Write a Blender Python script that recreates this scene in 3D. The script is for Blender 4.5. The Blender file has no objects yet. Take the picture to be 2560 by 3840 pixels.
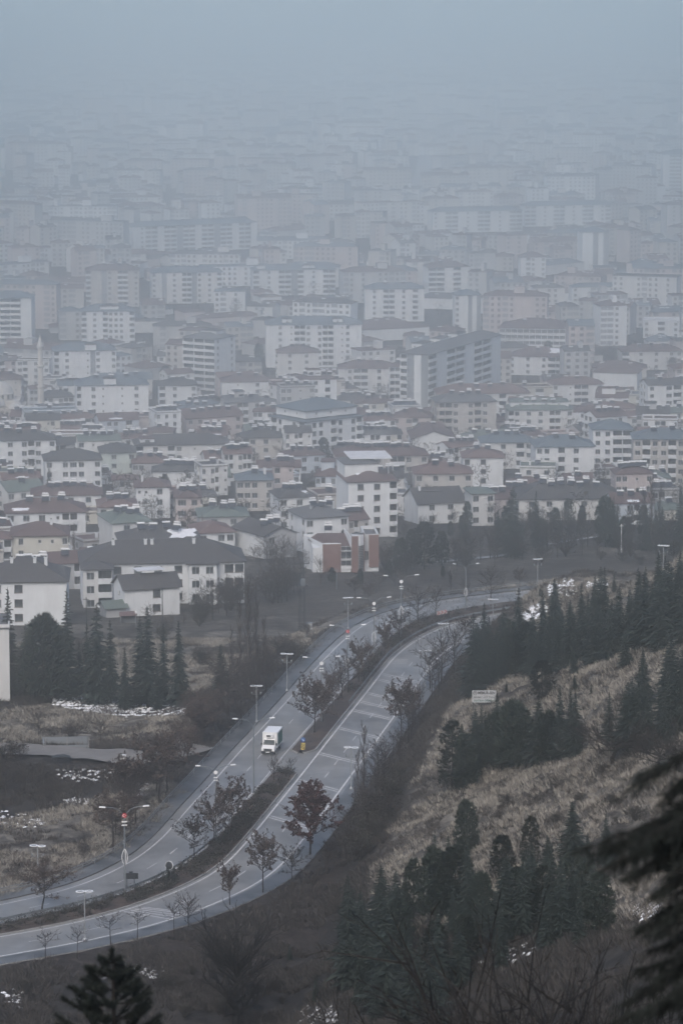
import bpy, bmesh, math, random
import numpy as np
from mathutils import Vector, Matrix, Euler
R = math.radians
scene = bpy.context.scene
col = scene.collection

# ------------------------------------------------------------------ camera
F = 12700.0                 # focal length in photograph pixels (2560 x 3840)
PITCH = R(9.70)
CAMZ = 118.0                # metres above the road
cam_data = bpy.data.cameras.new('camera')
cam = bpy.data.objects.new('camera', cam_data)
col.objects.link(cam)
cam.location = (0, 0, CAMZ)
cam.rotation_euler = (R(90) - PITCH, 0, 0)
cam_data.sensor_fit = 'VERTICAL'
cam_data.sensor_height = 36.0
cam_data.lens = F / 3840.0 * 36.0
cam_data.clip_start = 0.5
cam_data.clip_end = 60000
cam_data.dof.use_dof = True
cam_data.dof.focus_distance = 560
cam_data.dof.aperture_fstop = 2.8
scene.camera = cam

HAZE_D, HAZE_G = 0.00085, 0.955
# ------------------------------------------------------------------ sky, sun, exposure
SUN_EL, SUN_AZ = R(42), R(195)
world = bpy.data.worlds.new('World')
scene.world = world
world.use_nodes = True
wn, wl = world.node_tree.nodes, world.node_tree.links
wn.clear()
wo = wn.new('ShaderNodeOutputWorld'); wb = wn.new('ShaderNodeBackground'); ws = wn.new('ShaderNodeTexSky')
ws.sky_type = 'NISHITA'; ws.sun_disc = False
ws.sun_elevation = SUN_EL; ws.sun_rotation = SUN_AZ
ws.altitude = 1000; ws.air_density = 1.0; ws.dust_density = 8.0; ws.ozone_density = 0.6
wb.inputs['Strength'].default_value = 0.15
wl.new(ws.outputs[0], wb.inputs[0]); wl.new(wb.outputs[0], wo.inputs[0])
sd = bpy.data.lights.new('sun', 'SUN'); sun = bpy.data.objects.new('sun', sd); col.objects.link(sun)
sd.energy = 0.9; sd.angle = R(35); sd.color = (1.0, 0.992, 0.978)
sun.rotation_euler = (SUN_EL - R(90), 0, -SUN_AZ)
sun.location = (0, 0, 400)
vs = scene.view_settings
vs.view_transform = 'Standard'; vs.look = 'None'; vs.gamma = 1.0; vs.exposure = 0.66
vs.use_curve_mapping = False
scene.cycles.max_bounces = 36; scene.cycles.diffuse_bounces = 2; scene.cycles.glossy_bounces = 2
scene.cycles.transmission_bounces = 2; scene.cycles.volume_bounces = 36
scene.cycles.transparent_max_bounces = 8
scene.cycles.sample_clamp_direct = 2.0; scene.cycles.sample_clamp_indirect = 1.2
scene.cycles.use_denoising = True

# ------------------------------------------------------------------ pixel <-> place
CP, SP = math.cos(PITCH), math.sin(PITCH)
def ray(px, py):
    a = (px - 1280.0) / F; b = (1920.0 - py) / F
    return (a, CP + b * SP, -SP + b * CP)
def project(x, y, z):
    dz = z - CAMZ
    zc = y * CP - dz * SP
    yc = y * SP + dz * CP
    return 1280 + F * x / zc, 1920 - F * yc / zc, zc

# ------------------------------------------------------------------ value noise
def _hash(ix, iy, seed):
    n = (ix.astype(np.int64) * 374761393 + iy.astype(np.int64) * 668265263 + seed * 1442695041) & 0x7fffffff
    n = ((n ^ (n >> 13)) * 1274126177) & 0x7fffffff
    n = (n ^ (n >> 16)) & 0x7fffffff
    return n / float(0x7fffffff)
def vnoise(x, y, seed=0):
    x = np.asarray(x, float); y = np.asarray(y, float)
    ix = np.floor(x); iy = np.floor(y)
    fx = x - ix; fy = y - iy
    fx = fx * fx * (3 - 2 * fx); fy = fy * fy * (3 - 2 * fy)
    a = _hash(ix, iy, seed); b = _hash(ix + 1, iy, seed); c = _hash(ix, iy + 1, seed); d = _hash(ix + 1, iy + 1, seed)
    return (a * (1 - fx) + b * fx) * (1 - fy) + (c * (1 - fx) + d * fx) * fy
def fbm(x, y, scale, octv=3, seed=0):
    s = 0; amp = 0.5; f = 1.0 / scale
    for o in range(octv):
        s = s + amp * vnoise(np.asarray(x) * f, np.asarray(y) * f, seed + o * 17); f *= 2.03; amp *= 0.5
    return s / (1 - 0.5 ** octv)
def sstep(a, b, x):
    t = np.clip((np.asarray(x, float) - a) / (b - a), 0, 1)
    return t * t * (3 - 2 * t)

# ------------------------------------------------------------------ road lines traced on the road plane
def on_plane(px, py, z=0.0):
    d = ray(px, py); t = (z - CAMZ) / d[2]
    return np.array((d[0] * t, d[1] * t))
def spline(pts, step=2.0):
    P = np.array(pts, float)
    P = np.vstack([2 * P[0] - P[1], P, 2 * P[-1] - P[-2]])
    out = []
    for i in range(1, len(P) - 2):
        p0, p1, p2, p3 = P[i - 1], P[i], P[i + 1], P[i + 2]
        n = 12
        for k in range(n):
            t = k / n
            out.append(0.5 * ((2 * p1) + (-p0 + p2) * t + (2 * p0 - 5 * p1 + 4 * p2 - p3) * t * t + (-p0 + 3 * p1 - 3 * p2 + p3) * t ** 3))
    out.append(P[-2])
    return np.array(out)
def resample(P, n):
    s = np.concatenate([[0], np.cumsum(np.linalg.norm(np.diff(P, axis=0), axis=1))])
    t = np.linspace(0, s[-1], n)
    return np.stack([np.interp(t, s, P[:, 0]), np.interp(t, s, P[:, 1])], 1)
def smooth(P, it=3):
    P = P.copy()
    for _ in range(it):
        P[1:-1] = 0.25 * P[:-2] + 0.5 * P[1:-1] + 0.25 * P[2:]
    return P
def extend(P, a=40.0, b=60.0):
    d0 = P[0] - P[4]; d0 = d0 / np.linalg.norm(d0)
    d1 = P[-1] - P[-5]; d1 = d1 / np.linalg.norm(d1)
    return np.vstack([P[0] + d0 * a, P, P[-1] + d1 * b])
# centre lines of the two carriageways, from the traced white edge lines
RL = [(0, 3513), (163, 3487), (326, 3450), (490, 3409), (718, 3320), (841, 3246), (959, 3117), (1022, 3039), (1108, 2933), (1189, 2830),
      (1266, 2732), (1378, 2591), (1476, 2467), (1539, 2416), (1608, 2375), (1677, 2347), (1763, 2325), (1860, 2306), (1950, 2292)]
LL = [(0, 3393), (163, 3360), (269, 3332), (367, 3295), (490, 3234), (604, 3148), (718, 3019), (804, 2927), (900, 2818), (1022, 2688),
      (1105, 2597), (1171, 2522), (1262, 2425), (1350, 2352), (1440, 2306), (1550, 2275), (1660, 2257), (1746, 2243), (1861, 2229), (1958, 2220)]
def line_of(pxs):
    P = spline([on_plane(*p) for p in pxs])
    P = smooth(resample(P, 140), 12)
    P = extend(P, 45, 70)
    n = int(np.sum(np.linalg.norm(np.diff(P, axis=0), axis=1)) / 2.0)
    return resample(P, n)
def offset(P, d):                     # d > 0 : to the right when walking from the bottom left of the photo to the far bend
    T = np.gradient(P, axis=0); T /= np.linalg.norm(T, axis=1)[:, None]
    return P + np.stack([T[:, 1], -T[:, 0]], 1) * d
R_IN = line_of(RL)                    # right carriageway, line on the median side
L_OUT = line_of(LL)                   # left carriageway, line on the pavement side
RC = offset(R_IN, 3.5); LC = offset(L_OUT, 3.5)
def dist_line(x, y, P):
    x = np.asarray(x, float); y = np.asarray(y, float)
    sh = x.shape; x = x.ravel(); y = y.ravel()
    best = np.full(x.shape, 1e9); side = np.zeros(x.shape)
    Q = P[::2]
    for a, b in zip(Q[:-1], Q[1:]):
        d = b - a; L2 = d @ d
        t = np.clip(((x - a[0]) * d[0] + (y - a[1]) * d[1]) / L2, 0, 1)
        dx = x - a[0] - t * d[0]; dy = y - a[1] - t * d[1]
        q = dx * dx + dy * dy
        m = q < best
        best[m] = q[m]; side[m] = (d[1] * dx - d[0] * dy)[m]
    return (np.sqrt(best) * np.sign(side)).reshape(sh)

# ------------------------------------------------------------------ terrain
TOE = np.array([(-60, -100), (-50, 0), (-20, 250), (-5.2, 366), (-1.6, 405), (3.5, 441), (8.2, 476), (14.8, 522), (21.5, 557), (30, 600)], float)
BASE_Y = [-1000, 470, 540, 600, 675, 760, 914, 1200, 1460, 1700, 40000]
BASE_Z = [0, 0, -5, -12, -20, -28, -42, -66, -86, -90, -90]
def hill_part(x, y):
    u = (x - np.interp(y, TOE[:, 1], TOE[:, 0])) * 0.985
    hu = np.where(u < 0, 0, np.where(u < 5, 0.85 * u, 4.25 + 0.60 * (np.minimum(u, 60) - 5) + 0.25 * np.maximum(u - 60, 0)))
    v = 598 + 0.10 * (x - 30) - y
    hv = np.maximum(v, 0) * 0.46
    k = 3.0
    h = np.minimum(hu, hv) - np.maximum(k - np.abs(hu - hv), 0) ** 2 / (4 * k)
    return np.maximum(h, 0), u
def H(x, y, detail=True):
    x = np.asarray(x, float); y = np.asarray(y, float)
    base = np.interp(y, BASE_Y, BASE_Z)
    near = y < 720
    dl = np.full(x.shape, 99.0); dr = np.full(x.shape, 99.0)
    if near.any():
        m = near & (np.abs(x) < 160)
        if m.any():
            dl[m] = dist_line(x[m], y[m], LC); dr[m] = dist_line(x[m], y[m], RC)
    d = np.minimum(np.abs(dl), np.abs(dr))
    corr = 1 - sstep(9, 30, d)
    z = base * (1 - corr)
    # hollow on the left
    ex = (x + 40) / 34.0; ey = (y - 463 - 0.10 * (x + 40)) / 13.0
    z = z - 4.2 * np.exp(-(ex ** 2 + ey ** 2) ** 1.5) * (1 - corr)
    if detail:
        z = z + (fbm(x, y, 26, 3, 5) - 0.5) * 2.2 * sstep(9, 24, d) * (y < 660)
        z = z + (fbm(x, y, 4, 2, 9) - 0.5) * 0.5 * sstep(8, 12, d) * (y < 660)
    h, u = hill_part(x, y)
    if detail:
        hm = sstep(1, 8, h)
        h = h + hm * ((fbm(x, y, 22, 3, 31) - 0.5) * 5.0 + (fbm(x, y, 3.2, 3, 41) - 0.5) * 1.1)
        per = 1.9
        ph = h / per
        fr = ph - np.floor(ph)
        h = h + hm * per * 0.45 * (sstep(0.25, 0.85, fr) - fr)
    z = z + h
    nr = 116 - 0.45 * y + 0.02 * x
    k = 6.0
    z = np.maximum(z, nr) + np.maximum(k - np.abs(z - nr), 0) ** 2 / (4 * k)
    # bed under the carriageways, median and pavements
    inside = np.minimum(np.abs(dl), np.abs(dr))
    between = (dl > 0) & (dr < 0) & (np.abs(dl) < 40)
    z = np.where(between | (inside < 6.2), np.minimum(z, -0.35), z)
    return z
def H1(x, y):
    return float(H(np.array([x]), np.array([y]))[0])
_T = np.geomspace(12, 14000, 1500)
def hit(px, py, off=0.0):
    d = ray(px, py)
    def g(t):
        return CAMZ + d[2] * t - H(d[0] * t, d[1] * t) - off
    t = _T if off == 0 else _T[_T > 250]
    v = g(t)
    i = np.argmax(v < 0)
    if not (v < 0).any(): i = len(t) - 1
    lo, hi = t[max(i - 1, 0)], t[i]
    for _ in range(3):
        tt = np.linspace(lo, hi, 12); w = g(tt); j = np.argmax(w < 0)
        if not (w < 0).any(): break
        lo, hi = tt[max(j - 1, 0)], tt[j]
    t = 0.5 * (lo + hi)
    x, y = d[0] * t, d[1] * t
    return x, y, H1(x, y)
def scale_at(x, y, z):                # photograph pixels per metre
    return F / (y * CP - (z - CAMZ) * SP)
# ------------------------------------------------------------------ mesh tools
class MB:
    def __init__(self): self.v = []; self.f = []; self.m = []
    def add(self, vs, fs, mi=0):
        o = len(self.v); self.v.extend(vs)
        for f in fs: self.f.append(tuple(i + o for i in f)); self.m.append(mi)
    def quad(self, a, b, c, d, mi=0): self.add([a, b, c, d], [(0, 1, 2, 3)], mi)
    def tri(self, a, b, c, mi=0): self.add([a, b, c], [(0, 1, 2)], mi)
    def box(self, x0, x1, y0, y1, z0, z1, mi=0):
        self.add([(x0, y0, z0), (x1, y0, z0), (x1, y1, z0), (x0, y1, z0), (x0, y0, z1), (x1, y0, z1), (x1, y1, z1), (x0, y1, z1)],
                 [(0, 3, 2, 1), (4, 5, 6, 7), (0, 1, 5, 4), (1, 2, 6, 5), (2, 3, 7, 6), (3, 0, 4, 7)], mi)
    def tube(self, p0, p1, r0, r1, n=4, mi=0, cap=False):
        p0 = Vector(p0); p1 = Vector(p1); d = p1 - p0
        if d.length < 1e-6: return
        d.normalize()
        a = d.orthogonal().normalized(); b = d.cross(a)
        vs = []
        for p, r in ((p0, r0), (p1, r1)):
            for k in range(n):
                t = 2 * math.pi * k / n
                vs.append(tuple(p + a * (r * math.cos(t)) + b * (r * math.sin(t))))
        fs = [(k, (k + 1) % n, n + (k + 1) % n, n + k) for k in range(n)]
        if cap: fs += [tuple(range(n - 1, -1, -1)), tuple(range(n, 2 * n))]
        self.add(vs, fs, mi)
    def path(self, pts, r, n=6, mi=0):
        for a, b in zip(pts[:-1], pts[1:]): self.tube(a, b, r, r, n, mi, True)
    def ring(self, c, rx, ry, w, h, n=20, mi=0, axis='z'):
        vs = []; fs = []
        for k in range(n):
            t = 2 * math.pi * k / n; ct, st = math.cos(t), math.sin(t)
            for (dr, dz) in ((-w, -h), (w, -h), (w, h), (-w, h)):
                p = ((rx + dr) * ct, (ry + dr) * st, dz)
                if axis == 'y': p = (p[0], p[2], p[1])
                vs.append((c[0] + p[0], c[1] + p[1], c[2] + p[2]))
        for k in range(n):
            a = k * 4; b = ((k + 1) % n) * 4
            for j in range(4): fs.append((a + j, a + (j + 1) % 4, b + (j + 1) % 4, b + j))
        self.add(vs, fs, mi)
    def disc(self, c, r, h, n=20, mi=0, axis='z'):
        vs = []
        for dz in (-h, h):
            for k in range(n):
                t = 2 * math.pi * k / n
                p = (r * math.cos(t), r * math.sin(t), dz)
                if axis == 'y': p = (p[0], p[2], p[1])
                vs.append((c[0] + p[0], c[1] + p[1], c[2] + p[2]))
        fs = [(k, (k + 1) % n, n + (k + 1) % n, n + k) for k in range(n)] + [tuple(range(n - 1, -1, -1)), tuple(range(n, 2 * n))]
        self.add(vs, fs, mi)
    def lathe(self, prof, n=16, mi=0, c=(0, 0, 0)):
        vs = []; fs = []
        for (r, z) in prof:
            for k in range(n):
                t = 2 * math.pi * k / n; vs.append((c[0] + r * math.cos(t), c[1] + r * math.sin(t), c[2] + z))
        for i in range(len(prof) - 1):
            for k in range(n):
                a = i * n + k; b = i * n + (k + 1) % n
                fs.append((a, b, b + n, a + n))
        self.add(vs, fs, mi)
    def mesh(self, name, mats, sm=False):
        me = bpy.data.meshes.new(name)
        me.from_pydata(self.v, [], self.f)
        for m in mats: me.materials.append(m)
        if len(mats) > 1: me.polygons.foreach_set('material_index', self.m)
        if sm: me.polygons.foreach_set('use_smooth', [True] * len(self.f))
        me.update()
        return me
    def build(self, name, mats, parent=None, sm=False):
        if not isinstance(mats, (list, tuple)): mats = [mats]
        return link(name, self.mesh(name, mats, sm), parent)
def link(name, data, parent=None, loc=None, rotz=None, scale=None):
    o = bpy.data.objects.new(name, data); col.objects.link(o)
    if parent is not None: o.parent = parent
    if loc is not None: o.location = loc
    if rotz is not None: o.rotation_euler = (0, 0, rotz)
    if scale is not None: o.scale = scale if hasattr(scale, '__len__') else (scale,) * 3
    return o
def thing(name, label, cat, loc, rotz=0.0, group=None, scale=None):
    o = link(name, None, None, loc, rotz, scale); o.empty_display_size = 0.3
    return tag(o, label, cat, group)
def tag(o, label, cat, group=None):
    if label: o['label'] = label
    o['category'] = cat
    if group: o['group'] = group
    return o
def kind(o, k, label=None):
    o['kind'] = k
    if label: o['label'] = label
    return o
NUM = ['zero', 'first', 'second', 'third', 'fourth', 'fifth', 'sixth', 'seventh', 'eighth', 'ninth', 'tenth', 'eleventh', 'twelfth', 'thirteenth',
       'fourteenth', 'fifteenth', 'sixteenth', 'seventeenth', 'eighteenth', 'nineteenth', 'twentieth']
def ordinal(i):
    if i <= 20: return NUM[i]
    t = {2: 'twenty', 3: 'thirty', 4: 'forty', 5: 'fifty', 6: 'sixty', 7: 'seventy', 8: 'eighty', 9: 'ninety'}[i // 10]
    return t + ('-' + NUM[i % 10] if i % 10 else 'th')
USED = {}
def uniq(label):
    USED[label] = USED.get(label, 0) + 1
    return label

# ------------------------------------------------------------------ materials
def mat(name, a, b=None, scale=1.0, rough=0.85, bump=0.0, bscale=None, detail=4, spec=0.3, contrast=(0.35, 0.65), stretch=None, metal=0.0, coord='Object'):
    m = bpy.data.materials.new(name); m.use_nodes = True
    nt = m.node_tree; n = nt.nodes; l = nt.links
    bs = n['Principled BSDF']
    bs.inputs['Roughness'].default_value = rough; bs.inputs['Specular IOR Level'].default_value = spec; bs.inputs['Metallic'].default_value = metal
    if b is None and not bump:
        bs.inputs['Base Color'].default_value = (*a, 1); return m
    tc = n.new('ShaderNodeTexCoord'); vec = tc.outputs[coord]
    if stretch:
        mp = n.new('ShaderNodeMapping'); mp.inputs['Scale'].default_value = stretch; l.new(vec, mp.inputs[0]); vec = mp.outputs[0]
    if b is not None:
        t = n.new('ShaderNodeTexNoise'); t.inputs['Scale'].default_value = scale; t.inputs['Detail'].default_value = detail; t.inputs['Roughness'].default_value = 0.65
        l.new(vec, t.inputs['Vector'])
        r = n.new('ShaderNodeValToRGB'); r.color_ramp.elements[0].position = contrast[0]; r.color_ramp.elements[1].position = contrast[1]
        r.color_ramp.elements[0].color = (*a, 1); r.color_ramp.elements[1].color = (*b, 1)
        l.new(t.outputs['Fac'], r.inputs[0]); l.new(r.outputs[0], bs.inputs['Base Color'])
    else: bs.inputs['Base Color'].default_value = (*a, 1)
    if bump:
        t2 = n.new('ShaderNodeTexNoise'); t2.inputs['Scale'].default_value = bscale or scale * 4; t2.inputs['Detail'].default_value = 3
        l.new(vec, t2.inputs['Vector'])
        bp = n.new('ShaderNodeBump'); bp.inputs['Strength'].default_value = bump; bp.inputs['Distance'].default_value = 0.1
        l.new(t2.outputs['Fac'], bp.inputs['Height']); l.new(bp.outputs[0], bs.inputs['Normal'])
    return m
def roofmat(name, a, b):              # tile courses: dark joints between rows, mottled tiles
    m = mat(name, a, b, 1.3, 0.8, 0, detail=6, contrast=(0.3, 0.7))
    nt = m.node_tree; n = nt.nodes; l = nt.links; bs = n['Principled BSDF']
    tc = n.new('ShaderNodeTexCoord')
    w = n.new('ShaderNodeTexWave'); w.bands_direction = 'Z'; w.inputs['Scale'].default_value = 2.2; w.inputs['Distortion'].default_value = 0.6
    l.new(tc.outputs['Object'], w.inputs['Vector'])
    bp = n.new('ShaderNodeBump'); bp.inputs['Strength'].default_value = 0.6; bp.inputs['Distance'].default_value = 0.08
    l.new(w.outputs['Fac'], bp.inputs['Height']); l.new(bp.outputs[0], bs.inputs['Normal'])
    return m
M = {}
M['asphalt'] = mat('asphalt', (0.115, 0.118, 0.118), (0.245, 0.247, 0.243), 0.16, 0.6, 0.15, 3.0, 8, 0.5, (0.3, 0.7), coord='Object')
M['paint'] = mat('road_paint', (0.62, 0.62, 0.62), (0.36, 0.36, 0.37), 1.2, 0.6, contrast=(0.45, 0.75), detail=8)
_nt = M['asphalt'].node_tree; _t = _nt.nodes.new('ShaderNodeTexNoise'); _t.inputs['Scale'].default_value = 0.11; _t.inputs['Detail'].default_value = 7; _tc = _nt.nodes.new('ShaderNodeTexCoord')
_mp = _nt.nodes.new('ShaderNodeMapping'); _mp.inputs['Scale'].default_value = (1.6, 0.5, 1); _nt.links.new(_tc.outputs['Object'], _mp.inputs[0]); _nt.links.new(_mp.outputs[0], _t.inputs['Vector'])
_r = _nt.nodes.new('ShaderNodeMapRange'); _r.inputs['From Min'].default_value = 0.38; _r.inputs['From Max'].default_value = 0.62; _r.inputs['To Min'].default_value = 0.40; _r.inputs['To Max'].default_value = 0.62
_nt.links.new(_t.outputs['Fac'], _r.inputs['Value']); _nt.links.new(_r.outputs[0], _nt.nodes['Principled BSDF'].inputs['Roughness'])
M['pave'] = mat('paving', (0.13, 0.135, 0.14), (0.055, 0.06, 0.063), 0.25, 0.5, 0.3, 5.0, 8, 0.5, (0.42, 0.6))
M['kerb'] = mat('kerb_stone', (0.33, 0.33, 0.33), (0.2, 0.2, 0.2), 2.0, 0.8)
M['kerbdark'] = mat('kerb_dark', (0.06, 0.06, 0.065), (0.10, 0.10, 0.10), 1.0, 0.8)
M['soil'] = mat('soil', (0.03, 0.027, 0.026), (0.085, 0.066, 0.057), 0.8, 0.95, 0.8, 5.0, 8)
M['snow'] = mat('snow', (0.72, 0.74, 0.77), (0.85, 0.86, 0.88), 2.0, 0.7)
M['steel'] = mat('galvanised_steel', (0.30, 0.32, 0.34), (0.22, 0.24, 0.26), 3.0, 0.5, spec=0.5)
M['dark'] = mat('dark_paint', (0.025, 0.03, 0.034), None, 1, 0.6)
M['pole'] = mat('grey_paint', (0.16, 0.18, 0.20), None, 1, 0.5)
M['white'] = mat('white_paint', (0.78, 0.78, 0.78), None, 1, 0.45)
M['lampwhite'] = mat('lamp_diffuser', (0.82, 0.82, 0.82), None, 1, 0.3)
M['glass'] = mat('window_glass', (0.028, 0.036, 0.042), (0.07, 0.085, 0.095), 0.35, 0.12, spec=0.6, contrast=(0.45, 0.6))
M['frame'] = mat('window_frame', (0.55, 0.56, 0.57), None, 1, 0.5)
M['framedark'] = mat('window_frame_brown', (0.12, 0.10, 0.09), None, 1, 0.5)
def wall(name, c, dirt=0.72):
    M[name] = mat(name, c, tuple(k * dirt for k in c), 0.35, 0.9, 0.05, 6.0, 8, 0.2, (0.42, 0.8), stretch=(1, 1, 0.35))
wall('w_white', (0.655, 0.68, 0.695)); wall('w_cream', (0.53, 0.525, 0.475)); wall('w_beige', (0.43, 0.42, 0.405)); wall('w_pink', (0.44, 0.395, 0.39))
wall('w_grey', (0.40, 0.41, 0.42)); wall('w_green', (0.42, 0.47, 0.45)); wall('w_blue', (0.42, 0.47, 0.52)); wall('w_slate', (0.20, 0.22, 0.24))
wall('w_offwhite', (0.57, 0.58, 0.58)); wall('w_brown', (0.34, 0.26, 0.23))
M['r_red'] = roofmat('roof_red', (0.115, 0.078, 0.074), (0.16, 0.11, 0.105))
M['r_maroon'] = roofmat('roof_maroon', (0.088, 0.064, 0.063), (0.125, 0.088, 0.086))
M['r_dark'] = roofmat('roof_dark', (0.05, 0.05, 0.053), (0.08, 0.079, 0.082))
M['r_grey'] = roofmat('roof_grey', (0.085, 0.09, 0.10), (0.13, 0.135, 0.14))
M['r_green'] = roofmat('roof_green', (0.10, 0.13, 0.12), (0.14, 0.17, 0.155))
M['r_blue'] = roofmat('roof_blue', (0.085, 0.115, 0.14), (0.12, 0.15, 0.175))
M['r_pale'] = mat('roof_pale', (0.66, 0.67, 0.68), (0.5, 0.51, 0.52), 0.5, 0.6)
M['tank'] = mat('tank_white', (0.74, 0.75, 0.76), None, 1, 0.35)
M['collector'] = mat('collector_glass', (0.03, 0.035, 0.045), None, 1, 0.2, spec=0.6)
M['bark'] = mat('bark', (0.016, 0.014, 0.013), (0.034, 0.030, 0.028), 3.0, 0.95)
M['barkpale'] = mat('bark_pale', (0.10, 0.095, 0.09), (0.06, 0.055, 0.05), 3.0, 0.95)
M['twig'] = mat('twig', (0.026, 0.023, 0.022), (0.05, 0.042, 0.039), 2.0, 0.95)
M['spruce'] = mat('spruce_needles', (0.008, 0.013, 0.012), (0.034, 0.049, 0.042), 2.6, 0.8, contrast=(0.35, 0.7))
M['pine'] = mat('pine_needles', (0.009, 0.015, 0.012), (0.036, 0.052, 0.039), 2.8, 0.8, contrast=(0.35, 0.7))
M['leafbrown'] = mat('dry_leaves', (0.040, 0.032, 0.029), (0.085, 0.064, 0.055), 1.5, 0.9)
M['leafdark'] = mat('dark_red_leaves', (0.035, 0.018, 0.018), (0.075, 0.036, 0.032), 1.5, 0.9)
M['shrub'] = mat('shrub_leaves', (0.022, 0.025, 0.020), (0.05, 0.05, 0.038), 1.4, 0.9)
M['straw'] = mat('dry_grass', (0.15, 0.14, 0.125), (0.36, 0.335, 0.295), 0.9, 0.95, contrast=(0.35, 0.65))
M['barknear'] = mat('bark_silhouette', (0.008, 0.008, 0.008), (0.017, 0.016, 0.016), 3.0, 0.9)  # bark darkened below its real tone, so branches read as unlit silhouettes
M['needlenear'] = mat('needles_dark', (0.006, 0.009, 0.008), (0.017, 0.023, 0.019), 4.0, 0.8)
# ------------------------------------------------------------------ pixel regions of the ground cover
def inpoly(px, py, poly):
    px = np.asarray(px); py = np.asarray(py); c = np.zeros(px.shape, bool); n = len(poly); j = n - 1
    for i in range(n):
        xi, yi = poly[i]; xj, yj = poly[j]
        if yi != yj:
            t = ((yi > py) != (yj > py)) & (px < (xj - xi) * (py - yi) / (yj - yi) + xi)
            c ^= t
        j = i
    return c
STRAW = [[(-600, 2690), (120, 2650), (330, 2600), (700, 2640), (760, 2760), (520, 2800), (0, 2790), (-600, 2800)],
         [(-600, 3160), (0, 3090), (230, 3020), (420, 2980), (640, 2930), (700, 2990), (600, 3090), (470, 3200), (300, 3290), (0, 3380), (-600, 3450)],
         [(430, 2390), (760, 2340), (900, 2270), (900, 2560), (760, 2600), (640, 2610), (560, 2560), (430, 2640), (420, 2500)],
         [(930, 2270), (1060, 2230), (1330, 2290), (1280, 2400), (1160, 2440), (1080, 2500), (980, 2420)]]
LEAFY = [[(1240, 3260), (1330, 3050), (1470, 2830), (1620, 2560), (1760, 2440), (1830, 2480), (1700, 2620), (1560, 2800), (1400, 3150), (1290, 3500), (900, 3640), (0, 3700), (-400, 3700), (-400, 3620), (0, 3620), (700, 3500)]]
DARKP = [[(-500, 2890), (200, 2870), (420, 2900), (560, 2930), (330, 3010), (150, 3060), (-500, 3180)],
         [(760, 2340), (900, 2250), (1290, 2230), (1330, 2290), (1060, 2300), (900, 2330), (640, 2420)]]
xs = np.concatenate([-np.geomspace(5000, 118, 26), np.arange(-112, 112.1, 1.4), np.geomspace(118, 5000, 26)])
ys = np.concatenate([[-400, -200, -100, -50], np.arange(-20, 330, 7), np.arange(330, 650, 1.4), np.arange(652, 1000, 8), np.arange(1010, 1800, 25), np.geomspace(1850, 18000, 40)])
GX, GY = np.meshgrid(xs, ys)
GZ = H(GX, GY)
gp, gq, gzc = project(GX, GY, GZ)
nv = GX.size
straw = np.zeros(GX.shape); dark = np.zeros(GX.shape); leaf = np.zeros(GX.shape)
vis = (GY > 200) & (GY < 660)
for P in STRAW: straw[vis & inpoly(gp, gq, P)] = 1
for P in DARKP: dark[vis & inpoly(gp, gq, P)] = 1
for P in LEAFY: leaf[vis & inpoly(gp, gq, P)] = 1
hh, uu = hill_part(GX, GY)
hm = sstep(3.5, 6.0, hh) * (GY > 300)
straw = np.maximum(straw, hm * (0.92 - 0.75 * sstep(3330, 3560, gq)))
emb = (uu > 0.4) & (uu < 5.2) & (GY > 340) & (hh > 0.3) & (GY < 560)
dark[emb] = 0.55; straw[emb] = 0; leaf[emb] = 0
belt_n = fbm(GX, GY, 18, 3, 61)
straw = np.maximum(straw, np.where((GY > 575) & (GY < 900) & (hh < 1) & (dark < 0.3), 0.30 + 0.5 * sstep(0.4, 0.65, belt_n), 0))
def blur(A, n=1):
    for _ in range(n):
        B = A.copy(); B[1:-1, 1:-1] = (A[1:-1, 1:-1] * 2 + A[:-2, 1:-1] + A[2:, 1:-1] + A[1:-1, :-2] + A[1:-1, 2:]) / 6; A = B
    return A
straw, dark, leaf = blur(straw, 2), blur(dark, 2), blur(leaf, 2)
ny, nx = GX.shape
H_exact = H
def H(x, y, detail=True):               # height of the ground sheet itself
    x = np.asarray(x, float); y = np.asarray(y, float)
    i = np.clip(np.searchsorted(ys, y) - 1, 0, ny - 2); j = np.clip(np.searchsorted(xs, x) - 1, 0, nx - 2)
    fy = np.clip((y - ys[i]) / (ys[i + 1] - ys[i]), 0, 1); fx = np.clip((x - xs[j]) / (xs[j + 1] - xs[j]), 0, 1)
    return (GZ[i, j] * (1 - fx) + GZ[i, j + 1] * fx) * (1 - fy) + (GZ[i + 1, j] * (1 - fx) + GZ[i + 1, j + 1] * fx) * fy
idx = np.arange(nv).reshape(ny, nx)
faces = np.stack([idx[:-1, :-1].ravel(), idx[:-1, 1:].ravel(), idx[1:, 1:].ravel(), idx[1:, :-1].ravel()], 1)
me = bpy.data.meshes.new('ground')
me.vertices.add(nv); me.vertices.foreach_set('co', np.stack([GX, GY, GZ], -1).ravel())
me.loops.add(faces.size); me.loops.foreach_set('vertex_index', faces.ravel())
me.polygons.add(len(faces)); me.polygons.foreach_set('loop_start', np.arange(len(faces)) * 4); me.polygons.foreach_set('loop_total', np.full(len(faces), 4))
me.polygons.foreach_set('use_smooth', np.ones(len(faces), bool))
me.update()
for nm, A in (('straw', straw), ('dark', dark), ('leaf', leaf)):
    at = me.attributes.new(nm, 'FLOAT', 'POINT'); at.data.foreach_set('value', A.ravel().astype(np.float32))
gm = bpy.data.materials.new('ground_cover'); gm.use_nodes = True
nt = gm.node_tree; n = nt.nodes; l = nt.links; bs = n['Principled BSDF']; bs.inputs['Roughness'].default_value = 0.95; bs.inputs['Specular IOR Level'].default_value = 0.15
tc = n.new('ShaderNodeTexCoord')
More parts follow.
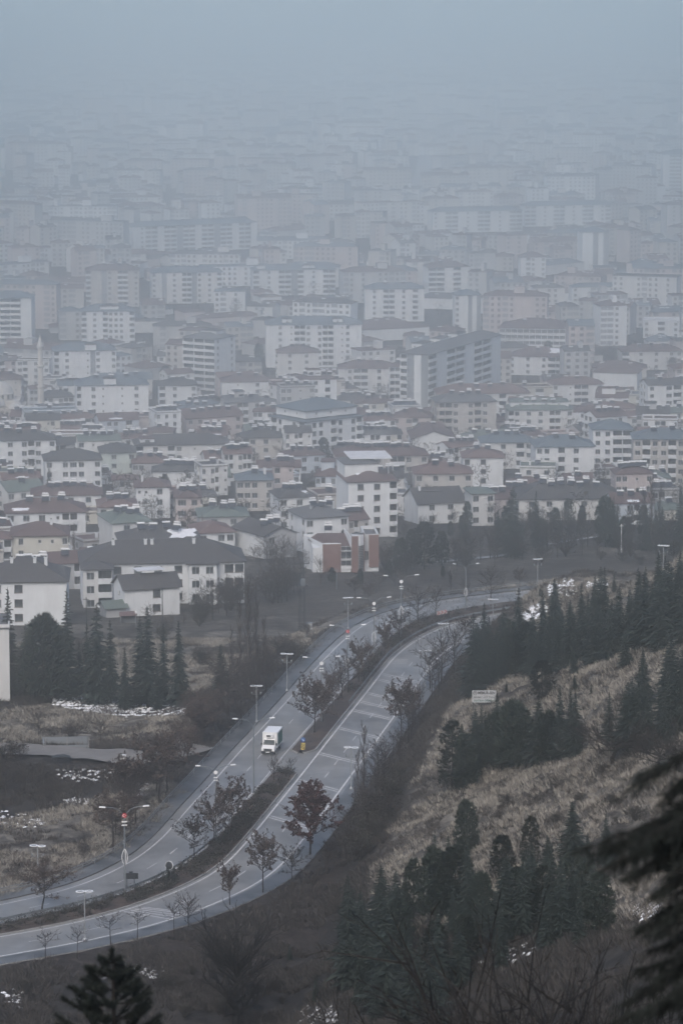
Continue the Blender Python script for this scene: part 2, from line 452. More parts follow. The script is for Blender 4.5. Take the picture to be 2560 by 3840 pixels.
def noise(scale, detail=5, stretch=None, rough=0.6):
    t = n.new('ShaderNodeTexNoise'); t.inputs['Scale'].default_value = scale; t.inputs['Detail'].default_value = detail; t.inputs['Roughness'].default_value = rough
    if stretch:
        mp = n.new('ShaderNodeMapping'); mp.inputs['Scale'].default_value = stretch; l.new(tc.outputs['Object'], mp.inputs[0]); l.new(mp.outputs[0], t.inputs['Vector'])
    else: l.new(tc.outputs['Object'], t.inputs['Vector'])
    return t.outputs['Fac']
def ramp(fac, p0, c0, p1, c1):
    r = n.new('ShaderNodeValToRGB'); r.color_ramp.elements[0].position = p0; r.color_ramp.elements[1].position = p1
    r.color_ramp.elements[0].color = (*c0, 1); r.color_ramp.elements[1].color = (*c1, 1); l.new(fac, r.inputs[0]); return r.outputs[0]
def mixc(f, a, b):
    m = n.new('ShaderNodeMix'); m.data_type = 'RGBA'; l.new(f, m.inputs['Factor']); l.new(a, m.inputs['A']); l.new(b, m.inputs['B']); return m.outputs['Result']
def math_(op, a, b):
    m = n.new('ShaderNodeMath'); m.operation = op
    for i, s in enumerate((a, b)):
        if isinstance(s, float): m.inputs[i].default_value = s
        else: l.new(s, m.inputs[i])
    m.use_clamp = True
    return m.outputs[0]
def attr(nm):
    a = n.new('ShaderNodeAttribute'); a.attribute_name = nm; return a.outputs['Fac']
base_c = ramp(noise(0.45, 12, None, 0.72), 0.40, (0.015, 0.015, 0.0155), 0.66, (0.078, 0.072, 0.068))
straw_c = ramp(noise(0.55, 8, (1, 1, 3.0), 0.7), 0.38, (0.05, 0.047, 0.044), 0.60, (0.28, 0.258, 0.225))
leaf_c = ramp(noise(0.7, 12, None, 0.74), 0.40, (0.018, 0.0165, 0.016), 0.66, (0.10, 0.084, 0.076))
dark_c = ramp(noise(0.5, 8), 0.35, (0.028, 0.027, 0.027), 0.75, (0.06, 0.058, 0.056))
big = noise(0.11, 4)
f_s = math_('MULTIPLY', attr('straw'), ramp(big, 0.36, (0.12, 0.12, 0.12), 0.55, (1, 1, 1)))
c1 = mixc(attr('leaf'), base_c, leaf_c)
c2 = mixc(f_s, c1, straw_c)
c3 = mixc(attr('dark'), c2, dark_c)
l.new(c3, bs.inputs['Base Color'])
bp = n.new('ShaderNodeBump'); bp.inputs['Strength'].default_value = 1.0; bp.inputs['Distance'].default_value = 0.9
l.new(noise(0.9, 10, None, 0.72), bp.inputs['Height']); l.new(bp.outputs[0], bs.inputs['Normal'])
me.materials.append(gm)
ground = kind(link('ground', me), 'structure')

# ------------------------------------------------------------------ carriageways, median, pavements
def ribbon(name, A, B, z, m, kindname='structure', skirt=0.0, parent=None, edge=None):
    k = min(len(A), len(B)); A = resample(A, k); B = resample(B, k)
    mb = MB()
    vs = [(a[0], a[1], z) for a in A] + [(b[0], b[1], z) for b in B]
    mb.add(vs, [(i, k + i, k + i + 1, i + 1) for i in range(k - 1)], 0)
    if skirt:
        vs = [(p[0], p[1], zz) for P in (A, B) for zz in (z, z - skirt) for p in P]
        mb.add(vs, [(i, i + 1, k + i + 1, k + i) for i in range(k - 1)] + [(2 * k + i, 3 * k + i, 3 * k + i + 1, 2 * k + i + 1) for i in range(k - 1)], 1 if edge else 0)
        for i in (0, k - 1):
            mb.quad((*A[i], z), (*A[i], z - skirt), (*B[i], z - skirt), (*B[i], z), 1 if edge else 0)
    o = mb.build(name, [m] + ([edge] if edge else []), parent)
    if kindname: o['kind'] = kindname
    return o
road_r = ribbon('road_carriageway', offset(R_IN, -0.6), offset(R_IN, 7.7), 0.0, M['asphalt'], skirt=0.3)
road_l = ribbon('road_carriageway', offset(L_OUT, -1.3), offset(L_OUT, 7.0), 0.002, M['asphalt'], skirt=0.3)
pav_r = ribbon('pavement', offset(R_IN, 7.72), offset(R_IN, 10.3), 0.13, M['pave'], skirt=0.75, edge=M['kerb'])
pav_l = ribbon('pavement', offset(L_OUT, -3.7), offset(L_OUT, -1.32), 0.14, M['pave'], skirt=0.75, edge=M['kerbdark'])
Lm = offset(L_OUT, 7.02); Rm = offset(R_IN, -0.62)
def median_piece(y0, y1, nose0, nose1):
    yy = np.linspace(y0, y1, max(8, int((y1 - y0) / 2)))
    xl = np.interp(yy, Lm[:, 1], Lm[:, 0]); xr = np.interp(yy, Rm[:, 1], Rm[:, 0])
    mid = (xl + xr) / 2; hw = np.maximum((xr - xl) / 2, 0.3)
    f = np.ones(len(yy))
    if nose0: f = np.minimum(f, np.sqrt(np.clip((yy - y0) / 2.2, 0.05, 1)))
    if nose1: f = np.minimum(f, np.sqrt(np.clip((y1 - yy) / 2.2, 0.05, 1)))
    A = np.stack([mid - hw * f, yy], 1); B = np.stack([mid + hw * f, yy], 1)
    k = len(yy)
    mb = MB()
    def ins(t): return (np.stack([mid - (hw * f - t), yy], 1), np.stack([mid + (hw * f - t), yy], 1))
    A2, B2 = ins(0.22)
    for P, Q, s in ((A, A2, 1), (B, B2, -1)):
        vs = [(*p, z) for z in (-0.4, 0.15) for p in P] + [(*p, 0.15) for p in Q]
        mb.add(vs, [(i, i + 1, k + i + 1, k + i) for i in range(k - 1)] + [(k + i, k + i + 1, 2 * k + i + 1, 2 * k + i) for i in range(k - 1)], 1)
    vs = []; fs = []
    nw = 9
    for j in range(nw):
        t = j / (nw - 1)
        for i in range(k):
            x = A2[i, 0] * (1 - t) + B2[i, 0] * t
            vs.append((x, yy[i], 0.146 + 0.25 * math.sin(math.pi * t) * (0.4 + float(vnoise(np.array(x), np.array(yy[i]), 3)))))
    for j in range(nw - 1):
        for i in range(k - 1): fs.append((j * k + i, (j + 1) * k + i, (j + 1) * k + i + 1, j * k + i + 1))
    mb.add(vs, fs, 0)
    o = mb.build('median', [M['soil'], M['kerb']]); o['kind'] = 'structure'
    return o
median_piece(372, 471, False, True)
median_piece(481, 626, True, False)
gap = MB(); gy = np.linspace(469, 484, 12)
gl = np.interp(gy, Lm[:, 1], Lm[:, 0]) - 0.3; gr = np.interp(gy, Rm[:, 1], Rm[:, 0]) + 0.3
gap.add([(x, y, -0.006) for x, y in zip(gl, gy)] + [(x, y, -0.006) for x, y in zip(gr, gy)], [(i, 12 + i, 13 + i, i + 1) for i in range(11)])
kind(gap.build('road_crossover', M['asphalt']), 'structure')

# painted lines
def arc(P): return np.concatenate([[0], np.cumsum(np.linalg.norm(np.diff(P, axis=0), axis=1))])
def at(P, s):
    S = arc(P); return np.array([np.interp(s, S, P[:, 0]), np.interp(s, S, P[:, 1])])
def stripe(mb, P, s0, s1, w, z, step=2.0):
    S = arc(P); ss = np.linspace(s0, s1, max(2, int((s1 - s0) / step) + 1))
    Q = np.stack([np.interp(ss, S, P[:, 0]), np.interp(ss, S, P[:, 1])], 1)
    a = offset(Q, -w / 2); b = offset(Q, w / 2); k = len(Q)
    mb.add([(*p, z) for p in a] + [(*p, z) for p in b], [(i, k + i, k + i + 1, i + 1) for i in range(k - 1)])
ZL = 0.008
for P, w, nm in ((R_IN, 0.22, 0), (offset(R_IN, 7.0), 0.24, 0), (L_OUT, 0.16, 1), (offset(L_OUT, 6.72), 0.14, 1)):
    mb = MB(); S = arc(P)[-1]
    stripe(mb, P, 0, S, w, ZL)
    kind(mb.build('edge_line', M['paint']), 'structure')
for P in (offset(R_IN, 3.55), offset(L_OUT, 3.4)):
    S = arc(P)[-1]; s = 2.0
    mb = MB()
    while s < S - 4:
        stripe(mb, P, s, s + 3.0, 0.13, ZL); s += 7.5
    kind(mb.build('lane_dashes', M['paint']), 'structure')
def s_of(P, px, py):
    q = on_plane(px, py); d = np.linalg.norm(P - q, axis=1); return arc(P)[np.argmin(d)]
for (px, py) in ((1424, 2529), (1412, 2545), (1375, 2600), (1345, 2628), (1325, 2668), (1270, 2732), (1195, 2823), (1115, 2932), (1000, 3068)):
    s = s_of(R_IN, px, py)
    mb = MB()
    for ds in (0, 0.95):
        a = at(R_IN, s + ds); b = at(offset(R_IN, 7.0), s + ds + 0.6)
        d = (b - a) / np.linalg.norm(b - a); a = a + d * 0.3; b = b - d * 0.3; nrm = np.array([-d[1], d[0]]) * 0.11
        mb.quad((*(a - nrm), ZL), (*(b - nrm), ZL), (*(b + nrm), ZL), (*(a + nrm), ZL))
    kind(mb.build('crossbar_marking', M['paint']), 'structure')
bars = [((570, 340), (780, 375)), ((600, 335), (805, 366)), ((622, 330), (830, 357)), ((642, 325), (850, 349)), ((660, 321), (790, 336))]
bars = [((p[0] * 0.816, 3140 + p[1] * 0.816), (q[0] * 0.816, 3140 + q[1] * 0.816)) for p, q in bars] + [((1484 - 4 * k_, 2472 + 5 * k_), (1530 - 2 * k_, 2474 + 5 * k_)) for k_ in range(4)]
for p, q in bars:
    a = on_plane(*p); b = on_plane(*q); d = (b - a) / np.linalg.norm(b - a); nrm = np.array([-d[1], d[0]]) * 0.09
    mb = MB(); mb.quad((*(a - nrm), ZL), (*(b - nrm), ZL), (*(b + nrm), ZL), (*(a + nrm), ZL)); kind(mb.build('rumble_bar_marking', M['paint']), 'structure')

# dirt track on the left, path in the park, far highway: sheets laid on the terrain
def draped(name, pts, w, m, lift=0.12, n=60):
    P = resample(spline(pts), n); A = offset(P, -w / 2); B = offset(P, w / 2)
    mb = MB(); vs = []
    nw = 5
    for j in range(nw):
        Q = A * (1 - j / (nw - 1)) + B * (j / (nw - 1)); z = H(Q[:, 0], Q[:, 1])
        vs += [(q[0], q[1], zz) for q, zz in zip(Q, z)]
    V = np.array(vs).reshape(nw, n, 3); V[:, :, 2] = smooth_z(V[:, :, 2]) + lift
    mb.add([tuple(v) for v in V.reshape(-1, 3)], [(j * n + i, (j + 1) * n + i, (j + 1) * n + i + 1, j * n + i + 1) for j in range(nw - 1) for i in range(n - 1)])
    return kind(mb.build(name, m, None, True), 'structure')
def smooth_z(Z): return np.maximum(Z, Z.mean(0)[None, :])
M['track'] = mat('gravel_track', (0.20, 0.195, 0.19), (0.14, 0.135, 0.13), 0.6, 0.95, 0.3, 6, 8)
def gpts(L): return [hit(*p)[:2] for p in L]
draped('gravel_track', gpts([(-260, 2800), (0, 2815), (180, 2825), (330, 2836), (470, 2848), (610, 2842), (740, 2800)]), 7.0, M['track'], 0.35)
M['pathm'] = mat('path_concrete', (0.36, 0.37, 0.38), (0.27, 0.28, 0.29), 0.4, 0.8)
draped('park_path', gpts([(1640, 2112), (1720, 2104), (1800, 2096), (1900, 2086)]), 2.6, M['pathm'], 0.3)
draped('park_path', gpts([(2050, 2046), (2120, 2034), (2200, 2022), (2300, 2010)]), 2.0, M['pathm'], 0.3)
draped('far_highway', [(62, 2700), (80, 3100), (95, 3700), (98, 4600), (110, 6500)], 22, M['pathm'], 0.8)
draped('street', [(-220, 1730), (-60, 1700), (80, 1725), (240, 1690)], 9, M['track'], 0.3)
draped('street', gpts([(1160, 1660), (1330, 1610), (1480, 1570), (1640, 1570)]), 8, M['track'], 0.4)
draped('street', gpts([(-60, 1880), (60, 1860), (150, 1840), (330, 1790), (430, 1780)]), 6, M['track'], 0.4)

# ------------------------------------------------------------------ haze
hz = MB(); hz.box(-5200, 5200, -500, 18200, -92.5, 126)
hm_ = bpy.data.materials.new('haze_air'); hm_.use_nodes = True
hn = hm_.node_tree.nodes; hl = hm_.node_tree.links; hn.clear()
ho = hn.new('ShaderNodeOutputMaterial'); hv_ = hn.new('ShaderNodeVolumePrincipled')
hv_.inputs['Color'].default_value = (0.98, 0.996, 1.0, 1); hv_.inputs['Density'].default_value = HAZE_D
hv_.inputs['Anisotropy'].default_value = HAZE_G
hl.new(hv_.outputs[0], ho.inputs['Volume'])
haze = hz.build('haze', hm_); haze['kind'] = 'stuff'; haze['label'] = 'cold blue-grey winter haze filling the valley'
haze.display_type = 'WIRE'
# ------------------------------------------------------------------ buildings
rng = random.Random(11)
_meshes = {}
def shared(key, fn):
    if key not in _meshes: _meshes[key] = fn()
    return _meshes[key]
def window_mesh(w, h, frame='frame', pane=True, mull=1):
    def mk():
        mb = MB(); t = 0.07; y0, y1 = 0.10, 0.16
        mb.box(-w / 2, w / 2, y0, y1, -h / 2, -h / 2 + t); mb.box(-w / 2, w / 2, y0, y1, h / 2 - t, h / 2)
        mb.box(-w / 2, -w / 2 + t, y0, y1, -h / 2 + t, h / 2 - t); mb.box(w / 2 - t, w / 2, y0, y1, -h / 2 + t, h / 2 - t)
        for k in range(mull):
            x = -w / 2 + w * (k + 1) / (mull + 1); mb.box(x - t / 2, x + t / 2, y0 + 0.003, y1 - 0.003, -h / 2 + t, h / 2 - t)
        mb.box(-w / 2 - 0.08, w / 2 + 0.08, -0.08, 0.09, -h / 2 - 0.09, -h / 2 - 0.003)
        if pane: mb.quad((-w / 2 + t, 0.14, -h / 2 + t), (w / 2 - t, 0.14, -h / 2 + t), (w / 2 - t, 0.14, h / 2 - t), (-w / 2 + t, 0.14, h / 2 - t), 1)
        return mb.mesh('window', [M[frame]] + ([M['glass']] if pane else []))
    return shared(('win', round(w, 1), round(h, 1), frame, pane, mull), mk)
def pane_mesh(w, h):
    def mk():
        mb = MB(); t = 0.07
        mb.quad((-w / 2 + t, 0.14, -h / 2 + t), (w / 2 - t, 0.14, -h / 2 + t), (w / 2 - t, 0.14, h / 2 - t), (-w / 2 + t, 0.14, h / 2 - t))
        return mb.mesh('pane', [M['glass']])
    return shared(('pane', round(w, 1), round(h, 1)), mk)
def balcony_mesh(w, ph, m):
    def mk():
        mb = MB(); p = 0.55
        mb.box(-w / 2 - 0.05, w / 2 + 0.05, -p, 0.0, -0.12, 0.06)
        mb.box(-w / 2 - 0.05, w / 2 + 0.05, -p, -p + 0.12, 0.06, ph)
        mb.box(-w / 2 - 0.05, -w / 2 + 0.07, -p + 0.12, 0.0, 0.06, ph - 0.003); mb.box(w / 2 - 0.07, w / 2 + 0.05, -p + 0.12, 0.0, 0.06, ph - 0.003)
        return mb.mesh('balcony', [M[m]])
    return shared(('bal', round(w, 1), ph, m), mk)
def door_mesh(w, h):
    def mk():
        mb = MB(); t = 0.08
        mb.quad((-w / 2, 0, 0), (w / 2, 0, 0), (w / 2, 0, h), (-w / 2, 0, h), 0)
        for k in range(4):
            x = -w / 2 + (w - t) * k / 3; mb.box(x, x + t, -0.06, -0.004, 0, h, 1)
        return mb.mesh('balcony_door', [M['glass'], M['framedark']])
    return shared(('door', round(w, 1), round(h, 1)), mk)
def heater_mesh(v):
    def mk():
        mb = MB()
        mb.tube((-0.95, 0.35, 1.25), (0.95, 0.35, 1.25), 0.27, 0.27, 8, 0, True)
        if v: mb.tube((-0.8, 0.3, 1.85), (0.8, 0.3, 1.85), 0.22, 0.22, 8, 0, True)
        mb.add([(-0.9, -0.95, 0.18), (0.9, -0.95, 0.18), (0.9, 0.15, 1.1), (-0.9, 0.15, 1.1), (-0.9, -0.9, 0.1), (0.9, -0.9, 0.1), (0.9, 0.2, 1.02), (-0.9, 0.2, 1.02)],
               [(0, 1, 2, 3), (7, 6, 5, 4), (0, 4, 5, 1), (3, 2, 6, 7), (0, 3, 7, 4), (1, 5, 6, 2)], 1)
        for x in (-0.85, 0.85):
            mb.tube((x, 0.35, -0.8), (x, 0.35, 1.6 if v else 1.1), 0.035, 0.035, 4, 2); mb.tube((x, -0.85, -0.8), (x, -0.85, 0.15), 0.035, 0.035, 4, 2)
        return mb.mesh('water_heater', [M['tank'], M['collector'], M['pole']])
    return shared(('heat', v), mk)
def chimney_mesh():
    def mk():
        mb = MB(); mb.box(-0.32, 0.32, -0.32, 0.32, -1.2, 1.1); mb.box(-0.42, 0.42, -0.42, 0.42, 1.1, 1.22); mb.box(-0.2, 0.2, -0.2, 0.2, 1.22, 1.42, 1)
        return mb.mesh('chimney', [M['w_white'], M['dark']])
    return shared('chim', mk)
def roof_hip(mb, x0, x1, y0, y1, z, rh, over=0.55, mi=0, ridge_axis=None):
    x0 -= over; x1 += over; y0 -= over; y1 += over; w = x1 - x0; d = y1 - y0; t = 0.16
    if (ridge_axis or ('x' if w >= d else 'y')) == 'x':
        k = min(d / 2, w / 2 - 0.3); a = (x0 + k, (y0 + y1) / 2, z + t + rh); b = (x1 - k, (y0 + y1) / 2, z + t + rh)
    else:
        k = min(w / 2, d / 2 - 0.3); a = ((x0 + x1) / 2, y0 + k, z + t + rh); b = ((x0 + x1) / 2, y1 - k, z + t + rh)
    v = [(x0, y0, z), (x1, y0, z), (x1, y1, z), (x0, y1, z), (x0, y0, z + t), (x1, y0, z + t), (x1, y1, z + t), (x0, y1, z + t), a, b]
    f = [(0, 3, 2, 1), (0, 1, 5, 4), (1, 2, 6, 5), (2, 3, 7, 6), (3, 0, 4, 7)]
    if (ridge_axis or ('x' if w >= d else 'y')) == 'x': f += [(4, 5, 9, 8), (6, 7, 8, 9), (5, 6, 9), (7, 4, 8)]
    else: f += [(4, 5, 8), (5, 6, 9, 8), (6, 7, 9), (7, 4, 8, 9)]
    mb.add(v, f, mi)
def roof_gable(mb, wmb, x0, x1, y0, y1, z, rh, axis='x', over=0.5, mi=0):
    t = 0.16
    if axis == 'x':
        ym = (y0 + y1) / 2; k = rh / ((y1 - y0) / 2); X0, X1 = x0 - over, x1 + over
        P = [(y0 - over, z - over * k), (ym, z + rh), (y1 + over, z - over * k)]
        v = [(X, y, zz + dz) for X in (X0, X1) for dz in (0.03, t) for (y, zz) in P]
        wmb.tri((x0, y0, z), (x0, ym, z + rh), (x0, y1, z)); wmb.tri((x1, y0, z), (x1, y1, z), (x1, ym, z + rh))
    else:
        xm = (x0 + x1) / 2; k = rh / ((x1 - x0) / 2); Y0, Y1 = y0 - over, y1 + over
        P = [(x0 - over, z - over * k), (xm, z + rh), (x1 + over, z - over * k)]
        v = [(x, Y, zz + dz) for Y in (Y0, Y1) for dz in (0.03, t) for (x, zz) in P]
        wmb.tri((x0, y0, z), (x1, y0, z), (xm, y0, z + rh)); wmb.tri((x0, y1, z), (xm, y1, z + rh), (x1, y1, z))
    f = [(3, 4, 10, 9), (4, 5, 11, 10), (0, 6, 7, 1), (1, 7, 8, 2), (0, 1, 4, 3), (1, 2, 5, 4), (6, 9, 10, 7), (7, 10, 11, 8), (0, 3, 9, 6), (2, 8, 11, 5)]
    mb.add(v, f, mi)
class Bld:
    """one building: root Empty, wall, roof, windows, balconies, chimneys, water heaters"""
    def __init__(self, name, label, cat, loc, yaw, far, group=None):
        self.root = thing(name, label, cat, loc, yaw, group); self.yaw = yaw; self.loc = loc; self.far = far
        self.wmb = MB(); self.rmb = MB(); self.wm = []; self.rm = []
        self.nw = 0
    def wi(self, m):
        if m not in self.wm: self.wm.append(m)
        return self.wm.index(m)
    def ri(self, m):
        if m not in self.rm: self.rm.append(m)
        return self.rm.index(m)
    def faces_camera(self, nx, ny, cx, cy):
        c, s = math.cos(self.yaw), math.sin(self.yaw)
        wx, wy = nx * c - ny * s, nx * s + ny * c
        px, py = self.loc[0] + cx * c - cy * s, self.loc[1] + cx * s + cy * c
        return (-px * wx - py * wy) > 0.03 * math.hypot(px, py)
    def facade(self, p0, ux, nrm, W, z0, fl, fh, pat, m, frame, par='w_white', first=0):
        mb = self.wmb; mi = self.wi(m); rot = math.atan2(nrm[0], -nrm[1])
        def P(a, z, dep=0.0): return (p0[0] + ux[0] * a - nrm[0] * dep, p0[1] + ux[1] * a - nrm[1] * dep, z)
        n = len(pat); cw = W / n
        for k in range(fl):
            zb = z0 + k * fh; zt = zb + fh
            for i, c in enumerate(pat):
                a0, a1 = i * cw, (i + 1) * cw; am = (a0 + a1) / 2
                if c in '.|' or (k < first and c in 'b'):
                    mb.quad(P(a0, zb), P(a1, zb), P(a1, zt), P(a0, zt), mi if c == '.' else self.wi('w_slate')); continue
                if c == 'b': o = (a0 + 0.12, a1 - 0.12, zb + 0.05, zt - 0.28)
                else:
                    ww, wh = {'w': (1.65, 1.6), 's': (0.8, 0.85), 't': (2.3, 1.6), 'r': (cw - 0.25, 1.75), 'd': (1.6, 2.0)}[c]
                    ww = min(ww, cw - 0.3); zc = zb + fh * 0.53
                    o = (am - ww / 2, am + ww / 2, zc - wh / 2, zc + wh / 2)
                b0, b1, c0, c1 = o
                mb.quad(P(a0, zb), P(a1, zb), P(b1, c0), P(b0, c0), mi); mb.quad(P(b0, c1), P(b1, c1), P(a1, zt), P(a0, zt), mi)
                mb.quad(P(a0, zb), P(b0, c0), P(b0, c1), P(a0, zt), mi); mb.quad(P(b1, c0), P(a1, zb), P(a1, zt), P(b1, c1), mi)
                dep = 0.7 if c == 'b' else 0.18
                for q in ((P(b0, c0), P(b1, c0), P(b1, c0, dep), P(b0, c0, dep)), (P(b1, c1), P(b0, c1), P(b0, c1, dep), P(b1, c1, dep)),
                          (P(b0, c1), P(b0, c0), P(b0, c0, dep), P(b0, c1, dep)), (P(b1, c0), P(b1, c1), P(b1, c1, dep), P(b1, c0, dep))): mb.quad(*q, mi)
                ctr = P((b0 + b1) / 2, (c0 + c1) / 2)
                if c == 'b':
                    mb.quad(P(b0, c0, dep), P(b1, c0, dep), P(b1, c1, dep), P(b0, c1, dep), mi)
                    w_ = b1 - b0; ctr = P((b0 + b1) / 2, c0)
                    bo = link('balcony', balcony_mesh(w_, 1.08, par), self.root, ctr, rot)
                    do = link('balcony_door', door_mesh(w_ - 0.05, c1 - c0 - 0.06), self.root, P((b0 + b1) / 2, c0 + 0.02, dep - 0.02), rot)
                else:
                    w_, h_ = b1 - b0, c1 - c0
                    mull = 1 if w_ > 1.0 else 0
                    if w_ > 1.9: mull = 2
                    if self.far: link('window', window_mesh(w_, h_, frame, True, mull), self.root, ctr, rot)
                    else:
                        wo_ = link('window', window_mesh(w_, h_, frame, False, mull), self.root, ctr, rot)
                        link('pane', pane_mesh(w_, h_), wo_)
                self.nw += 1
    def block(self, x0, x1, y0, y1, fl, fh, front, left, right, m, rm, roof='hip', slope=0.42, z0=0.0, frame='frame', par='w_white', first=0, axis=None, over=0.55, plinth=True, side=None):
        w, d = x1 - x0, y1 - y0; h = fl * fh; sm = side or m
        fc = self.faces_camera
        cz = 0.0
        jobs = [((x0, y0), (1, 0), (0, -1), w, front, m), ((x0, y1), (0, -1), (-1, 0), d, left, sm), ((x1, y0), (0, 1), (1, 0), d, right, sm), ((x1, y1), (-1, 0), (0, 1), w, '.', m)]
        for p0, ux, nr, W, pat, mm in jobs:
            vis = fc(nr[0], nr[1], p0[0] + ux[0] * W / 2, p0[1] + ux[1] * W / 2)
            if not vis or not pat: pat = '.'
            self.facade(p0, ux, nr, W, z0, fl, fh, pat, mm, frame, par, first)
        if plinth:
            self.wmb.box(x0 + 0.05, x1 - 0.05, y0 + 0.05, y1 - 0.05, z0 - 7.0, z0, self.wi(m))
        zt = z0 + h; mi = self.ri(rm); rh = slope * min(w, d) / 2
        if roof == 'hip': roof_hip(self.rmb, x0, x1, y0, y1, zt, rh, over, mi, axis)
        elif roof == 'gable':
            t0 = len(self.wmb.m); roof_gable(self.rmb, self.wmb, x0, x1, y0, y1, zt, slope * (d if (axis or 'x') == 'x' else w) / 2, axis or 'x', over, mi)
            for q in range(t0, len(self.wmb.m)): self.wmb.m[q] = self.wi(sm if (axis or 'x') == 'x' else m)
        elif roof == 'flat':
            self.rmb.box(x0 - 0.15, x1 + 0.15, y0 - 0.15, y1 + 0.15, zt + 0.003, zt + 0.25, mi)
            q = self.wi(m); p = 0.75
            self.wmb.box(x0 - 0.1, x1 + 0.1, y0 - 0.1, y0 + 0.15, zt + 0.253, zt + p, q); self.wmb.box(x0 - 0.1, x1 + 0.1, y1 - 0.15, y1 + 0.1, zt + 0.253, zt + p, q)
            self.wmb.box(x0 - 0.1, x0 + 0.15, y0 + 0.15, y1 - 0.15, zt + 0.253, zt + p - 0.003, q); self.wmb.box(x1 - 0.15, x1 + 0.1, y0 + 0.15, y1 - 0.15, zt + 0.253, zt + p - 0.003, q)
        self.top = (x0, x1, y0, y1, zt, rh)
        return self.top
    def on_slope(self, t, front=0.5, top=None):     # a point on the front slope: t along x, front 0 eave .. 1 ridge
        x0, x1, y0, y1, zt, rh = top or self.top
        return (x0 + (x1 - x0) * t, y0 + (y1 - y0) / 2 * front, zt + 0.16 + rh * (front * 0.93 + 0.03))
    def heaters(self, n, ts=(0.2, 0.8), front=0.62, top=None):
        for k in range(n):
            t = ts[0] + (ts[1] - ts[0]) * ((k + 0.5) / n) + rng.uniform(-0.02, 0.02)
            p = self.on_slope(t, front + rng.uniform(-0.12, 0.12), top)
            link('water_heater', heater_mesh(rng.random() < 0.35), self.root, (p[0], p[1], p[2] + 0.55), rng.uniform(-0.5, 0.5) - self.yaw)
    def chimneys(self, ts, front=0.8, top=None):
        for t in ts: link('chimney', chimney_mesh(), self.root, self.on_slope(t, front, top))
    def snow(self, t0, t1, f0, f1, top=None, seed=1):
        r = random.Random(seed); mb = MB(); n = 16; ring_ = []
        tm, fm = (t0 + t1) / 2, (f0 + f1) / 2
        for k in range(n):
            a = 2 * math.pi * k / n; q = r.uniform(0.75, 1.25)
            c, s = math.cos(a), math.sin(a); e = 1 / max(abs(c), abs(s)) ** 0.6
            x0, x1, y0, y1, zt, rh = top or self.top
            t, f = tm + (t1 - t0) / 2 * c * e * q * 0.85, min(0.98, max(0.0, fm + (f1 - f0) / 2 * s * e * q * 0.85))
            x, y = x0 + (x1 - x0) * t, y0 + (y1 - y0) / 2 * f
            ring_.append((x, y, zt + 0.22 + rh * (f * 0.955 + 0.045) + 0.02))
        mb.add(ring_ + [(sum(p[0] for p in ring_) / n, sum(p[1] for p in ring_) / n, sum(p[2] for p in ring_) / n + 0.05)], [(k, (k + 1) % n, n) for k in range(n)])
        mb.build('snow_patch', M['snow'], self.root)
    def done(self, sm=False):
        self.wmb.build('wall', [M[k] for k in self.wm], self.root)
        if self.rmb.v: self.rmb.build('roof', [M[k] for k in self.rm], self.root)
        return self.root

HERO = []      # (short name, x, y, radius, pixel rect, depth)
FOOT = []
WNAME = {'w_white': 'white', 'w_cream': 'cream', 'w_beige': 'beige', 'w_pink': 'pinkish', 'w_grey': 'grey', 'w_green': 'pale green', 'w_blue': 'pale blue', 'w_slate': 'slate', 'w_offwhite': 'off-white', 'w_brown': 'brownish'}
RNAME = {'r_red': 'red', 'r_maroon': 'maroon', 'r_dark': 'dark', 'r_grey': 'grey', 'r_green': 'green-grey', 'r_blue': 'blue-grey', 'r_pale': 'pale'}
FH = 2.95
def hero(short, label, xl, xr, ye, fl, yaw, dep, wallm, roofm, front, left='', right='', roof='hip', slope=0.42, heat=0, chim=(), frame='frame', par='w_white', snow=None, extra=None, cat='building', name='apartment_building', axis=None, side=None, fh=FH, first=0, zfix=0.0):
    xc = (xl + xr) / 2
    x, y, z = hit(xc, ye, fl * fh)
    z += zfix
    s = scale_at(x, y, z + fl * fh)
    yw = R(yaw); w = (xr - xl) / s / max(0.3, math.cos(yw) + abs(math.sin(yw)) * 0.0)
    # root at the middle of the front face
    b = Bld(name, label, cat, (x, y, z), yw, y > 1000)
    top = b.block(-w / 2, w / 2, 0, dep, fl, fh, front, left, right, wallm, roofm, roof, slope, 0.0, frame, par, first, axis, side=side)
    if heat: b.heaters(heat)
    if chim: b.chimneys(chim)
    if snow: b.snow(*snow)
    if extra: extra(b, w, dep, fl * fh)
    b.done()
    c, s_ = math.cos(yw), math.sin(yw)
    cx, cy = x - s_ * dep / 2, y + c * dep / 2
    HERO.append((short, x, y, max(w, dep) * 0.62, (xl, xr, ye, ye + fl * fh * s), y))
    FOOT.append((cx, cy, max(w, dep) * 0.5, min(w, dep)))
    return b
def penthouse(*boxes, m='w_white', rm='r_dark'):
    def f(b, w, d, h):
        for (t0, t1, d0, d1, z0, z1, pat) in boxes:
            b.block(-w / 2 + w * t0, -w / 2 + w * t1, d * d0, d * d1, 1, z1 - z0, pat, '', '', m, rm, 'hip', 0.25, h + z0, plinth=False, over=0.3)
    return f
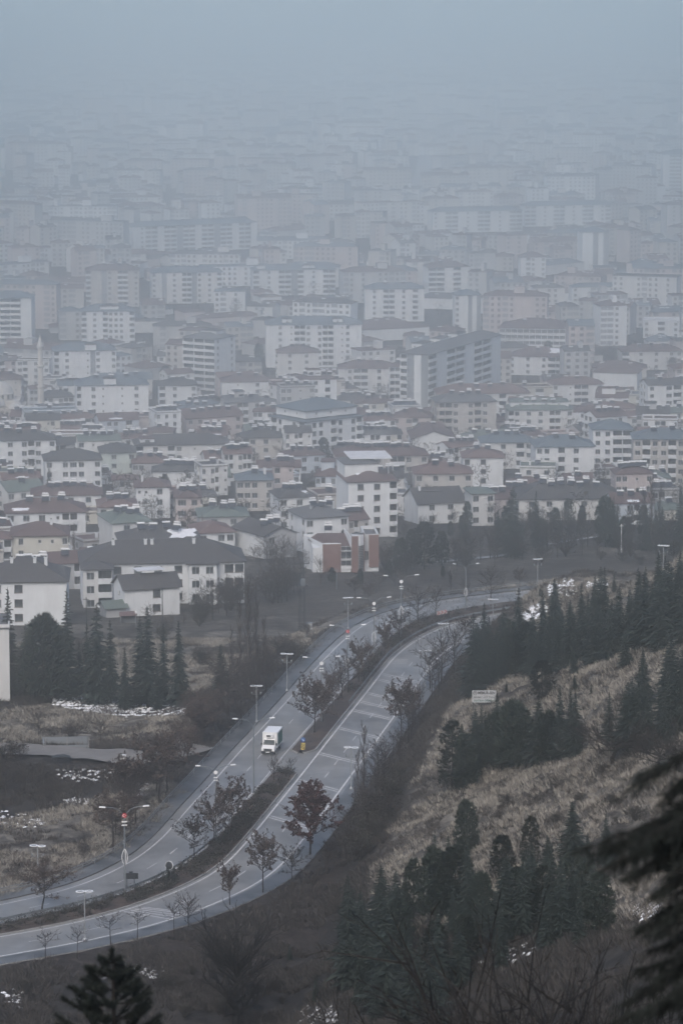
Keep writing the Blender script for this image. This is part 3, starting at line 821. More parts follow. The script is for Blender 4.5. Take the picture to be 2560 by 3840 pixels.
# ---- nearest rows
hero('white block at left edge', 'white three-storey block with dark hipped roof standing behind the left-hand conifers', -70, 250, 2183, 3, 3, 14, 'w_white', 'r_dark', 'bw.w....', '', '', heat=0, chim=(0.35, 0.62, 0.75), frame='framedark', slope=0.5)
hero('white corner house', 'white four-storey house corner cut off by the left edge, before the conifers', -130, 34, 2360, 4, 5, 12, 'w_offwhite', 'r_grey', '..w.', '', '..', roof='flat', first=0)
def l_wing(b, w, d, h):
    t = b.block(-w / 2 + 0.1, -w / 2 + 6.2, -6.0, -0.02, 4, FH, 'wb', 'bwb', '', 'w_offwhite', 'r_dark', 'hip', 0.42, -FH)
    b.block(w / 2 - 12.0, w / 2 - 6.0, -2.0, -0.02, 3, FH, 'ww', '', '', 'w_white', 'r_dark', 'hip', 0.3)
hero('long L-shaped block', 'long white L-shaped block under a broad dark roof, balconies on its left wing', 310, 915, 2112, 3, 6, 15, 'w_white', 'r_dark', 'w..w.w.w.w.wb.rr', 'w.b', '', chim=(0.2, 0.4, 0.44, 0.7), extra=l_wing, frame='framedark', slope=0.5)
def annex(b, w, d, h):
    b.block(-w / 2 - 4.2, -w / 2 - 0.02, -1.0, 4.0, 1, 2.4, '.', '', '', 'w_grey', 'r_green', 'gable', 0.4, 0.0)
    for x in (-w / 2 + 4.2, -w / 2 + 9.0):
        for y in (3.2, 6.0): b.wmb.tube((x, y, h + 0.9), (x, y, h + 3.0), 0.05, 0.05, 5, b.wi('w_slate'))
    b.rmb.box(-w / 2 + 3.6, -w / 2 + 9.6, 2.6, 6.6, h + 3.0, h + 3.12, b.ri('r_pale'))
hero('small white gabled house', 'small white house with dark gable roof, white rooftop canopy and green porch roof', 470, 672, 2203, 2, 20, 8, 'w_white', 'r_dark', '...w..', '.s.', '', roof='gable', slope=0.55, extra=annex, frame='framedark', name='house', cat='house')
hero('cream house', 'cream two-storey house with maroon hipped roof above the dark block at left', 45, 255, 2010, 2, 4, 12, 'w_cream', 'r_maroon', '.w..s.s.w', 'b', '', heat=0, chim=(0.7,), name='house', cat='house',
     extra=lambda b, w, d, h: b.block(-w / 2 - 5.0, -w / 2 - 0.02, -0.5, 8, 2, FH, 'bb', '', '', 'w_white', 'r_red', 'hip', 0.4, -0.6))
hero('white house behind the cream house', 'white three-storey house with snow-edged maroon roof behind the cream house', 28, 320, 1923, 3, 7, 13, 'w_white', 'r_maroon', 'w.w.w.sbb.', 'w.', '', heat=3, chim=(0.55,), snow=(0.05, 0.3, 0.05, 0.3), name='house', cat='house')
hero('grey house with green-grey roof', 'grey house under a mottled green-grey roof, four water heaters on top', 425, 565, 1960, 3, 18, 14, 'w_offwhite', 'r_green', '.w.w', '..', '', heat=4, name='house', cat='house')
hero('house with snowy roof', 'low white house whose dark roof carries a big white snow sheet', 455, 752, 2032, 2, 8, 13, 'w_white', 'r_dark', 'w.w.w.s.ww', '.', '', heat=4, snow=(0.58, 0.98, 0.1, 0.8), name='house', cat='house')
hero('white house with small windows', 'white three-storey house with red roof and paired tiny windows', 511, 637, 1827, 3, 5, 10, 'w_white', 'r_maroon', 'ss.w.', '', '', heat=0, chim=(0.2,), name='house', cat='house')
hero('canopy house', 'low house with pale red canopy roof left of the tiny-windowed white house', 425, 514, 1800, 2, 4, 8, 'w_grey', 'r_red', '.rr.', '', '', slope=0.3, name='house', cat='house')
hero('long dark-roofed house', 'long white two-storey house with a whole row of water heaters on its dark roof', 575, 780, 1768, 2, 3, 10, 'w_white', 'r_dark', '.w..w.w', '', '', heat=8, name='house', cat='house')
hero('pinkish house', 'narrow pinkish three-storey house with enclosed balconies and red roof', 660, 752, 1867, 3, 4, 12, 'w_pink', 'r_maroon', 'tw', '', '', heat=3, name='house', cat='house')
hero('green-roofed house', 'low house under a wide flat-looking green-grey roof', 750, 930, 1938, 2, 6, 13, 'w_grey', 'r_green', '.w.w.', '', '', heat=3, slope=0.3, name='house', cat='house')
hero('red-roofed house with snow', 'white house with red roof half covered by snow, left of the brick villa', 748, 880, 1998, 2, 15, 12, 'w_white', 'r_red', 'w.ww', 'w.w', '', snow=(0.3, 0.6, 0.1, 0.6), name='house', cat='house')
hero('corner house with grey gable wall', 'white house seen corner-on with plain grey-banded side wall and snowy eave', 990, 1112, 2003, 2, 32, 15, 'w_grey', 'r_dark', 'w.', '..', '', roof='gable', axis='y', slope=0.4, side='w_white', heat=3, name='house', cat='house')
hero('grey-roofed house by the tall block', 'white three-storey house with dark grey hipped roof before the five-storey block', 1147, 1306, 1940, 3, 20, 13, 'w_white', 'r_grey', 'w.s.w', 'w.w', '', heat=3, chim=(0.3, 0.8), name='house', cat='house')
def b16(b, w, d, h):
    b.block(-w / 2 + 0.2, w / 2 - 4.0, d * 0.35, d - 0.2, 1, 3.4, '.', '.', '', 'w_white', 'r_grey', 'hip', 0.2, h + 0.4, plinth=False, over=0.3)
    for x in (w / 2 - 8.5, w / 2 - 0.5):
        for y in (d * 0.55, d - 0.5): b.wmb.tube((x, y, h + 0.5), (x, y, h + 4.9), 0.08, 0.08, 5, b.wi('w_white'))
    b.rmb.add([(-w / 2 + 2, d * 0.45, h + 4.9), (w / 2 + 0.3, d * 0.45, h + 4.7), (w / 2 + 0.3, d + 0.4, h + 5.3), (-w / 2 + 2, d + 0.4, h + 5.5),
               (-w / 2 + 2, d * 0.45, h + 5.05), (w / 2 + 0.3, d * 0.45, h + 4.85), (w / 2 + 0.3, d + 0.4, h + 5.45), (-w / 2 + 2, d + 0.4, h + 5.65)],
              [(0, 3, 2, 1), (4, 5, 6, 7), (0, 1, 5, 4), (1, 2, 6, 5), (2, 3, 7, 6), (3, 0, 4, 7)], b.ri('r_pale'))
hero('tall white block', 'five-storey white block with blank left wall and pale canopy on its roof', 1306, 1490, 1806, 5, 11, 17, 'w_white', 'r_maroon', '.w.w.b', '.', '', slope=0.3, snow=(0.2, 0.5, 0.2, 0.7), extra=b16, frame='framedark')
hero('white house with snow on roof', 'white house with snow lumps on its dark roof left of the tall white block', 1050, 1168, 1866, 3, 14, 12, 'w_white', 'r_dark', 'w.w.', '..', '', snow=(0.4, 0.95, 0.05, 0.6), heat=3, name='house', cat='house')
hero('blue-roofed house', 'beige house with blue-grey roof and two tall chimneys left of a pinkish house', 888, 1022, 1802, 3, 4, 11, 'w_beige', 'r_blue', 'tww.w', '', '', chim=(0.45, 0.8), heat=1, name='house', cat='house')
hero('pinkish house beside blue roof', 'pinkish four-storey house joined to the blue-roofed beige house', 1028, 1100, 1748, 4, 4, 11, 'w_pink', 'r_maroon', 'w.s', '', '', heat=2, name='house', cat='house')
hero('white house with dormer', 'white house with dark roof, dormer strip and gabled end right of the tall block', 1566, 1742, 1884, 2, 16, 13, 'w_white', 'r_dark', '.w.w.', '...', '', roof='gable', slope=0.5, chim=(0.15,), extra=penthouse((0.12, 0.6, 0.35, 0.6, 0.2, 2.4, 'ss')), name='house', cat='house')
hero('beige red-roofed house', 'beige three-storey house under a plain red roof behind the dormer house', 1556, 1770, 1777, 3, 3, 12, 'w_beige', 'r_red', 'w.w.w.w', '', '', heat=2, name='house', cat='house')
hero('long maroon-roofed block', 'long beige block with dark balcony bands under a maroon roof behind the tall block', 1262, 1604, 1710, 3, 5, 13, 'w_beige', 'r_maroon', 'w.bb.w.bbw.w', '', '', heat=9, name='apartment_building')
hero('white gabled hall', 'plain white gable-fronted hall without windows', 1545, 1706, 1645, 2, 3, 20, 'w_white', 'r_maroon', '....', '', '', roof='gable', axis='y', slope=0.35, name='hall', cat='hall')
def mansard(b, w, d, h):
    b.block(-w / 2 + 1.6, w / 2 - 1.6, 1.6, d - 1.6, 1, 2.6, '.s.s.s.', '.s.s.', '', 'w_white', 'r_blue', 'hip', 0.35, h + 0.9, plinth=False, over=0.7)
hero('corner block with blue attic', 'white five-storey corner block with blue-grey attic roof above the small houses', 1143, 1361, 1572, 5, 38, 20, 'w_white', 'r_blue', '.ww.bw.wb', 'bw.wb', '', slope=0.12, extra=mansard, heat=0, frame='framedark')
hero('white house with red roof at right', 'white three-storey house with red hipped roof and two window columns', 1736, 1886, 1717, 3, 1, 12, 'w_white', 'r_red', 'w.w..', '', 'b', heat=2, frame='framedark', name='house', cat='house')
hero('white grey-roofed apartments', 'white four-storey block with wide blue-grey roof above the right-hand trees', 2008, 2228, 1676, 4, 4, 14, 'w_white', 'r_blue', 'ww.b.w..', '.', '', heat=2)
hero('white block with dark balconies', 'white five-storey block with two columns of dark open balconies', 2222, 2370, 1612, 5, 2, 13, 'w_white', 'r_blue', 'wwbb', '', '')
hero('beige block at right edge', 'beige five-storey block with arched balconies cut by the right edge', 2374, 2600, 1648, 5, -2, 13, 'w_beige', 'r_blue', 'wbwwbw.', '', '', heat=2)
hero('blue-roofed block at right', 'white three-storey block with long blue-grey roof left of the balcony block', 1806, 1998, 1660, 3, 3, 13, 'w_offwhite', 'r_blue', '..w.bw', '', '', heat=3)
hero('long low building behind park trees', 'long low building with dark roof and a line of water heaters behind park trees', 1944, 2335, 1872, 2, 3, 16, 'w_offwhite', 'r_dark', '.w.w.w.w.w.w', '', '', heat=7, chim=(0.3, 0.42, 0.5, 0.75), slope=0.55)
hero('little green-roofed house', 'little off-white house with tilted green-grey roof beside park trees', 1770, 1852, 1852, 3, 10, 10, 'w_offwhite', 'r_green', 'w.w', '.', '', slope=0.25, name='house', cat='house')
# ---- middle distance
hero('long school', 'long white three-storey school-like block with ribbon windows and red roof', 1872, 2140, 1232, 4, -8, 26, 'w_white', 'r_maroon', 'rrrrrrrrrrrr', '', '....', slope=0.3, heat=2)
hero('white red-roofed block before the school', 'white block with red roof and pale roof sheet in front of the school', 1905, 2110, 1338, 3, -12, 18, 'w_white', 'r_maroon', 'w.w.wbb', '', 'w.w', heat=1, snow=(0.7, 0.98, 0.3, 0.9))
hero('grey tower', 'eight-storey grey and white balcony slab running away to the right', 1500, 1604, 1328, 9, -25, 78, 'w_white', 'r_grey', 'b|.|', '', 'b.bb.bb.', slope=0.4, axis='y', fh=3.05, frame='framedark',
     extra=penthouse((0.1, 0.45, 0.12, 0.24, 0.3, 3.2, 'ss'), (0.1, 0.45, 0.36, 0.48, 0.3, 3.2, 'ss'), (0.1, 0.45, 0.6, 0.72, 0.3, 3.2, 'ss')))
hero('wide seven-storey block', 'wide white seven-storey block with two white stair towers on its roof', 998, 1356, 1218, 7, 3, 16, 'w_white', 'r_blue', '..w.sbbw.wbb.sw..', '', 'b.b', extra=penthouse((0.17, 0.27, 0.1, 0.5, 0.0, 2.6, 's'), (0.7, 0.8, 0.1, 0.5, 0.0, 2.6, 's')))
hero('white block by the minaret', 'white six-storey block with stepped white stair tower just right of the minaret', 205, 435, 1316, 6, 8, 15, 'w_white', 'r_blue', 'b.w...s|w..w', 'w.w', '', extra=penthouse((0.5, 0.68, 0.0, 0.4, 0.0, 2.8, '.')))
hero('white six-storey block', 'white six-storey block with rows of tiny windows below the minaret block', 290, 556, 1445, 6, 8, 15, 'w_white', 'r_blue', 'b..w.s...s..w..', 'w.w', '', extra=penthouse((0.38, 0.55, 0.0, 0.4, 0.0, 2.6, '.')), heat=3)
hero('balcony tower', 'tall eight-storey tower with zigzag balconies on its left face', 684, 806, 1268, 8, -32, 17, 'w_white', 'r_grey', 'bbb', '', 'w.w', slope=0.3, par='w_white', extra=penthouse((0.3, 0.8, 0.4, 0.8, 0.4, 2.8, 's')))
hero('left-edge balcony slab', 'tall slab at left edge with two columns of wide dark balconies', -40, 118, 1118, 8, -2, 15, 'w_white', 'r_blue', '.bb.', '', '')
hero('block with dark lower corner', 'white six-storey block with dark balconied lower corner near the left-edge slab', 306, 505, 1168, 6, 4, 15, 'w_white', 'r_blue', 'b.w.bwww.b', 'b', '', extra=penthouse((0.35, 0.7, 0.1, 0.6, 0.2, 2.4, '.')))
hero('small white block', 'small white four-storey block with dark roof beside the zigzag balcony tower', 598, 738, 1446, 4, 6, 13, 'w_white', 'r_dark', 'b.w..w', 'w', '', heat=2)
hero('white stepped house', 'white stepped house with maroon roof between the balcony tower and attic block', 832, 1026, 1432, 3, 5, 13, 'w_white', 'r_maroon', '..s..w.w', '', '', heat=2, name='house', cat='house')
hero('maroon-roofed block', 'off-white four-storey block with maroon roof before the seven-storey block', 1040, 1196, 1324, 4, 3, 14, 'w_offwhite', 'r_maroon', '.w.w.', 'b', '', heat=2)
hero('grey-roofed block below it', 'off-white block with dark maroon roof left of the grey slab', 1270, 1490, 1382, 4, 2, 14, 'w_offwhite', 'r_maroon', '.wbb.w..', '', '', heat=2)
hero('curved bay block', 'beige five-storey block with rounded balcony bays before the grey slab', 1640, 1860, 1508, 5, 8, 14, 'w_beige', 'r_grey', 'bbw.wbw.', 'b.b', '', heat=4, par='w_beige')
hero('long green-roofed block', 'long four-storey block with green-grey double roof right of the curved bays', 1905, 2146, 1538, 4, 3, 13, 'w_offwhite', 'r_green', 'bw.w.w.bb.w', '', '', heat=4, extra=penthouse((0.05, 0.95, 0.25, 0.9, 0.6, 2.6, '.s.s.s.s.'), rm='r_green'))
hero('wide red roof', 'four-storey block under a very wide red roof in front of the grey slab', 1640, 1985, 1476, 4, 4, 15, 'w_offwhite', 'r_red', 'w.b.w.w.b.w.', '', '', heat=4)
hero('white red-roofed pair', 'white three-storey house pair with red roofs right of the wide red roof', 2068, 2262, 1442, 3, 6, 13, 'w_white', 'r_red', 'w.sbb.w', 'w.w', '', heat=1, name='house', cat='house')
hero('left-edge balcony house', 'white four-storey house with glazed balconies at left edge below the mosque', -50, 208, 1652, 4, 9, 12, 'w_white', 'r_dark', '.b.w.wbw.w', '', '', name='apartment_building', heat=3)
hero('cross-roofed house', 'white house with spreading grey-maroon roof and bay window, left of the pale green house', 172, 380, 1727, 3, 8, 13, 'w_white', 'r_dark', 'w.wtw.w', '', '', name='house', cat='house')
hero('pale green house', 'pale green three-storey house with dark maroon roof', 380, 510, 1698, 3, 7, 13, 'w_green', 'r_dark', '.w.w', '', '', name='house', cat='house')
hero('row of terraced houses', 'long off-white terrace with mixed maroon roofs right of the pale green house', 512, 862, 1668, 3, 8, 13, 'w_offwhite', 'r_dark', 'b.w.bw.s.w.w', '', '', heat=0, extra=penthouse((0.05, 0.2, 0.1, 0.6, -0.3, 2.0, 'w'), rm='r_maroon'))
hero('low maroon roof with heaters', 'low house with maroon roof and heater row above the snow-edged white house', 122, 380, 1858, 2, 5, 12, 'w_white', 'r_maroon', 'w.w.w.w.', '', '', heat=5, name='house', cat='house')
hero('red-roofed house in the middle left', 'small house with red roof and snowy eave below the canopy house', 372, 512, 1902, 2, 6, 12, 'w_offwhite', 'r_red', 'w.w.', '', '', heat=3, snow=(0.0, 0.9, 0.0, 0.12), name='house', cat='house')
hero('beige house left of attic block', 'beige three-storey house with dark roof left of the corner attic block', 912, 1058, 1642, 3, 5, 12, 'w_beige', 'r_dark', 'bw.w.s', '', '', heat=3, name='house', cat='house')
# ---- far landmarks in the haze
hero('far long balcony slab', 'very long hazy white slab with repeating balcony columns, upper left', 505, 962, 842, 6, 26, 14, 'w_white', 'r_blue', '.wbb.bb|bb.bb|bb.bb.', '', '', heat=4)
hero('far five-storey slab', 'hazy white slab with balcony columns just below the very long slab', 950, 1258, 1012, 5, 8, 14, 'w_white', 'r_blue', 'b.w.bb|b.w.bb', '', 'b', extra=penthouse((0.05, 0.15, 0.1, 0.5, 0.0, 2.4, '.'), (0.6, 0.75, 0.1, 0.5, 0.0, 2.4, '.')))
hero('far block right of centre', 'hazy white block with mixed balconies right of centre, behind the grey slab', 1370, 1590, 1084, 6, 3, 14, 'w_white', 'r_blue', '.w.bb.w.b.', '', 'w', heat=2)
hero('far blank-walled block', 'hazy white block with broad blank left wall, right of centre', 1606, 1760, 1002, 6, 12, 15, 'w_white', 'r_maroon', 'bb.b.', '...', '', heat=2)
hero('far terrace of slabs', 'very long hazy slab of linked balconies, upper right', 1620, 1960, 792, 5, 14, 14, 'w_white', 'r_blue', 'w.bb.w.bb.w.bb', '', '')
hero('far terrace of slabs right', 'right half of the long hazy balcony slab, upper right', 1965, 2292, 770, 5, 12, 14, 'w_white', 'r_blue', 'bb.w.bb.w.bb.wb', '', '')
hero('far white tower', 'hazy tower with broad blank white wall panels, upper right', 2182, 2282, 872, 8, 8, 16, 'w_white', 'r_blue', '..|.|', '', '')
hero('far right edge tower', 'faint tall tower at right edge near the top', 2486, 2600, 580, 11, 2, 18, 'w_white', 'r_blue', '.bb.b', '', '')
hero('block behind grey slab', 'hazy white block with dark stair strips behind the grey slab', 1706, 1802, 1108, 7, 4, 14, 'w_white', 'r_blue', 'w..|.|', '', '')
hero('hazy pinkish block', 'hazy block with pinkish panels and dark window columns, upper left', 322, 520, 1014, 7, 3, 14, 'w_beige', 'r_maroon', 'b..|w.bb.w', '', '', heat=2)
hero('hazy white block beside it', 'hazy white block with narrow wings right of the pinkish-panelled block', 570, 832, 1022, 6, 8, 14, 'w_offwhite', 'r_blue', 'w.|.w.bb|w.w.b', '', '', heat=2)
hero('hazy white block far right', 'hazy white block with two window columns, right side above the school', 1952, 2045, 965, 5, 4, 14, 'w_white', 'r_maroon', '.bw.w', '', '')
hero('flat-roofed pair at right', 'white house with two bright flat roof sheets near right edge', 2410, 2545, 1205, 3, -6, 14, 'w_white', 'r_pale', 'w.b.w', '', 'w.', roof='flat', name='house', cat='house')
hero('red-roofed row at right edge', 'off-white row of houses with maroon roof and bay windows at right edge', 2330, 2560, 1318, 3, 6, 13, 'w_offwhite', 'r_maroon', 'b.w.w.ww', '', '', heat=3, name='apartment_building')
hero('grey-walled house at right', 'plain white-walled house with maroon roof above the green-roofed block', 2225, 2385, 1398, 3, -14, 14, 'w_white', 'r_maroon', '......', '', '.', name='house', cat='house')

# ---- brick villa
def villa():
    x, y, z = hit(1285, 2146)
    s = scale_at(x, y, z); k = 1 / s * 320 / 1568.0        # zoom pixel -> metre
    b = Bld('brick_villa', 'modern red brick villa with white parapets, glass-block stair and tiled roof well', 'house', (x, y, z), R(4), False)
    M['brickwall'] = mat('brick_facing', (0.19, 0.118, 0.105), (0.145, 0.09, 0.082), 6, 0.9, 0.2, 12)
    X = lambda q: (q - 757) * k
    zt = (985 - 470) * k * 1.02
    W = b.wi('w_white'); Bk = b.wi('brickwall'); wm = b.wmb
    D = 12.0
    # left volume: brick front, white left side, parapets round a tiled roof well
    wm.box(X(90) + 1.5, X(905), 0.25, D, -4, zt - 0.9, W)
    wm.box(X(388), X(722), 0.0, 0.24, -2, zt, Bk)
    wm.box(X(388) - 0.02, X(722) + 0.02, -0.04, 0.4, zt, zt + 0.22, W)
    wm.add([(X(388) - 0.25, 0.0, -3), (X(388) - 0.25, 0.0, zt + 0.2), (X(90), D, zt + 0.2), (X(90), D, -3), (X(388), 0.0, -3), (X(388), 0.0, zt + 0.2), (X(90) + 0.35, D, zt + 0.2), (X(90) + 0.35, D, -3)],
           [(0, 1, 2, 3), (7, 6, 5, 4), (1, 5, 6, 2), (0, 4, 5, 1), (3, 2, 6, 7)], W)
    wm.box(X(90), X(905) - 1.0, D - 0.3, D, zt - 0.9, zt + 0.35, W)
    # right volume
    wm.box(X(1160), X(1425), 1.6, D + 1, -4, zt + 1.2, W)
    wm.box(X(1245), X(1425) + 0.02, 1.3, 1.59, 0.9, zt + 1.9, Bk)
    for a0, a1, c0, c1 in ((X(1160), X(1425), 1.6, 1.85), (X(1160), X(1425), D + 0.75, D + 1), (X(1160), X(1160) + 0.25, 1.86, D + 0.74), (X(1425) - 0.25, X(1425), 1.86, D + 0.74)):
        wm.box(a0, a1, c0, c1, zt + 1.2, zt + 2.0, W)
    b.rmb.box(X(1160) + 0.26, X(1425) - 0.26, 1.86, D + 0.74, zt + 1.203, zt + 1.26, b.ri('r_grey'))
    b.rmb.box(X(918) + 0.1, X(1158), 0.45, 2.45, zt + 2.203, zt + 2.24, b.ri('r_grey'))
    # stair tower: brick fin, curved white head, glass blocks
    wm.box(X(918), X(1035), -0.9, 2.5, -2, zt + 2.0, Bk)
    wm.box(X(918) - 0.02, X(1035) + 0.02, -0.95, 2.55, zt + 2.0, zt + 2.2, W)
    n = 8; xa, xb = X(1036), X(1140)
    pts = [(xa + (xb - xa) * i / n, -0.3 - 0.9 * math.cos(i / n * math.pi / 2)) for i in range(n + 1)]
    g0, g1 = zt * 0.06, zt - 0.2
    for (p, q) in zip(pts[:-1], pts[1:]):
        wm.quad((*p, g1), (*q, g1), (*q, zt + 2.1), (*p, zt + 2.1), W); wm.quad((*p, -2), (*q, -2), (*q, g0), (*p, g0), W)
    wm.box(X(1141), X(1158), -0.3, 2.5, -2, zt + 2.3, Bk)
    wm.box(X(1036), X(1140), 0.4, 2.5, -2, zt + 2.1, W)
    gb = MB(); rows = 15
    for j in range(rows):
        za, zb = g0 + (g1 - g0) * j / rows, g0 + (g1 - g0) * (j + 1) / rows
        for (p, q) in zip(pts[:-1], pts[1:]):
            e = 0.05
            pa = (p[0] + (q[0] - p[0]) * 0.12, p[1] + (q[1] - p[1]) * 0.12); qa = (p[0] + (q[0] - p[0]) * 0.88, p[1] + (q[1] - p[1]) * 0.88)
            gb.add([(*pa, za + e), (*qa, za + e), (*qa, zb - e), (*pa, zb - e), (pa[0], pa[1] + 0.2, za + e), (qa[0], qa[1] + 0.2, za + e), (qa[0], qa[1] + 0.2, zb - e), (pa[0], pa[1] + 0.2, zb - e)],
                   [(0, 1, 2, 3), (0, 4, 5, 1), (1, 5, 6, 2), (2, 6, 7, 3), (3, 7, 4, 0)])
    gl = gb.build('glass_block_wall', M['glass'], b.root); gl['kind'] = 'stuff'
    gj = MB()
    for (p, q) in zip(pts[:-1], pts[1:]): gj.quad((p[0], p[1] + 0.1, g0), (q[0], q[1] + 0.1, g0), (q[0], q[1] + 0.1, g1), (p[0], p[1] + 0.1, g1))
    gj.build('mortar_grid', M['w_white'], b.root)
    # glazing strips
    for (q0, q1, z0, z1, yy) in ((724, 916, 0.22, 0.42, 0.1), (724, 916, 0.47, 0.73, 0.1), (724, 916, 0.76, 0.92, 0.1), (1162, 1243, 0.38, 0.72, 1.42)):
        w_ = X(q1) - X(q0); h_ = (z1 - z0) * zt
        wo_ = link('window', window_mesh(w_, h_, 'frame', False, 1), b.root, ((X(q0) + X(q1)) / 2, yy, (z0 + z1) / 2 * zt), 0)
        link('pane', pane_mesh(w_, h_), wo_)
    wm.box(X(724), X(916), 0.05, 0.245, zt * 0.10, zt * 0.205, W)
    # tiled roof
    mi = b.ri('r_maroon')
    b.rmb.add([(X(388) + 0.1, 0.42, zt - 0.75), (X(905), 0.3, zt - 1.0), (X(905), D - 3.5, zt + 1.2), (X(330), D - 3.5, zt + 1.2), (X(250), D - 0.4, zt - 0.4), (X(905), D - 0.4, zt - 0.4), (X(150), D - 3.5, zt - 0.4)],
              [(0, 1, 2, 3), (3, 2, 5, 4), (0, 3, 6)], mi)
    wm.add([(X(830), D - 3, zt - 1), (X(905), 0.2, zt - 1), (X(905), 0.2, zt - 0.5), (X(830), D - 3, zt + 2.0), (X(850), D - 3, zt - 1), (X(918), 0.2, zt - 1), (X(918), 0.2, zt + 1.8), (X(850), D - 3, zt + 2.0)],
           [(0, 1, 2, 3), (4, 7, 6, 5), (3, 2, 6, 7), (1, 5, 6, 2)], W)
    link('water_heater', heater_mesh(True), b.root, (X(540), D - 2.2, zt + 1.6), -0.1)
    b.done()
    HERO.append(('brick villa', x, y, 12, (1150, 1420, 1960, 2150), y)); FOOT.append((x, y + 7, 14, 12))
villa()

# ---- mosque and minaret
def mosque():
    x, y, z = hit(10, 1585)
    b = thing('mosque', 'pale stone mosque with stepped lead domes at the left edge', 'mosque', (x, y, z))
    s = scale_at(x, y, z); M['stone'] = mat('pale_stone', (0.55, 0.53, 0.49), (0.42, 0.40, 0.37), 0.5, 0.9); M['lead'] = mat('lead_dome', (0.50, 0.49, 0.46), (0.38, 0.38, 0.38), 0.6, 0.55)
    def dome(r, cx, cy, z0, nm):
        mb = MB(); mb.lathe([(r * 1.06, -0.35), (r * 1.06, 0)] + [(r * math.cos(t), r * 0.82 * math.sin(t)) for t in np.linspace(0, 1.5, 8)] + [(0.03, r * 0.9)], 20, 0, (cx, cy, z0)); mb.build(nm, M['lead'], b, True)
    mb = MB(); mb.box(-14, 8.5, 0, 20, -4, 6.0); mb.box(-12, 6.5, 2.5, 18, 6.0, 8.4)
    mb.lathe([(5.8, 8.4), (5.8, 11.2)], 20, 0, (-2, 10, 0)); mb.build('wall', M['stone'], b)
    dome(5.6, -2, 10, 11.2, 'dome'); dome(3.6, -2.5, 2.8, 7.2, 'dome'); dome(2.6, 5.2, 4.0, 6.6, 'dome'); dome(2.0, 4.6, 0.8, 6.05, 'dome')
    for k in range(14):
        t = 2 * math.pi * k / 14 + 0.1
        if math.sin(t) < 0.3:
            m2 = MB(); m2.box(-0.45, 0.45, -0.06, 0.05, -0.9, 0.9); m2.build('window', M['glass'], b).matrix_local = Matrix.Translation((-2 + 5.82 * math.cos(t), 10 + 5.82 * math.sin(t), 9.8)) @ Matrix.Rotation(t + math.pi / 2, 4, 'Z')
    for k in range(5):
        m2 = MB(); m2.box(-0.5, 0.5, -0.06, 0.05, -1.1, 1.1); m2.build('window', M['glass'], b).location = (-10 + 4 * k, -0.01, 3.4)
    HERO.append(('mosque', x, y, 16, (-60, 105, 1465, 1600), y)); FOOT.append((x, y + 10, 16, 16))
    x, y, z = hit(156, 1580)
    mn = thing('minaret', 'slender pale stone minaret with two galleries and pointed cap', 'minaret', (x, y, z))
    ht = (1580 - 1252) / scale_at(x, y, z); u = ht / 100.0
    mb = MB(); mb.lathe([(1.25, -3), (1.25, u * 38)], 14); mb.lathe([(1.15, u * 41), (1.12, u * 62)], 14); mb.lathe([(1.0, u * 65), (0.95, u * 83)], 14); mb.build('shaft', M['stone'], mn, False)
    for z0 in (38, 62):
        mb = MB(); mb.lathe([(1.25, u * z0), (1.7, u * (z0 + 1.6)), (1.72, u * (z0 + 3.2)), (1.45, u * (z0 + 3.2)), (1.4, u * (z0 + 2)), (1.0, u * (z0 + 3.4))], 14); mb.build('gallery', M['stone'], mn)
    mb = MB(); mb.lathe([(1.0, u * 83), (1.45, u * 84), (1.4, u * 87), (0.6, u * 93), (0.12, u * 99), (0.02, u * 101)], 14); mb.build('cap', M['lead'], mn, True)
    HERO.append(('minaret', x, y, 4, (135, 170, 1252, 1580), y)); FOOT.append((x, y, 4, 4))
mosque()

# ---- filler town: individual buildings
def overlap(a, b):
    w = min(a[1], b[1]) - max(a[0], b[0]); h = min(a[3], b[3]) - max(a[2], b[2])
    return max(0, w) * max(0, h)
cands = []
r2 = random.Random(5)
yy_ = 700.0
while yy_ < 1830:
    half = 0.108 * yy_ + 12
    xx = -half + r2.uniform(0, 18)
    while xx < half:
        cands.append((xx + r2.uniform(-5, 5), yy_ + r2.uniform(-10, 10))); xx += r2.uniform(15, 27) if yy_ < 1250 else r2.uniform(20, 36)
    yy_ += (20 if yy_ < 1250 else 28) + r2.uniform(-3, 4)
PATS = ['w.w.w.', 'bw.w.b', 'w.bb.w', '.ww.b.', 'ww.s.w', 'tb.w.w', '.w..w.', 'bb.wbb', 'w.s.sw.', 'w.tb.s']
FILL = []
for (x, y) in cands:
    z = H1(x, y)
    px, py, zc = project(x, y, z)
    if (y < 915 and px > 1380) or (y < 800 and px > 640): continue                 # park and road bend
    if y < 690: continue
    if any(math.hypot(x - fx, (y + 6) - fy) < fr + 6.5 for fx, fy, fr, fm in FOOT): continue
    fl = r2.choice([1, 2, 2, 2, 3, 3, 4]) if y < 1250 else r2.choice([3, 3, 4, 4, 5, 5, 6, 6, 7])
    w = r2.uniform(8, 14) if y < 1250 else r2.uniform(10, 24); dpt = r2.uniform(8, 13)
    ok = False
    for tryfl in (fl, 3, 2):
        top = project(x, y, z + tryfl * FH + 2.5)[1]
        rect = (px - w / 2 * F / zc, px + w / 2 * F / zc, top, py)
        bad = False
        for (nm, hx, hy, hr, hrect, hd) in HERO:
            if hd > y + 3:
                area = (hrect[1] - hrect[0]) * (hrect[3] - hrect[2])
                if overlap(rect, hrect) > 0.22 * area: bad = True; break
        if not bad: ok = True; fl = tryfl; break
    if not ok: continue
    FILL.append((x, y, z, w, dpt, fl, rect))
    FOOT.append((x, y + dpt / 2, max(w, dpt) * 0.5, dpt))
maxf = 300 - len(HERO)
FILL = FILL[:maxf]
fill_recs = []
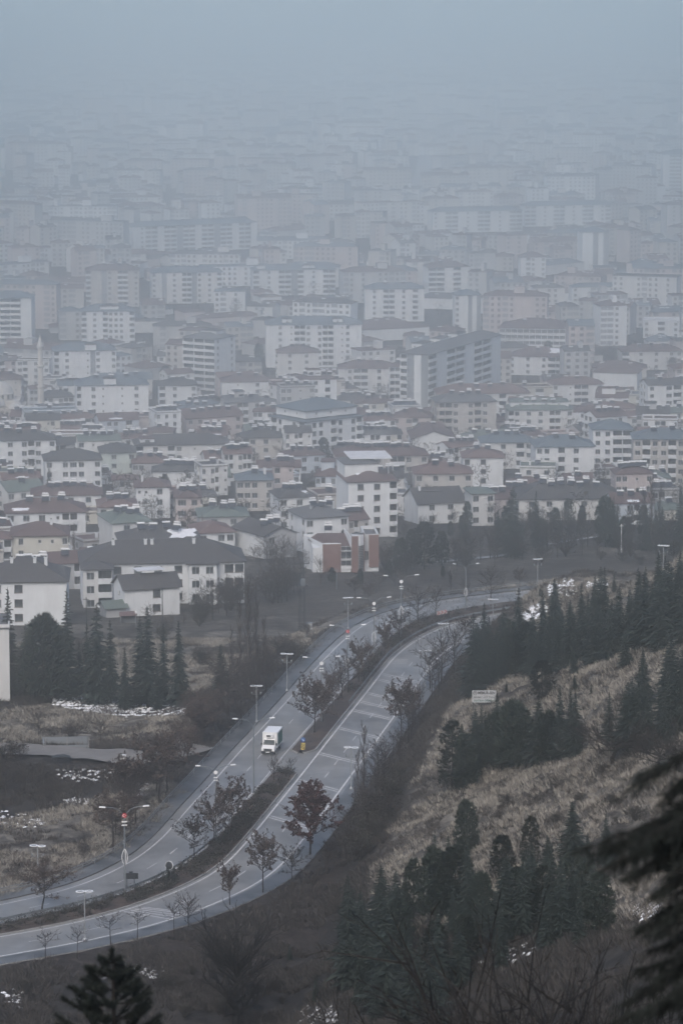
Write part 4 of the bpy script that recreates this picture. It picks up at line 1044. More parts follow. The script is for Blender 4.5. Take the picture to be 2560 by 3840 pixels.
for (x, y, z, w, dpt, fl, rect) in FILL:
    wm_ = r2.choice(['w_white', 'w_white', 'w_offwhite', 'w_offwhite', 'w_beige', 'w_cream', 'w_pink', 'w_grey', 'w_blue'])
    rm_ = r2.choice(['r_maroon', 'r_maroon', 'r_maroon', 'r_red', 'r_red', 'r_dark', 'r_dark', 'r_grey', 'r_green'] if y < 1300 else ['r_maroon', 'r_maroon', 'r_red', 'r_dark', 'r_grey', 'r_blue'])
    yw = R(r2.choice([3, 5, 8, 10, 12, -4, 16, 26]) + r2.uniform(-2, 2))
    fill_recs.append((x, y, z, w, dpt, fl, rect, wm_, rm_, yw, r2.choice(PATS), r2.choice(PATS), r2.choice(['hip', 'hip', 'gable', 'gable', 'flat']), r2.randint(0, 5)))
words = {1: 'one', 2: 'two', 3: 'three', 4: 'four', 5: 'five', 6: 'six', 7: 'seven', 8: 'eight', 9: 'nine'}
def place_phrase(rect, y):
    cx, cy = (rect[0] + rect[1]) / 2, (rect[2] + rect[3]) / 2
    best = None
    for (nm, hx, hy, hr, hr_, hd) in HERO:
        hx_, hy_ = (hr_[0] + hr_[1]) / 2, (hr_[2] + hr_[3]) / 2
        d = math.hypot(cx - hx_, (cy - hy_) * 1.3)
        if best is None or d < best[0]: best = (d, nm, cx - hx_, cy - hy_)
    d, nm, dx, dy = best
    rel = ('left of' if dx < 0 else 'right of') if abs(dx) > abs(dy) else ('behind' if dy < 0 else 'in front of')
    return rel + ' the ' + nm
labs = []
for rcd in fill_recs:
    labs.append('%s %s-storey building, %s roof, %s' % (WNAME[rcd[7]], words[rcd[5]], RNAME[rcd[8]], place_phrase(rcd[6], rcd[1])))
groups_ = {}
for i, L in enumerate(labs): groups_.setdefault(L, []).append(i)
for L, ids in groups_.items():
    if len(ids) > 1:
        for q, i in enumerate(sorted(ids, key=lambda i: fill_recs[i][6][0])): labs[i] = L + ', %s from left' % ordinal(q + 1)
for i, L in enumerate(labs):
    if len(L.split()) > 16: labs[i] = L.replace(' building,', ' house,').replace(' roof,', ',', 1) if len(L.split()) > 17 else L.replace(' building,', ',', 1)
for L, rcd in zip(labs, fill_recs):
    x, y, z, w, dpt, fl, rect, wm_, rm_, yw, p1, p2, rf, nh = rcd
    b = Bld('town_house' if fl < 4 else 'apartment_building', L, 'house' if fl < 4 else 'building', (x, y, z), yw, True, 'buildings of the town')
    b.block(-w / 2, w / 2, 0, dpt, fl, FH, p1, p2[:3], p2[:3], wm_, rm_, rf, r2.uniform(0.3, 0.5), over=0.35)
    if fl > 3 and r2.random() < 0.5: b.block(-w * 0.2 + r2.uniform(-2, 1), w * 0.1, dpt * 0.3, dpt * 0.8, 1, 2.4 + b.top[5] * 0.6, '.', '', '', wm_, rm_, 'hip', 0.2, b.top[4], plinth=False, over=0.2)
    b.top = (-w / 2, w / 2, 0, dpt, fl * FH, 0.3 if rf == 'flat' else 0.34 * min(w, dpt) / 2)
    if y < 1500 and nh: b.heaters(nh, (0.1, 0.9))
    if r2.random() < 0.5: b.chimneys([r2.uniform(0.25, 0.75)])
    if y < 1300 and r2.random() < 0.18: b.snow(0.2 + r2.random() * 0.3, 0.6 + r2.random() * 0.3, 0.0, r2.uniform(0.15, 0.5), seed=int(x * 7 + y))
    b.done()

# ---- the rest of the town fades into the haze: one mass
fmb = MB(); FM = ['w_white', 'w_offwhite', 'w_beige', 'w_pink', 'w_grey', 'r_maroon', 'r_dark', 'r_blue', 'glass', 'r_pale', 'w_slate']
r3 = random.Random(8)
def far_box(x, y, w, d, fl, yaw, wm_, rm_, bal):
    z = H1(x, y); c, s = math.cos(yaw), math.sin(yaw)
    def T(p): return (x + p[0] * c - p[1] * s, y + p[0] * s + p[1] * c, z + p[2])
    t = MB(); h = fl * FH; i = FM.index(wm_); j = FM.index(rm_)
    t.box(-w / 2, w / 2, 0, d, -2, h, i)
    mode = r3.random()
    if rm_ == 'r_pale' or mode < 0.2: t.box(-w / 2 - 0.2, w / 2 + 0.2, -0.2, d + 0.2, h + 0.02, h + 0.5, j)
    elif mode < 0.45:
        t0 = len(t.m); wg = MB(); roof_gable(t, wg, -w / 2, w / 2, 0, d, h, 0.36 * d / 2, 'x', 0.3, j); t.add(wg.v, wg.f, i)
    else: roof_hip(t, -w / 2, w / 2, 0, d, h, 0.36 * min(w, d) / 2, 0.35, j)
    if y < 3200:
        for q in range(r3.randint(0, 4)):
            hx = r3.uniform(-w * 0.4, w * 0.4); hz_ = h + 0.12 * d * r3.uniform(0.5, 1) + 0.6; t.box(hx - 0.9, hx + 0.9, d * 0.3, d * 0.3 + 0.4, hz_, hz_ + 0.5, FM.index('w_white'))
        if fl > 3 and r3.random() < 0.5:
            hx = r3.uniform(-w * 0.3, w * 0.2); t.box(hx, hx + w * 0.16, d * 0.25, d * 0.7, h + 0.3, h + 0.22 * d + 1.4, i)
    if fl > 2:
        n = max(3, int(w / 3.2))
        typ = [r3.choice('wwb.') for _ in range(n)]
        for k in range(fl):
            for q in range(n):
                x0 = -w / 2 + w * q / n; cw = w / n; z0 = k * FH
                if typ[q] == 'w': t.box(x0 + cw * 0.28, x0 + cw * 0.72, -0.05, 0.05, z0 + 0.8, z0 + 2.3, FM.index('glass'))
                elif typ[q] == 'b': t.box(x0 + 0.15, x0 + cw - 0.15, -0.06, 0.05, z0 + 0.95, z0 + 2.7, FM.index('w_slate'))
    o = len(fmb.v); fmb.v.extend(T(p) for p in t.v)
    for f, m_ in zip(t.f, t.m): fmb.f.append(tuple(a + o for a in f)); fmb.m.append(m_)
hmin = [(h_[1], h_[2], h_[3]) for h_ in HERO if h_[2] > 1200]
yy_ = max(1500.0, max(f_[1] for f_ in FILL) + 14)
hmin += [(f_[0], f_[1], 14) for f_ in FILL if f_[1] > yy_ - 60]
while yy_ < 6200:
    half = 0.106 * yy_ + 15; xx = -half + r3.uniform(0, 20)
    while xx < half:
        x, y = xx + r3.uniform(-5, 5), yy_ + r3.uniform(-10, 10)
        big = r3.random() < 0.22
        w = r3.uniform(24, 46) if big else r3.uniform(9, 18)
        if not any(math.hypot(x - a, y - b_) < c_ + 14 for a, b_, c_ in hmin) and not (abs(x - np.interp(y, [2700, 3100, 3700, 4600, 6500], [62, 80, 95, 98, 110])) < 13 and y > 2650):
            ind = y > 3300 and r3.random() < 0.35
            if ind: far_box(x, y, r3.uniform(40, 80), r3.uniform(20, 35), 2, R(r3.uniform(2, 14)), 'w_offwhite', r3.choice(['r_pale', 'r_pale', 'r_blue']), False)
            else:
              fl_ = r3.choice([1, 2, 3, 3, 4, 5, 6, 7]) + (1 if big else 0); z_ = H1(x, y); p_ = project(x, y, z_); sc_ = F / p_[2]
              for (nm, hx, hy, hr, hrect, hd) in HERO:
                if 8 < hd - y < 420 and overlap((p_[0] - w / 2 * sc_, p_[0] + w / 2 * sc_, p_[1] - (fl_ * FH + 2) * sc_, p_[1]), hrect) > 0.06 * (hrect[1] - hrect[0]) * (hrect[3] - hrect[2]): fl_ = min(fl_, 2)
              far_box(x, y, w, r3.uniform(11, 15), fl_, R(r3.choice([4, 8, 10, 24, -6, 38, -20]) + r3.uniform(-4, 4)), r3.choice(FM[:5]), r3.choice(['r_maroon', 'r_maroon', 'r_dark', 'r_blue']), True)
        xx += w + r3.uniform(5, 30)
    yy_ += 30 if yy_ < 3500 else 55
fo = fmb.build('distant_town', [M[k] for k in FM]); kind(fo, 'stuff', 'distant apartment blocks and halls melting into the haze')
# ------------------------------------------------------------------ trees
def spruce_crown(seed, Ht=10.0, Rm=2.0, taper=0.9, droop=0.25, whorls=30, dens=8, low=0.06):
    r = random.Random(seed); mb = MB()
    for wv in range(whorls):
        f = wv / (whorls - 1); z = Ht * (low + (0.985 - low) * f)
        L0 = Rm * (1 - f) ** taper * (0.55 + 0.45 * min(1, f * 6 + 0.45)) + 0.12
        nb = max(4, int(dens * (1 - 0.45 * f)))
        a0 = r.random() * 6.28
        for k in range(nb):
            a = a0 + 6.283 * k / nb + r.uniform(-0.3, 0.3); L = L0 * r.uniform(0.62, 1.15)
            if r.random() < 0.06: L *= 1.3
            dz = r.uniform(-0.12, 0.12); c, s = math.cos(a), math.sin(a)
            up = r.uniform(-0.05, 0.25) * L if f < 0.85 else 0.5 * L
            nseg = 3; prev = None
            for q in range(nseg + 1):
                t = q / nseg
                rad = L * t; zz = z + dz + up * t - droop * L * t * t * 1.3
                wd = L * 0.30 * (1 - t) * (0.6 + 0.8 * r.random()) + 0.05
                P = (c * rad - s * wd, s * rad + c * wd, zz - wd * 0.35 - r.random() * 0.1); Q = (c * rad + s * wd, s * rad - c * wd, zz - wd * 0.35 - r.random() * 0.1); C = (c * rad, s * rad, zz)
                if prev:
                    mb.quad(prev[0], P, C, prev[2]); mb.quad(prev[2], C, Q, prev[1])
                prev = (P, Q, C)
            for q in range(4):                              # hanging side sprays and tips
                t = r.uniform(0.35, 1.0); rad = L * t; zz = z + dz + up * t - droop * L * t * t * 1.3
                b = a + r.choice((-1, 1)) * r.uniform(0.5, 1.0); l2 = L * r.uniform(0.14, 0.3) + 0.06
                e = (c * rad + math.cos(b) * l2, s * rad + math.sin(b) * l2, zz + r.uniform(-0.25, 0.1) * l2)
                n_ = (-math.sin(b) * l2 * 0.28, math.cos(b) * l2 * 0.28)
                mb.tri((c * rad + n_[0], s * rad + n_[1], zz), e, (c * rad - n_[0], s * rad - n_[1], zz - 0.12))
    mb.tri((-0.06, 0, Ht * 0.95), (0.06, 0, Ht * 0.95), (0, 0, Ht * 1.03)); mb.tri((0, -0.06, Ht * 0.95), (0, 0.06, Ht * 0.95), (0, 0, Ht * 1.03))
    return mb
def pine_crown(seed, Ht=10.0, Rm=2.6, n=330, base=0.08):
    r = random.Random(seed); mb = MB()
    for k in range(n):
        f = base + (1 - base) * r.random() ** 0.85
        prof = Rm * (0.72 + 0.28 * math.sin(min(1, f / 0.35) * 1.57)) * math.sqrt(max(0.0, 1 - ((f - 0.32) / 0.69) ** 2 if f > 0.32 else 1))
        a = r.random() * 6.283; q = prof * (r.random() ** 0.35) * r.uniform(0.8, 1.08)
        c = Vector((math.cos(a) * q, math.sin(a) * q, f * Ht * 0.97))
        out = Vector((math.cos(a) * 0.8, math.sin(a) * 0.8, 0.75 + r.uniform(-0.3, 0.3))).normalized()
        s = r.uniform(0.45, 0.8) * Rm / 2.6
        for j in range(11):
            d = (out * 0.55 + Vector((r.gauss(0, 0.6), r.gauss(0, 0.6), r.gauss(0.1, 0.5)))).normalized()
            o = d.orthogonal().normalized() * s * 0.16
            e = c + d * s
            mb.tri(tuple(c + o), tuple(e), tuple(c - o))
    return mb
def trunk_mb(Ht, r0, seed=0):
    mb = MB(); r = random.Random(seed); p = Vector((0, 0, -0.8)); n = 5
    for k in range(n):
        t = (k + 1) / n; q = Vector((r.uniform(-0.08, 0.08), r.uniform(-0.08, 0.08), Ht * t * 0.97)); mb.tube(p, q, r0 * (1 - k / n) + 0.02, r0 * (1 - t) + 0.02, 6); p = q
    return mb
def bare_tree(seed, Ht=8.0, clear=0.25, blen=0.42, up=0.6, nb=24, shape='round', r0=None, leaves=0, lsize=0.15, wob=0.05, fork=0.75, tw=0.022, sub=5, ntw=5, bottom=0):
    """leader with branches along it, side branches and fine twigs; leaves hang on the twigs"""
    r = random.Random(seed); tr = MB(); cr = MB(); lf = MB(); tips = []
    r0 = r0 or Ht * 0.017
    pts = [Vector((0, 0, -0.4))]; n = 8
    for k in range(1, n + 1): pts.append(Vector((pts[-1].x + r.gauss(0, wob) * Ht / n, pts[-1].y + r.gauss(0, wob) * Ht / n, Ht * fork * k / n)))
    rad = lambda t: r0 * (1 - 0.8 * t)
    for k in range(n): tr.tube(pts[k], pts[k + 1], rad(k / n), rad((k + 1) / n), 6)
    def on(t):
        q = min(t * n, n - 1e-6); i = int(q); return pts[i].lerp(pts[i + 1], q - i)
    def branch(p, d, L, ra, lev):
        ns = 4 if lev == 0 else 2; seg = [p]
        for s_ in range(ns):
            d = (d + Vector((r.gauss(0, 0.16), r.gauss(0, 0.16), 0.10 * up + r.gauss(0, 0.10)))).normalized()
            q = p + d * (L / ns); cr.tube(p, q, max(ra * (1 - s_ / ns * 0.7), 0.012), max(ra * (1 - (s_ + 1) / ns * 0.7), 0.010), 4 if lev == 0 else 3); p = q; seg.append(q)
        if lev == 0:
            for k in range(sub):
                t = 0.25 + 0.75 * (k + r.random()) / sub; i = min(int(t * ns), ns - 1); b_ = seg[i].lerp(seg[i + 1], t * ns - i)
                a_ = d.orthogonal().normalized(); a_.rotate(Matrix.Rotation(r.random() * 6.283, 3, d))
                branch(b_, (d * 0.8 + a_ * r.uniform(0.5, 1.0) + Vector((0, 0, 0.3 * up))).normalized(), L * r.uniform(0.3, 0.5), ra * 0.45, 1)
        for k in range(ntw):
            t = r.random(); i = min(int(t * ns), ns - 1); b_ = seg[i].lerp(seg[i + 1], t * ns - i)
            a_ = d.orthogonal().normalized(); a_.rotate(Matrix.Rotation(r.random() * 6.283, 3, d))
            dd = (d * 0.9 + a_ * r.uniform(0.4, 1.0) + Vector((0, 0, 0.25 * up))).normalized(); Lt = L * r.uniform(0.2, 0.45) * (1 if lev else 0.6)
            o_ = dd.orthogonal().normalized(); o_.rotate(Matrix.Rotation(r.random() * 6.283, 3, dd)); o_ *= tw
            e = b_ + dd * Lt
            cr.tri(tuple(b_ - o_), tuple(b_ + o_), tuple(e)); tips.append((b_, e))
            e2 = b_.lerp(e, 0.45) + (dd + a_ * r.uniform(-0.8, 0.8)).normalized() * Lt * 0.5; cr.tri(tuple(b_.lerp(e, 0.4) - o_ * 0.7), tuple(b_.lerp(e, 0.5) + o_ * 0.7), tuple(e2)); tips.append((b_, e2))
    for k in range(nb):
        f = clear + (1 - clear) * (k + r.random()) / nb
        t = min(1.0, f / max(fork, 0.01)) if f < fork else 1.0 - r.random() * 0.25
        g = (f - clear) / (1 - clear)
        pr = {'round': math.sin(math.pi * (0.22 + 0.72 * g)) ** 0.7, 'cone': 1.12 - 0.95 * g, 'vase': 0.55 + 0.55 * g}[shape]
        a = k * 2.4 + r.uniform(-0.5, 0.5); el = up * (0.45 + 0.9 * g) + r.uniform(-0.15, 0.2)
        d = Vector((math.cos(a), math.sin(a), el)).normalized()
        branch(on(t), d, Ht * blen * pr * r.uniform(0.75, 1.2), r0 * (0.5 - 0.3 * g), 0)
    for k in range(bottom):
        a = r.random() * 6.283; branch(Vector((0, 0, 0)), Vector((math.cos(a) * 0.6, math.sin(a) * 0.6, 1)).normalized(), Ht * r.uniform(0.5, 0.85), r0 * 0.5, 0)
    for k in range(leaves):
        q = r.choice(tips); p = q[0].lerp(q[1], r.uniform(0.3, 1.05)) + Vector((r.gauss(0, 0.07), r.gauss(0, 0.07), r.gauss(0, 0.07)))
        a = Vector((r.gauss(0, 1), r.gauss(0, 1), r.gauss(0, 1))).normalized(); b_ = a.orthogonal().normalized(); s_ = lsize * r.uniform(0.6, 1.3)
        lf.quad(tuple(p - a * s_), tuple(p - b_ * s_ * 0.6), tuple(p + a * s_), tuple(p + b_ * s_ * 0.6))
    return tr, cr, lf
def poplar(seed, Ht=12.0):
    r = random.Random(seed); tr = MB(); cr = MB(); lf = MB()
    p = Vector((0, 0, -0.5)); n = 8
    for k in range(n):
        q = Vector((r.gauss(0, 0.05), r.gauss(0, 0.05), Ht * (k + 1) / n)); tr.tube(p, q, 0.16 * (1 - k / n) + 0.02, 0.16 * (1 - (k + 1) / n) + 0.015, 6)
        for j in range(13):
            a = r.random() * 6.283; t = r.random(); b = p.lerp(q, t); L = r.uniform(1.2, 2.8) * (1.15 - 0.6 * (k / n)) * (0.5 if k == 0 else 1)
            d = Vector((math.cos(a) * 0.34, math.sin(a) * 0.34, 1)).normalized(); m = b + d * L * 0.5 + Vector((math.cos(a), math.sin(a), 0)) * 0.1; e = b + d * L
            cr.tube(b, m, 0.028, 0.02, 3); cr.tube(m, e, 0.02, 0.008, 3)
            for q2 in range(3):
                s = b.lerp(e, r.uniform(0.2, 0.9)); a2 = r.random() * 6.283
                cr.tube(s, s + Vector((math.cos(a2) * 0.3, math.sin(a2) * 0.3, 0.8)).normalized() * L * 0.35, 0.013, 0.006, 3)
        p = q
    return tr, cr, lf
LIB = {}
def lib(key, trunk, crown, tm, cm, leaf=None, lm=None):
    LIB[key] = (trunk.mesh(key + '_trunk', [M[tm]]), crown.mesh(key + '_crown', [M[cm]]), leaf.mesh(key + '_leaves', [M[lm]]) if leaf and leaf.v else None)
for i in range(5):
    lib('spruce%d' % i, trunk_mb(10, 0.17, i), spruce_crown(100 + i, 10, [1.9, 2.2, 1.6, 2.4, 1.8][i], [0.9, 0.8, 1.0, 0.75, 0.95][i], [0.22, 0.3, 0.18, 0.26, 0.34][i], [30, 28, 32, 30, 34][i], 9), 'bark', 'spruce')
for i in range(3): lib('slim%d' % i, trunk_mb(10, 0.14, i + 9), spruce_crown(140 + i, 10, [1.25, 1.1, 1.4][i], 0.85, 0.3, 34, 8, 0.1), 'bark', 'spruce')
for i in range(4): lib('pine%d' % i, trunk_mb(8, 0.16, i + 20), pine_crown(200 + i, 8, [2.2, 2.6, 1.9, 2.3][i], [380, 430, 340, 400][i]), 'bark', 'pine')
for i in range(6):
    t, c, f = bare_tree(300 + i, 8, [0.2, 0.28, 0.16, 0.24, 0.2, 0.3][i], [0.44, 0.36, 0.5, 0.4, 0.46, 0.34][i], [0.6, 0.9, 0.5, 0.75, 0.55, 1.0][i], 26, ['round', 'vase', 'round', 'round', 'vase', 'vase'][i], 0.15, tw=0.03)
    lib('bare%d' % i, t, c, 'bark', 'twig')
for i in range(5):
    t, c, f = bare_tree(350 + i, 7, [0.3, 0.34, 0.26, 0.3, 0.32][i], [0.42, 0.38, 0.46, 0.4, 0.36][i], [0.6, 0.75, 0.5, 0.65, 0.8][i], 24, 'round', 0.11, [2200, 2800, 1700, 3200, 2400][i], 0.115)
    lib('leafy%d' % i, t, c, 'bark', 'twig', f, 'leafbrown')
t, c, f = bare_tree(390, 8, 0.2, 0.42, 0.8, 34, 'cone', 0.13, 7500, 0.13, 0.02, 0.92); lib('oak', t, c, 'bark', 'twig', f, 'leafdark')
t, c, f = bare_tree(395, 6, 0.12, 0.75, 0.45, 16, 'vase', 0.24, 0, 0.1, 0.1, 0.32, 0.03, 7, 6); lib('gnarled', t, c, 'bark', 'bark')
t, c, f = bare_tree(396, 12, 0.06, 0.5, 1.0, 40, 'round', 0.42, 0, 0.1, 0.04, 0.55, 0.026, 7, 5); lib('broad', t, c, 'barknear', 'barknear')
for i in range(3):
    t, c, f = bare_tree(400 + i, 4.5, 0.45, 0.34, 0.7, 14, 'round', 0.06, 0, 0.1, 0.03, 0.8, 0.018, 4, 4); lib('sapling%d' % i, t, c, 'bark', 'twig')
for i in range(3):
    t, c, f = bare_tree(410 + i, 3.2, 0.05, 0.5, 0.6, 22, 'round', 0.06, [500, 0, 900][i], 0.09, 0.1, 0.5, 0.02, 5, 5, 8); lib('bush%d' % i, t, c, 'bark', 'twig', f, 'shrub')
for i in range(3):
    t, c, f = poplar(430 + i, 12); lib('poplar%d' % i, t, c, 'barkpale', 'twig')
NAT = {'spruce': 10.0, 'slim': 10.0, 'pine': 8.0, 'bare': 7.6, 'leafy': 6.8, 'oak': 8.0, 'gnarled': 6.0, 'broad': 11.0, 'sapling': 4.2, 'bush': 2.6, 'poplar': 13.0}
rt = random.Random(77)
def nat(key):
    return NAT[key.rstrip('0123456789')]
# measured heights of the tree meshes
TOPZ = {}
for k_, (a_, b_, c_) in LIB.items():
    zs = [v.co.z for v in b_.vertices]; xs_ = [abs(v.co.x) for v in b_.vertices]
    TOPZ[k_] = (max(zs), sorted(xs_)[int(len(xs_) * 0.97)])
def tree_at(key, x, y, z, ht, label, group, wide=1.0, name=None, cat='tree', rot=None, tilt=None):
    s = ht / TOPZ[key][0]
    o = thing(name or 'tree', label, cat, (x, y, z), rt.random() * 6.283 if rot is None else rot, group, (s * wide, s * wide, s))
    if tilt: o.rotation_euler = (tilt[0], tilt[1], o.rotation_euler[2])
    t, c, f = LIB[key]
    link('trunk', t, o); link('crown', c, o)
    if f: link('leaves', f, o)
    return o
ALLTREES = []
def trees(rows, fmt, group, name, cat='tree', kinds=None, frm='left'):
    """rows: (kind, base x, base y, top y[, width factor]) in photo pixels; numbered from the left"""
    rows = sorted(rows, key=lambda q: q[1])
    n_ = len(rows)
    for i, q in enumerate(rows):
        key, bx, by, ty = q[:4]; wide = q[4] if len(q) > 4 else 1.0
        wide *= 0.68 if key.startswith('pine') else (0.9 if key.startswith('spruce') else 1.0)
        x, y, z = hit(bx, by)
        d_ = ray(bx, ty); tt = y / d_[1]; ztop = CAMZ + d_[2] * tt
        ht = max(0.6, ztop - z)
        tree_at(key, x, y, z, ht, (fmt % ordinal(i + 1)) if '%s' in fmt else fmt, group, wide, name, cat)
        ALLTREES.append((bx, by, x, y, ht))
def pick(fam, n=None):
    ks = [k for k in LIB if k.rstrip('0123456789') == fam]; return rt.choice(ks)
def K(fam): return pick(fam)
def fill_region(poly, n, fams, h0, h1, wide, seed):
    rr = random.Random(seed); out = []
    x0, x1 = min(p[0] for p in poly), max(p[0] for p in poly); y0, y1 = min(p[1] for p in poly), max(p[1] for p in poly)
    while len(out) < n:
        px, py = rr.uniform(x0, x1), rr.uniform(y0, y1)
        if not inpoly(np.array([px]), np.array([py]), poly)[0]: continue
        x, y, z = hit(px, py); h = rr.uniform(h0, h1)
        out.append((rr.choice([k for k in LIB if k.rstrip('0123456789') in fams]), px, py, project(x, y, z + h)[1], wide * rr.uniform(0.85, 1.15)))
    return out
# left-hand conifer row above the snowy bank
trees([(K('spruce'), 36, 2615, 2195), ('pine1', 168, 2625, 2290, 1.25), (K('spruce'), 256, 2630, 2203), (K('slim'), 330, 2630, 2330), (K('spruce'), 367, 2640, 2255), (K('slim'), 416, 2640, 2315),
       (K('spruce'), 528, 2648, 2300), (K('slim'), 556, 2652, 2266, 1.3), (K('slim'), 615, 2648, 2330), (K('spruce'), 672, 2652, 2318), (K('slim'), 828, 2640, 2410, 1.4),
       (K('spruce'), 100, 2600, 2330), (K('spruce'), 215, 2605, 2380), (K('spruce'), 300, 2610, 2400), (K('spruce'), 470, 2660, 2420), (K('spruce'), 590, 2665, 2470)],
      'tall dark conifer in the row above the snowy bank, %s from left', 'conifers above the snowy bank', 'conifer_tree')
# belt on the hill below the grassy crest
belt = [('spruce1', 1772, 2616, 2289, 1.2), ('pine0', 1907, 2525, 2312, 1.3), ('spruce2', 1861, 2530, 2344, 1.2), ('pine1', 1970, 2520, 2318, 1.2), ('spruce0', 2056, 2505, 2289, 1.4), ('spruce3', 2136, 2485, 2255, 1.3), ('spruce2', 2182, 2475, 2243, 1.4),
        ('spruce4', 2240, 2470, 2243, 1.4), ('spruce0', 2309, 2440, 2210, 1.4), ('spruce1', 2358, 2430, 2205, 1.3), ('spruce2', 2415, 2395, 2143, 1.3), ('spruce3', 2498, 2385, 2092, 1.3), ('spruce4', 2540, 2375, 2085, 1.3), ('spruce1', 2458, 2400, 2186, 1.3),
        ('spruce0', 1820, 2560, 2380, 1.3), ('pine2', 1930, 2545, 2400, 1.3), ('spruce3', 2010, 2530, 2380, 1.4), ('spruce1', 2095, 2515, 2370, 1.4), ('spruce0', 2210, 2490, 2340, 1.4), ('spruce2', 2280, 2470, 2330, 1.4), ('spruce3', 2570, 2420, 2150, 1.3),
        ('spruce4', 2390, 2440, 2290, 1.4), ('spruce0', 2470, 2450, 2270, 1.4), ('pine3', 1990, 2480, 2350, 1.2), ('spruce1', 2340, 2500, 2360, 1.3), ('spruce2', 2150, 2535, 2400, 1.3)]
belt += fill_region([(1770, 2600), (1800, 2470), (1950, 2420), (2100, 2370), (2300, 2330), (2420, 2280), (2600, 2220), (2600, 2440), (2400, 2440), (2250, 2500), (2000, 2540), (1850, 2580)], 58, ('spruce', 'slim'), 5.5, 11.5, 1.2, 1)
trees(belt, 'dark conifer in the dense belt below the grassy crest, %s from left', 'conifer belt below the crest', 'conifer_tree')
trees([('spruce2', 2300, 2222, 2140, 1.3), ('pine0', 2024, 2242, 2205, 1.1), ('spruce0', 1897, 2596, 2548), ('pine1', 2030, 2622, 2467, 1.5), ('spruce3', 2152, 2598, 2528, 1.5), ('spruce1', 2214, 2602, 2562), ('spruce4', 2406, 2660, 2427, 1.5), ('spruce0', 2512, 2610, 2353, 1.4), ('spruce1', 2552, 2650, 2420, 1.4)],
      'lone conifer on the straw-coloured slope beside the signboard, %s from left', 'lone conifers on the grass slope', 'conifer_tree')
trees([('pine2', 1694, 2967, 2692, 1.35), ('spruce1', 1780, 2890, 2650, 1.3), ('spruce0', 1802, 2860, 2635, 1.1), ('pine0', 1850, 2885, 2660, 1.2), ('pine1', 1924, 2872, 2616, 1.35), ('spruce3', 2016, 2862, 2610, 1.4), ('spruce2', 2096, 2850, 2570, 1.3), ('spruce0', 2136, 2842, 2585, 1.3),
       ('pine3', 1746, 2950, 2743, 1.3), ('pine0', 2050, 2866, 2657, 1.4), ('spruce3', 2349, 2800, 2550, 1.5), ('spruce4', 2423, 2812, 2600, 1.4), ('pine1', 1970, 2880, 2680, 1.3), ('pine2', 1880, 2890, 2700, 1.3), ('spruce2', 2280, 2790, 2590, 1.3), ('spruce1', 2490, 2790, 2610, 1.3)] + fill_region([(1700, 2960), (1790, 2860), (1950, 2850), (2170, 2820), (2150, 2850), (1900, 2890), (1770, 2960)], 16, ('spruce', 'slim'), 5, 9.5, 1.25, 2) + fill_region([(2250, 2790), (2400, 2730), (2560, 2690), (2560, 2760), (2350, 2810)], 8, ('spruce',), 6, 8.5, 1.4, 3),
      'dark conifer in the clump right below the signboard, %s from left', 'conifers below the signboard', 'conifer_tree')
trees([('pine0', 1748, 3205, 2990, 1.2), ('pine2', 1987, 3265, 3053, 1.2), ('spruce3', 2142, 3225, 2996, 1.4), ('spruce0', 2268, 3245, 3048, 1.3), ('pine1', 1880, 3290, 3120, 1.3), ('spruce1', 2050, 3270, 3130, 1.4), ('spruce4', 2200, 3270, 3120, 1.4)],
      'dark conifer rising from the dry slope at lower right, %s from left', 'conifers on the lower dry slope', 'conifer_tree')
trees([('spruce0', 2254, 2990, 2956), ('pine1', 2311, 3015, 2993, 1.4), ('spruce1', 1086, 3600, 3540, 1.2), ('spruce2', 1183, 3760, 3646, 1.2)],
      'very small young conifer alone on open slope, %s from left', 'small young conifers', 'conifer_tree')
trees([('pine0', 1627, 3455, 3164, 1.2), ('pine2', 1549, 3445, 3213, 1.2), ('spruce3', 1427, 3485, 3238, 1.4), ('spruce4', 1304, 3705, 3270, 1.15), ('spruce1', 1443, 3792, 3368, 1.25), ('pine1', 1704, 3425, 3156, 1.3), ('pine3', 1802, 3475, 3262, 1.3), ('pine0', 1933, 3475, 3238, 1.3),
       ('pine2', 2031, 3485, 3234, 1.2), ('pine1', 2145, 3425, 3189, 1.3), ('pine3', 2243, 3505, 3262, 1.3), ('spruce0', 1990, 3405, 3148, 1.3), ('pine0', 1631, 3705, 3442, 1.3), ('spruce2', 1533, 3845, 3491, 1.2), ('spruce3', 1350, 3560, 3330, 1.3), ('pine1', 1490, 3600, 3360, 1.3),
       ('pine2', 1370, 3800, 3560, 1.3), ('spruce1', 1640, 3880, 3600, 1.2), ('pine3', 1740, 3620, 3420, 1.3), ('spruce4', 1290, 3620, 3400, 1.2)] + fill_region([(1290, 3520), (1500, 3420), (1700, 3390), (2260, 3470), (2200, 3560), (1780, 3660), (1640, 3860), (1290, 3860)], 46, ('spruce', 'slim', 'spruce'), 4.5, 9.5, 1.2, 4),
      'dark conifer in the shadowy bottom stand, %s from left', 'conifers in the bottom stand', 'conifer_tree')
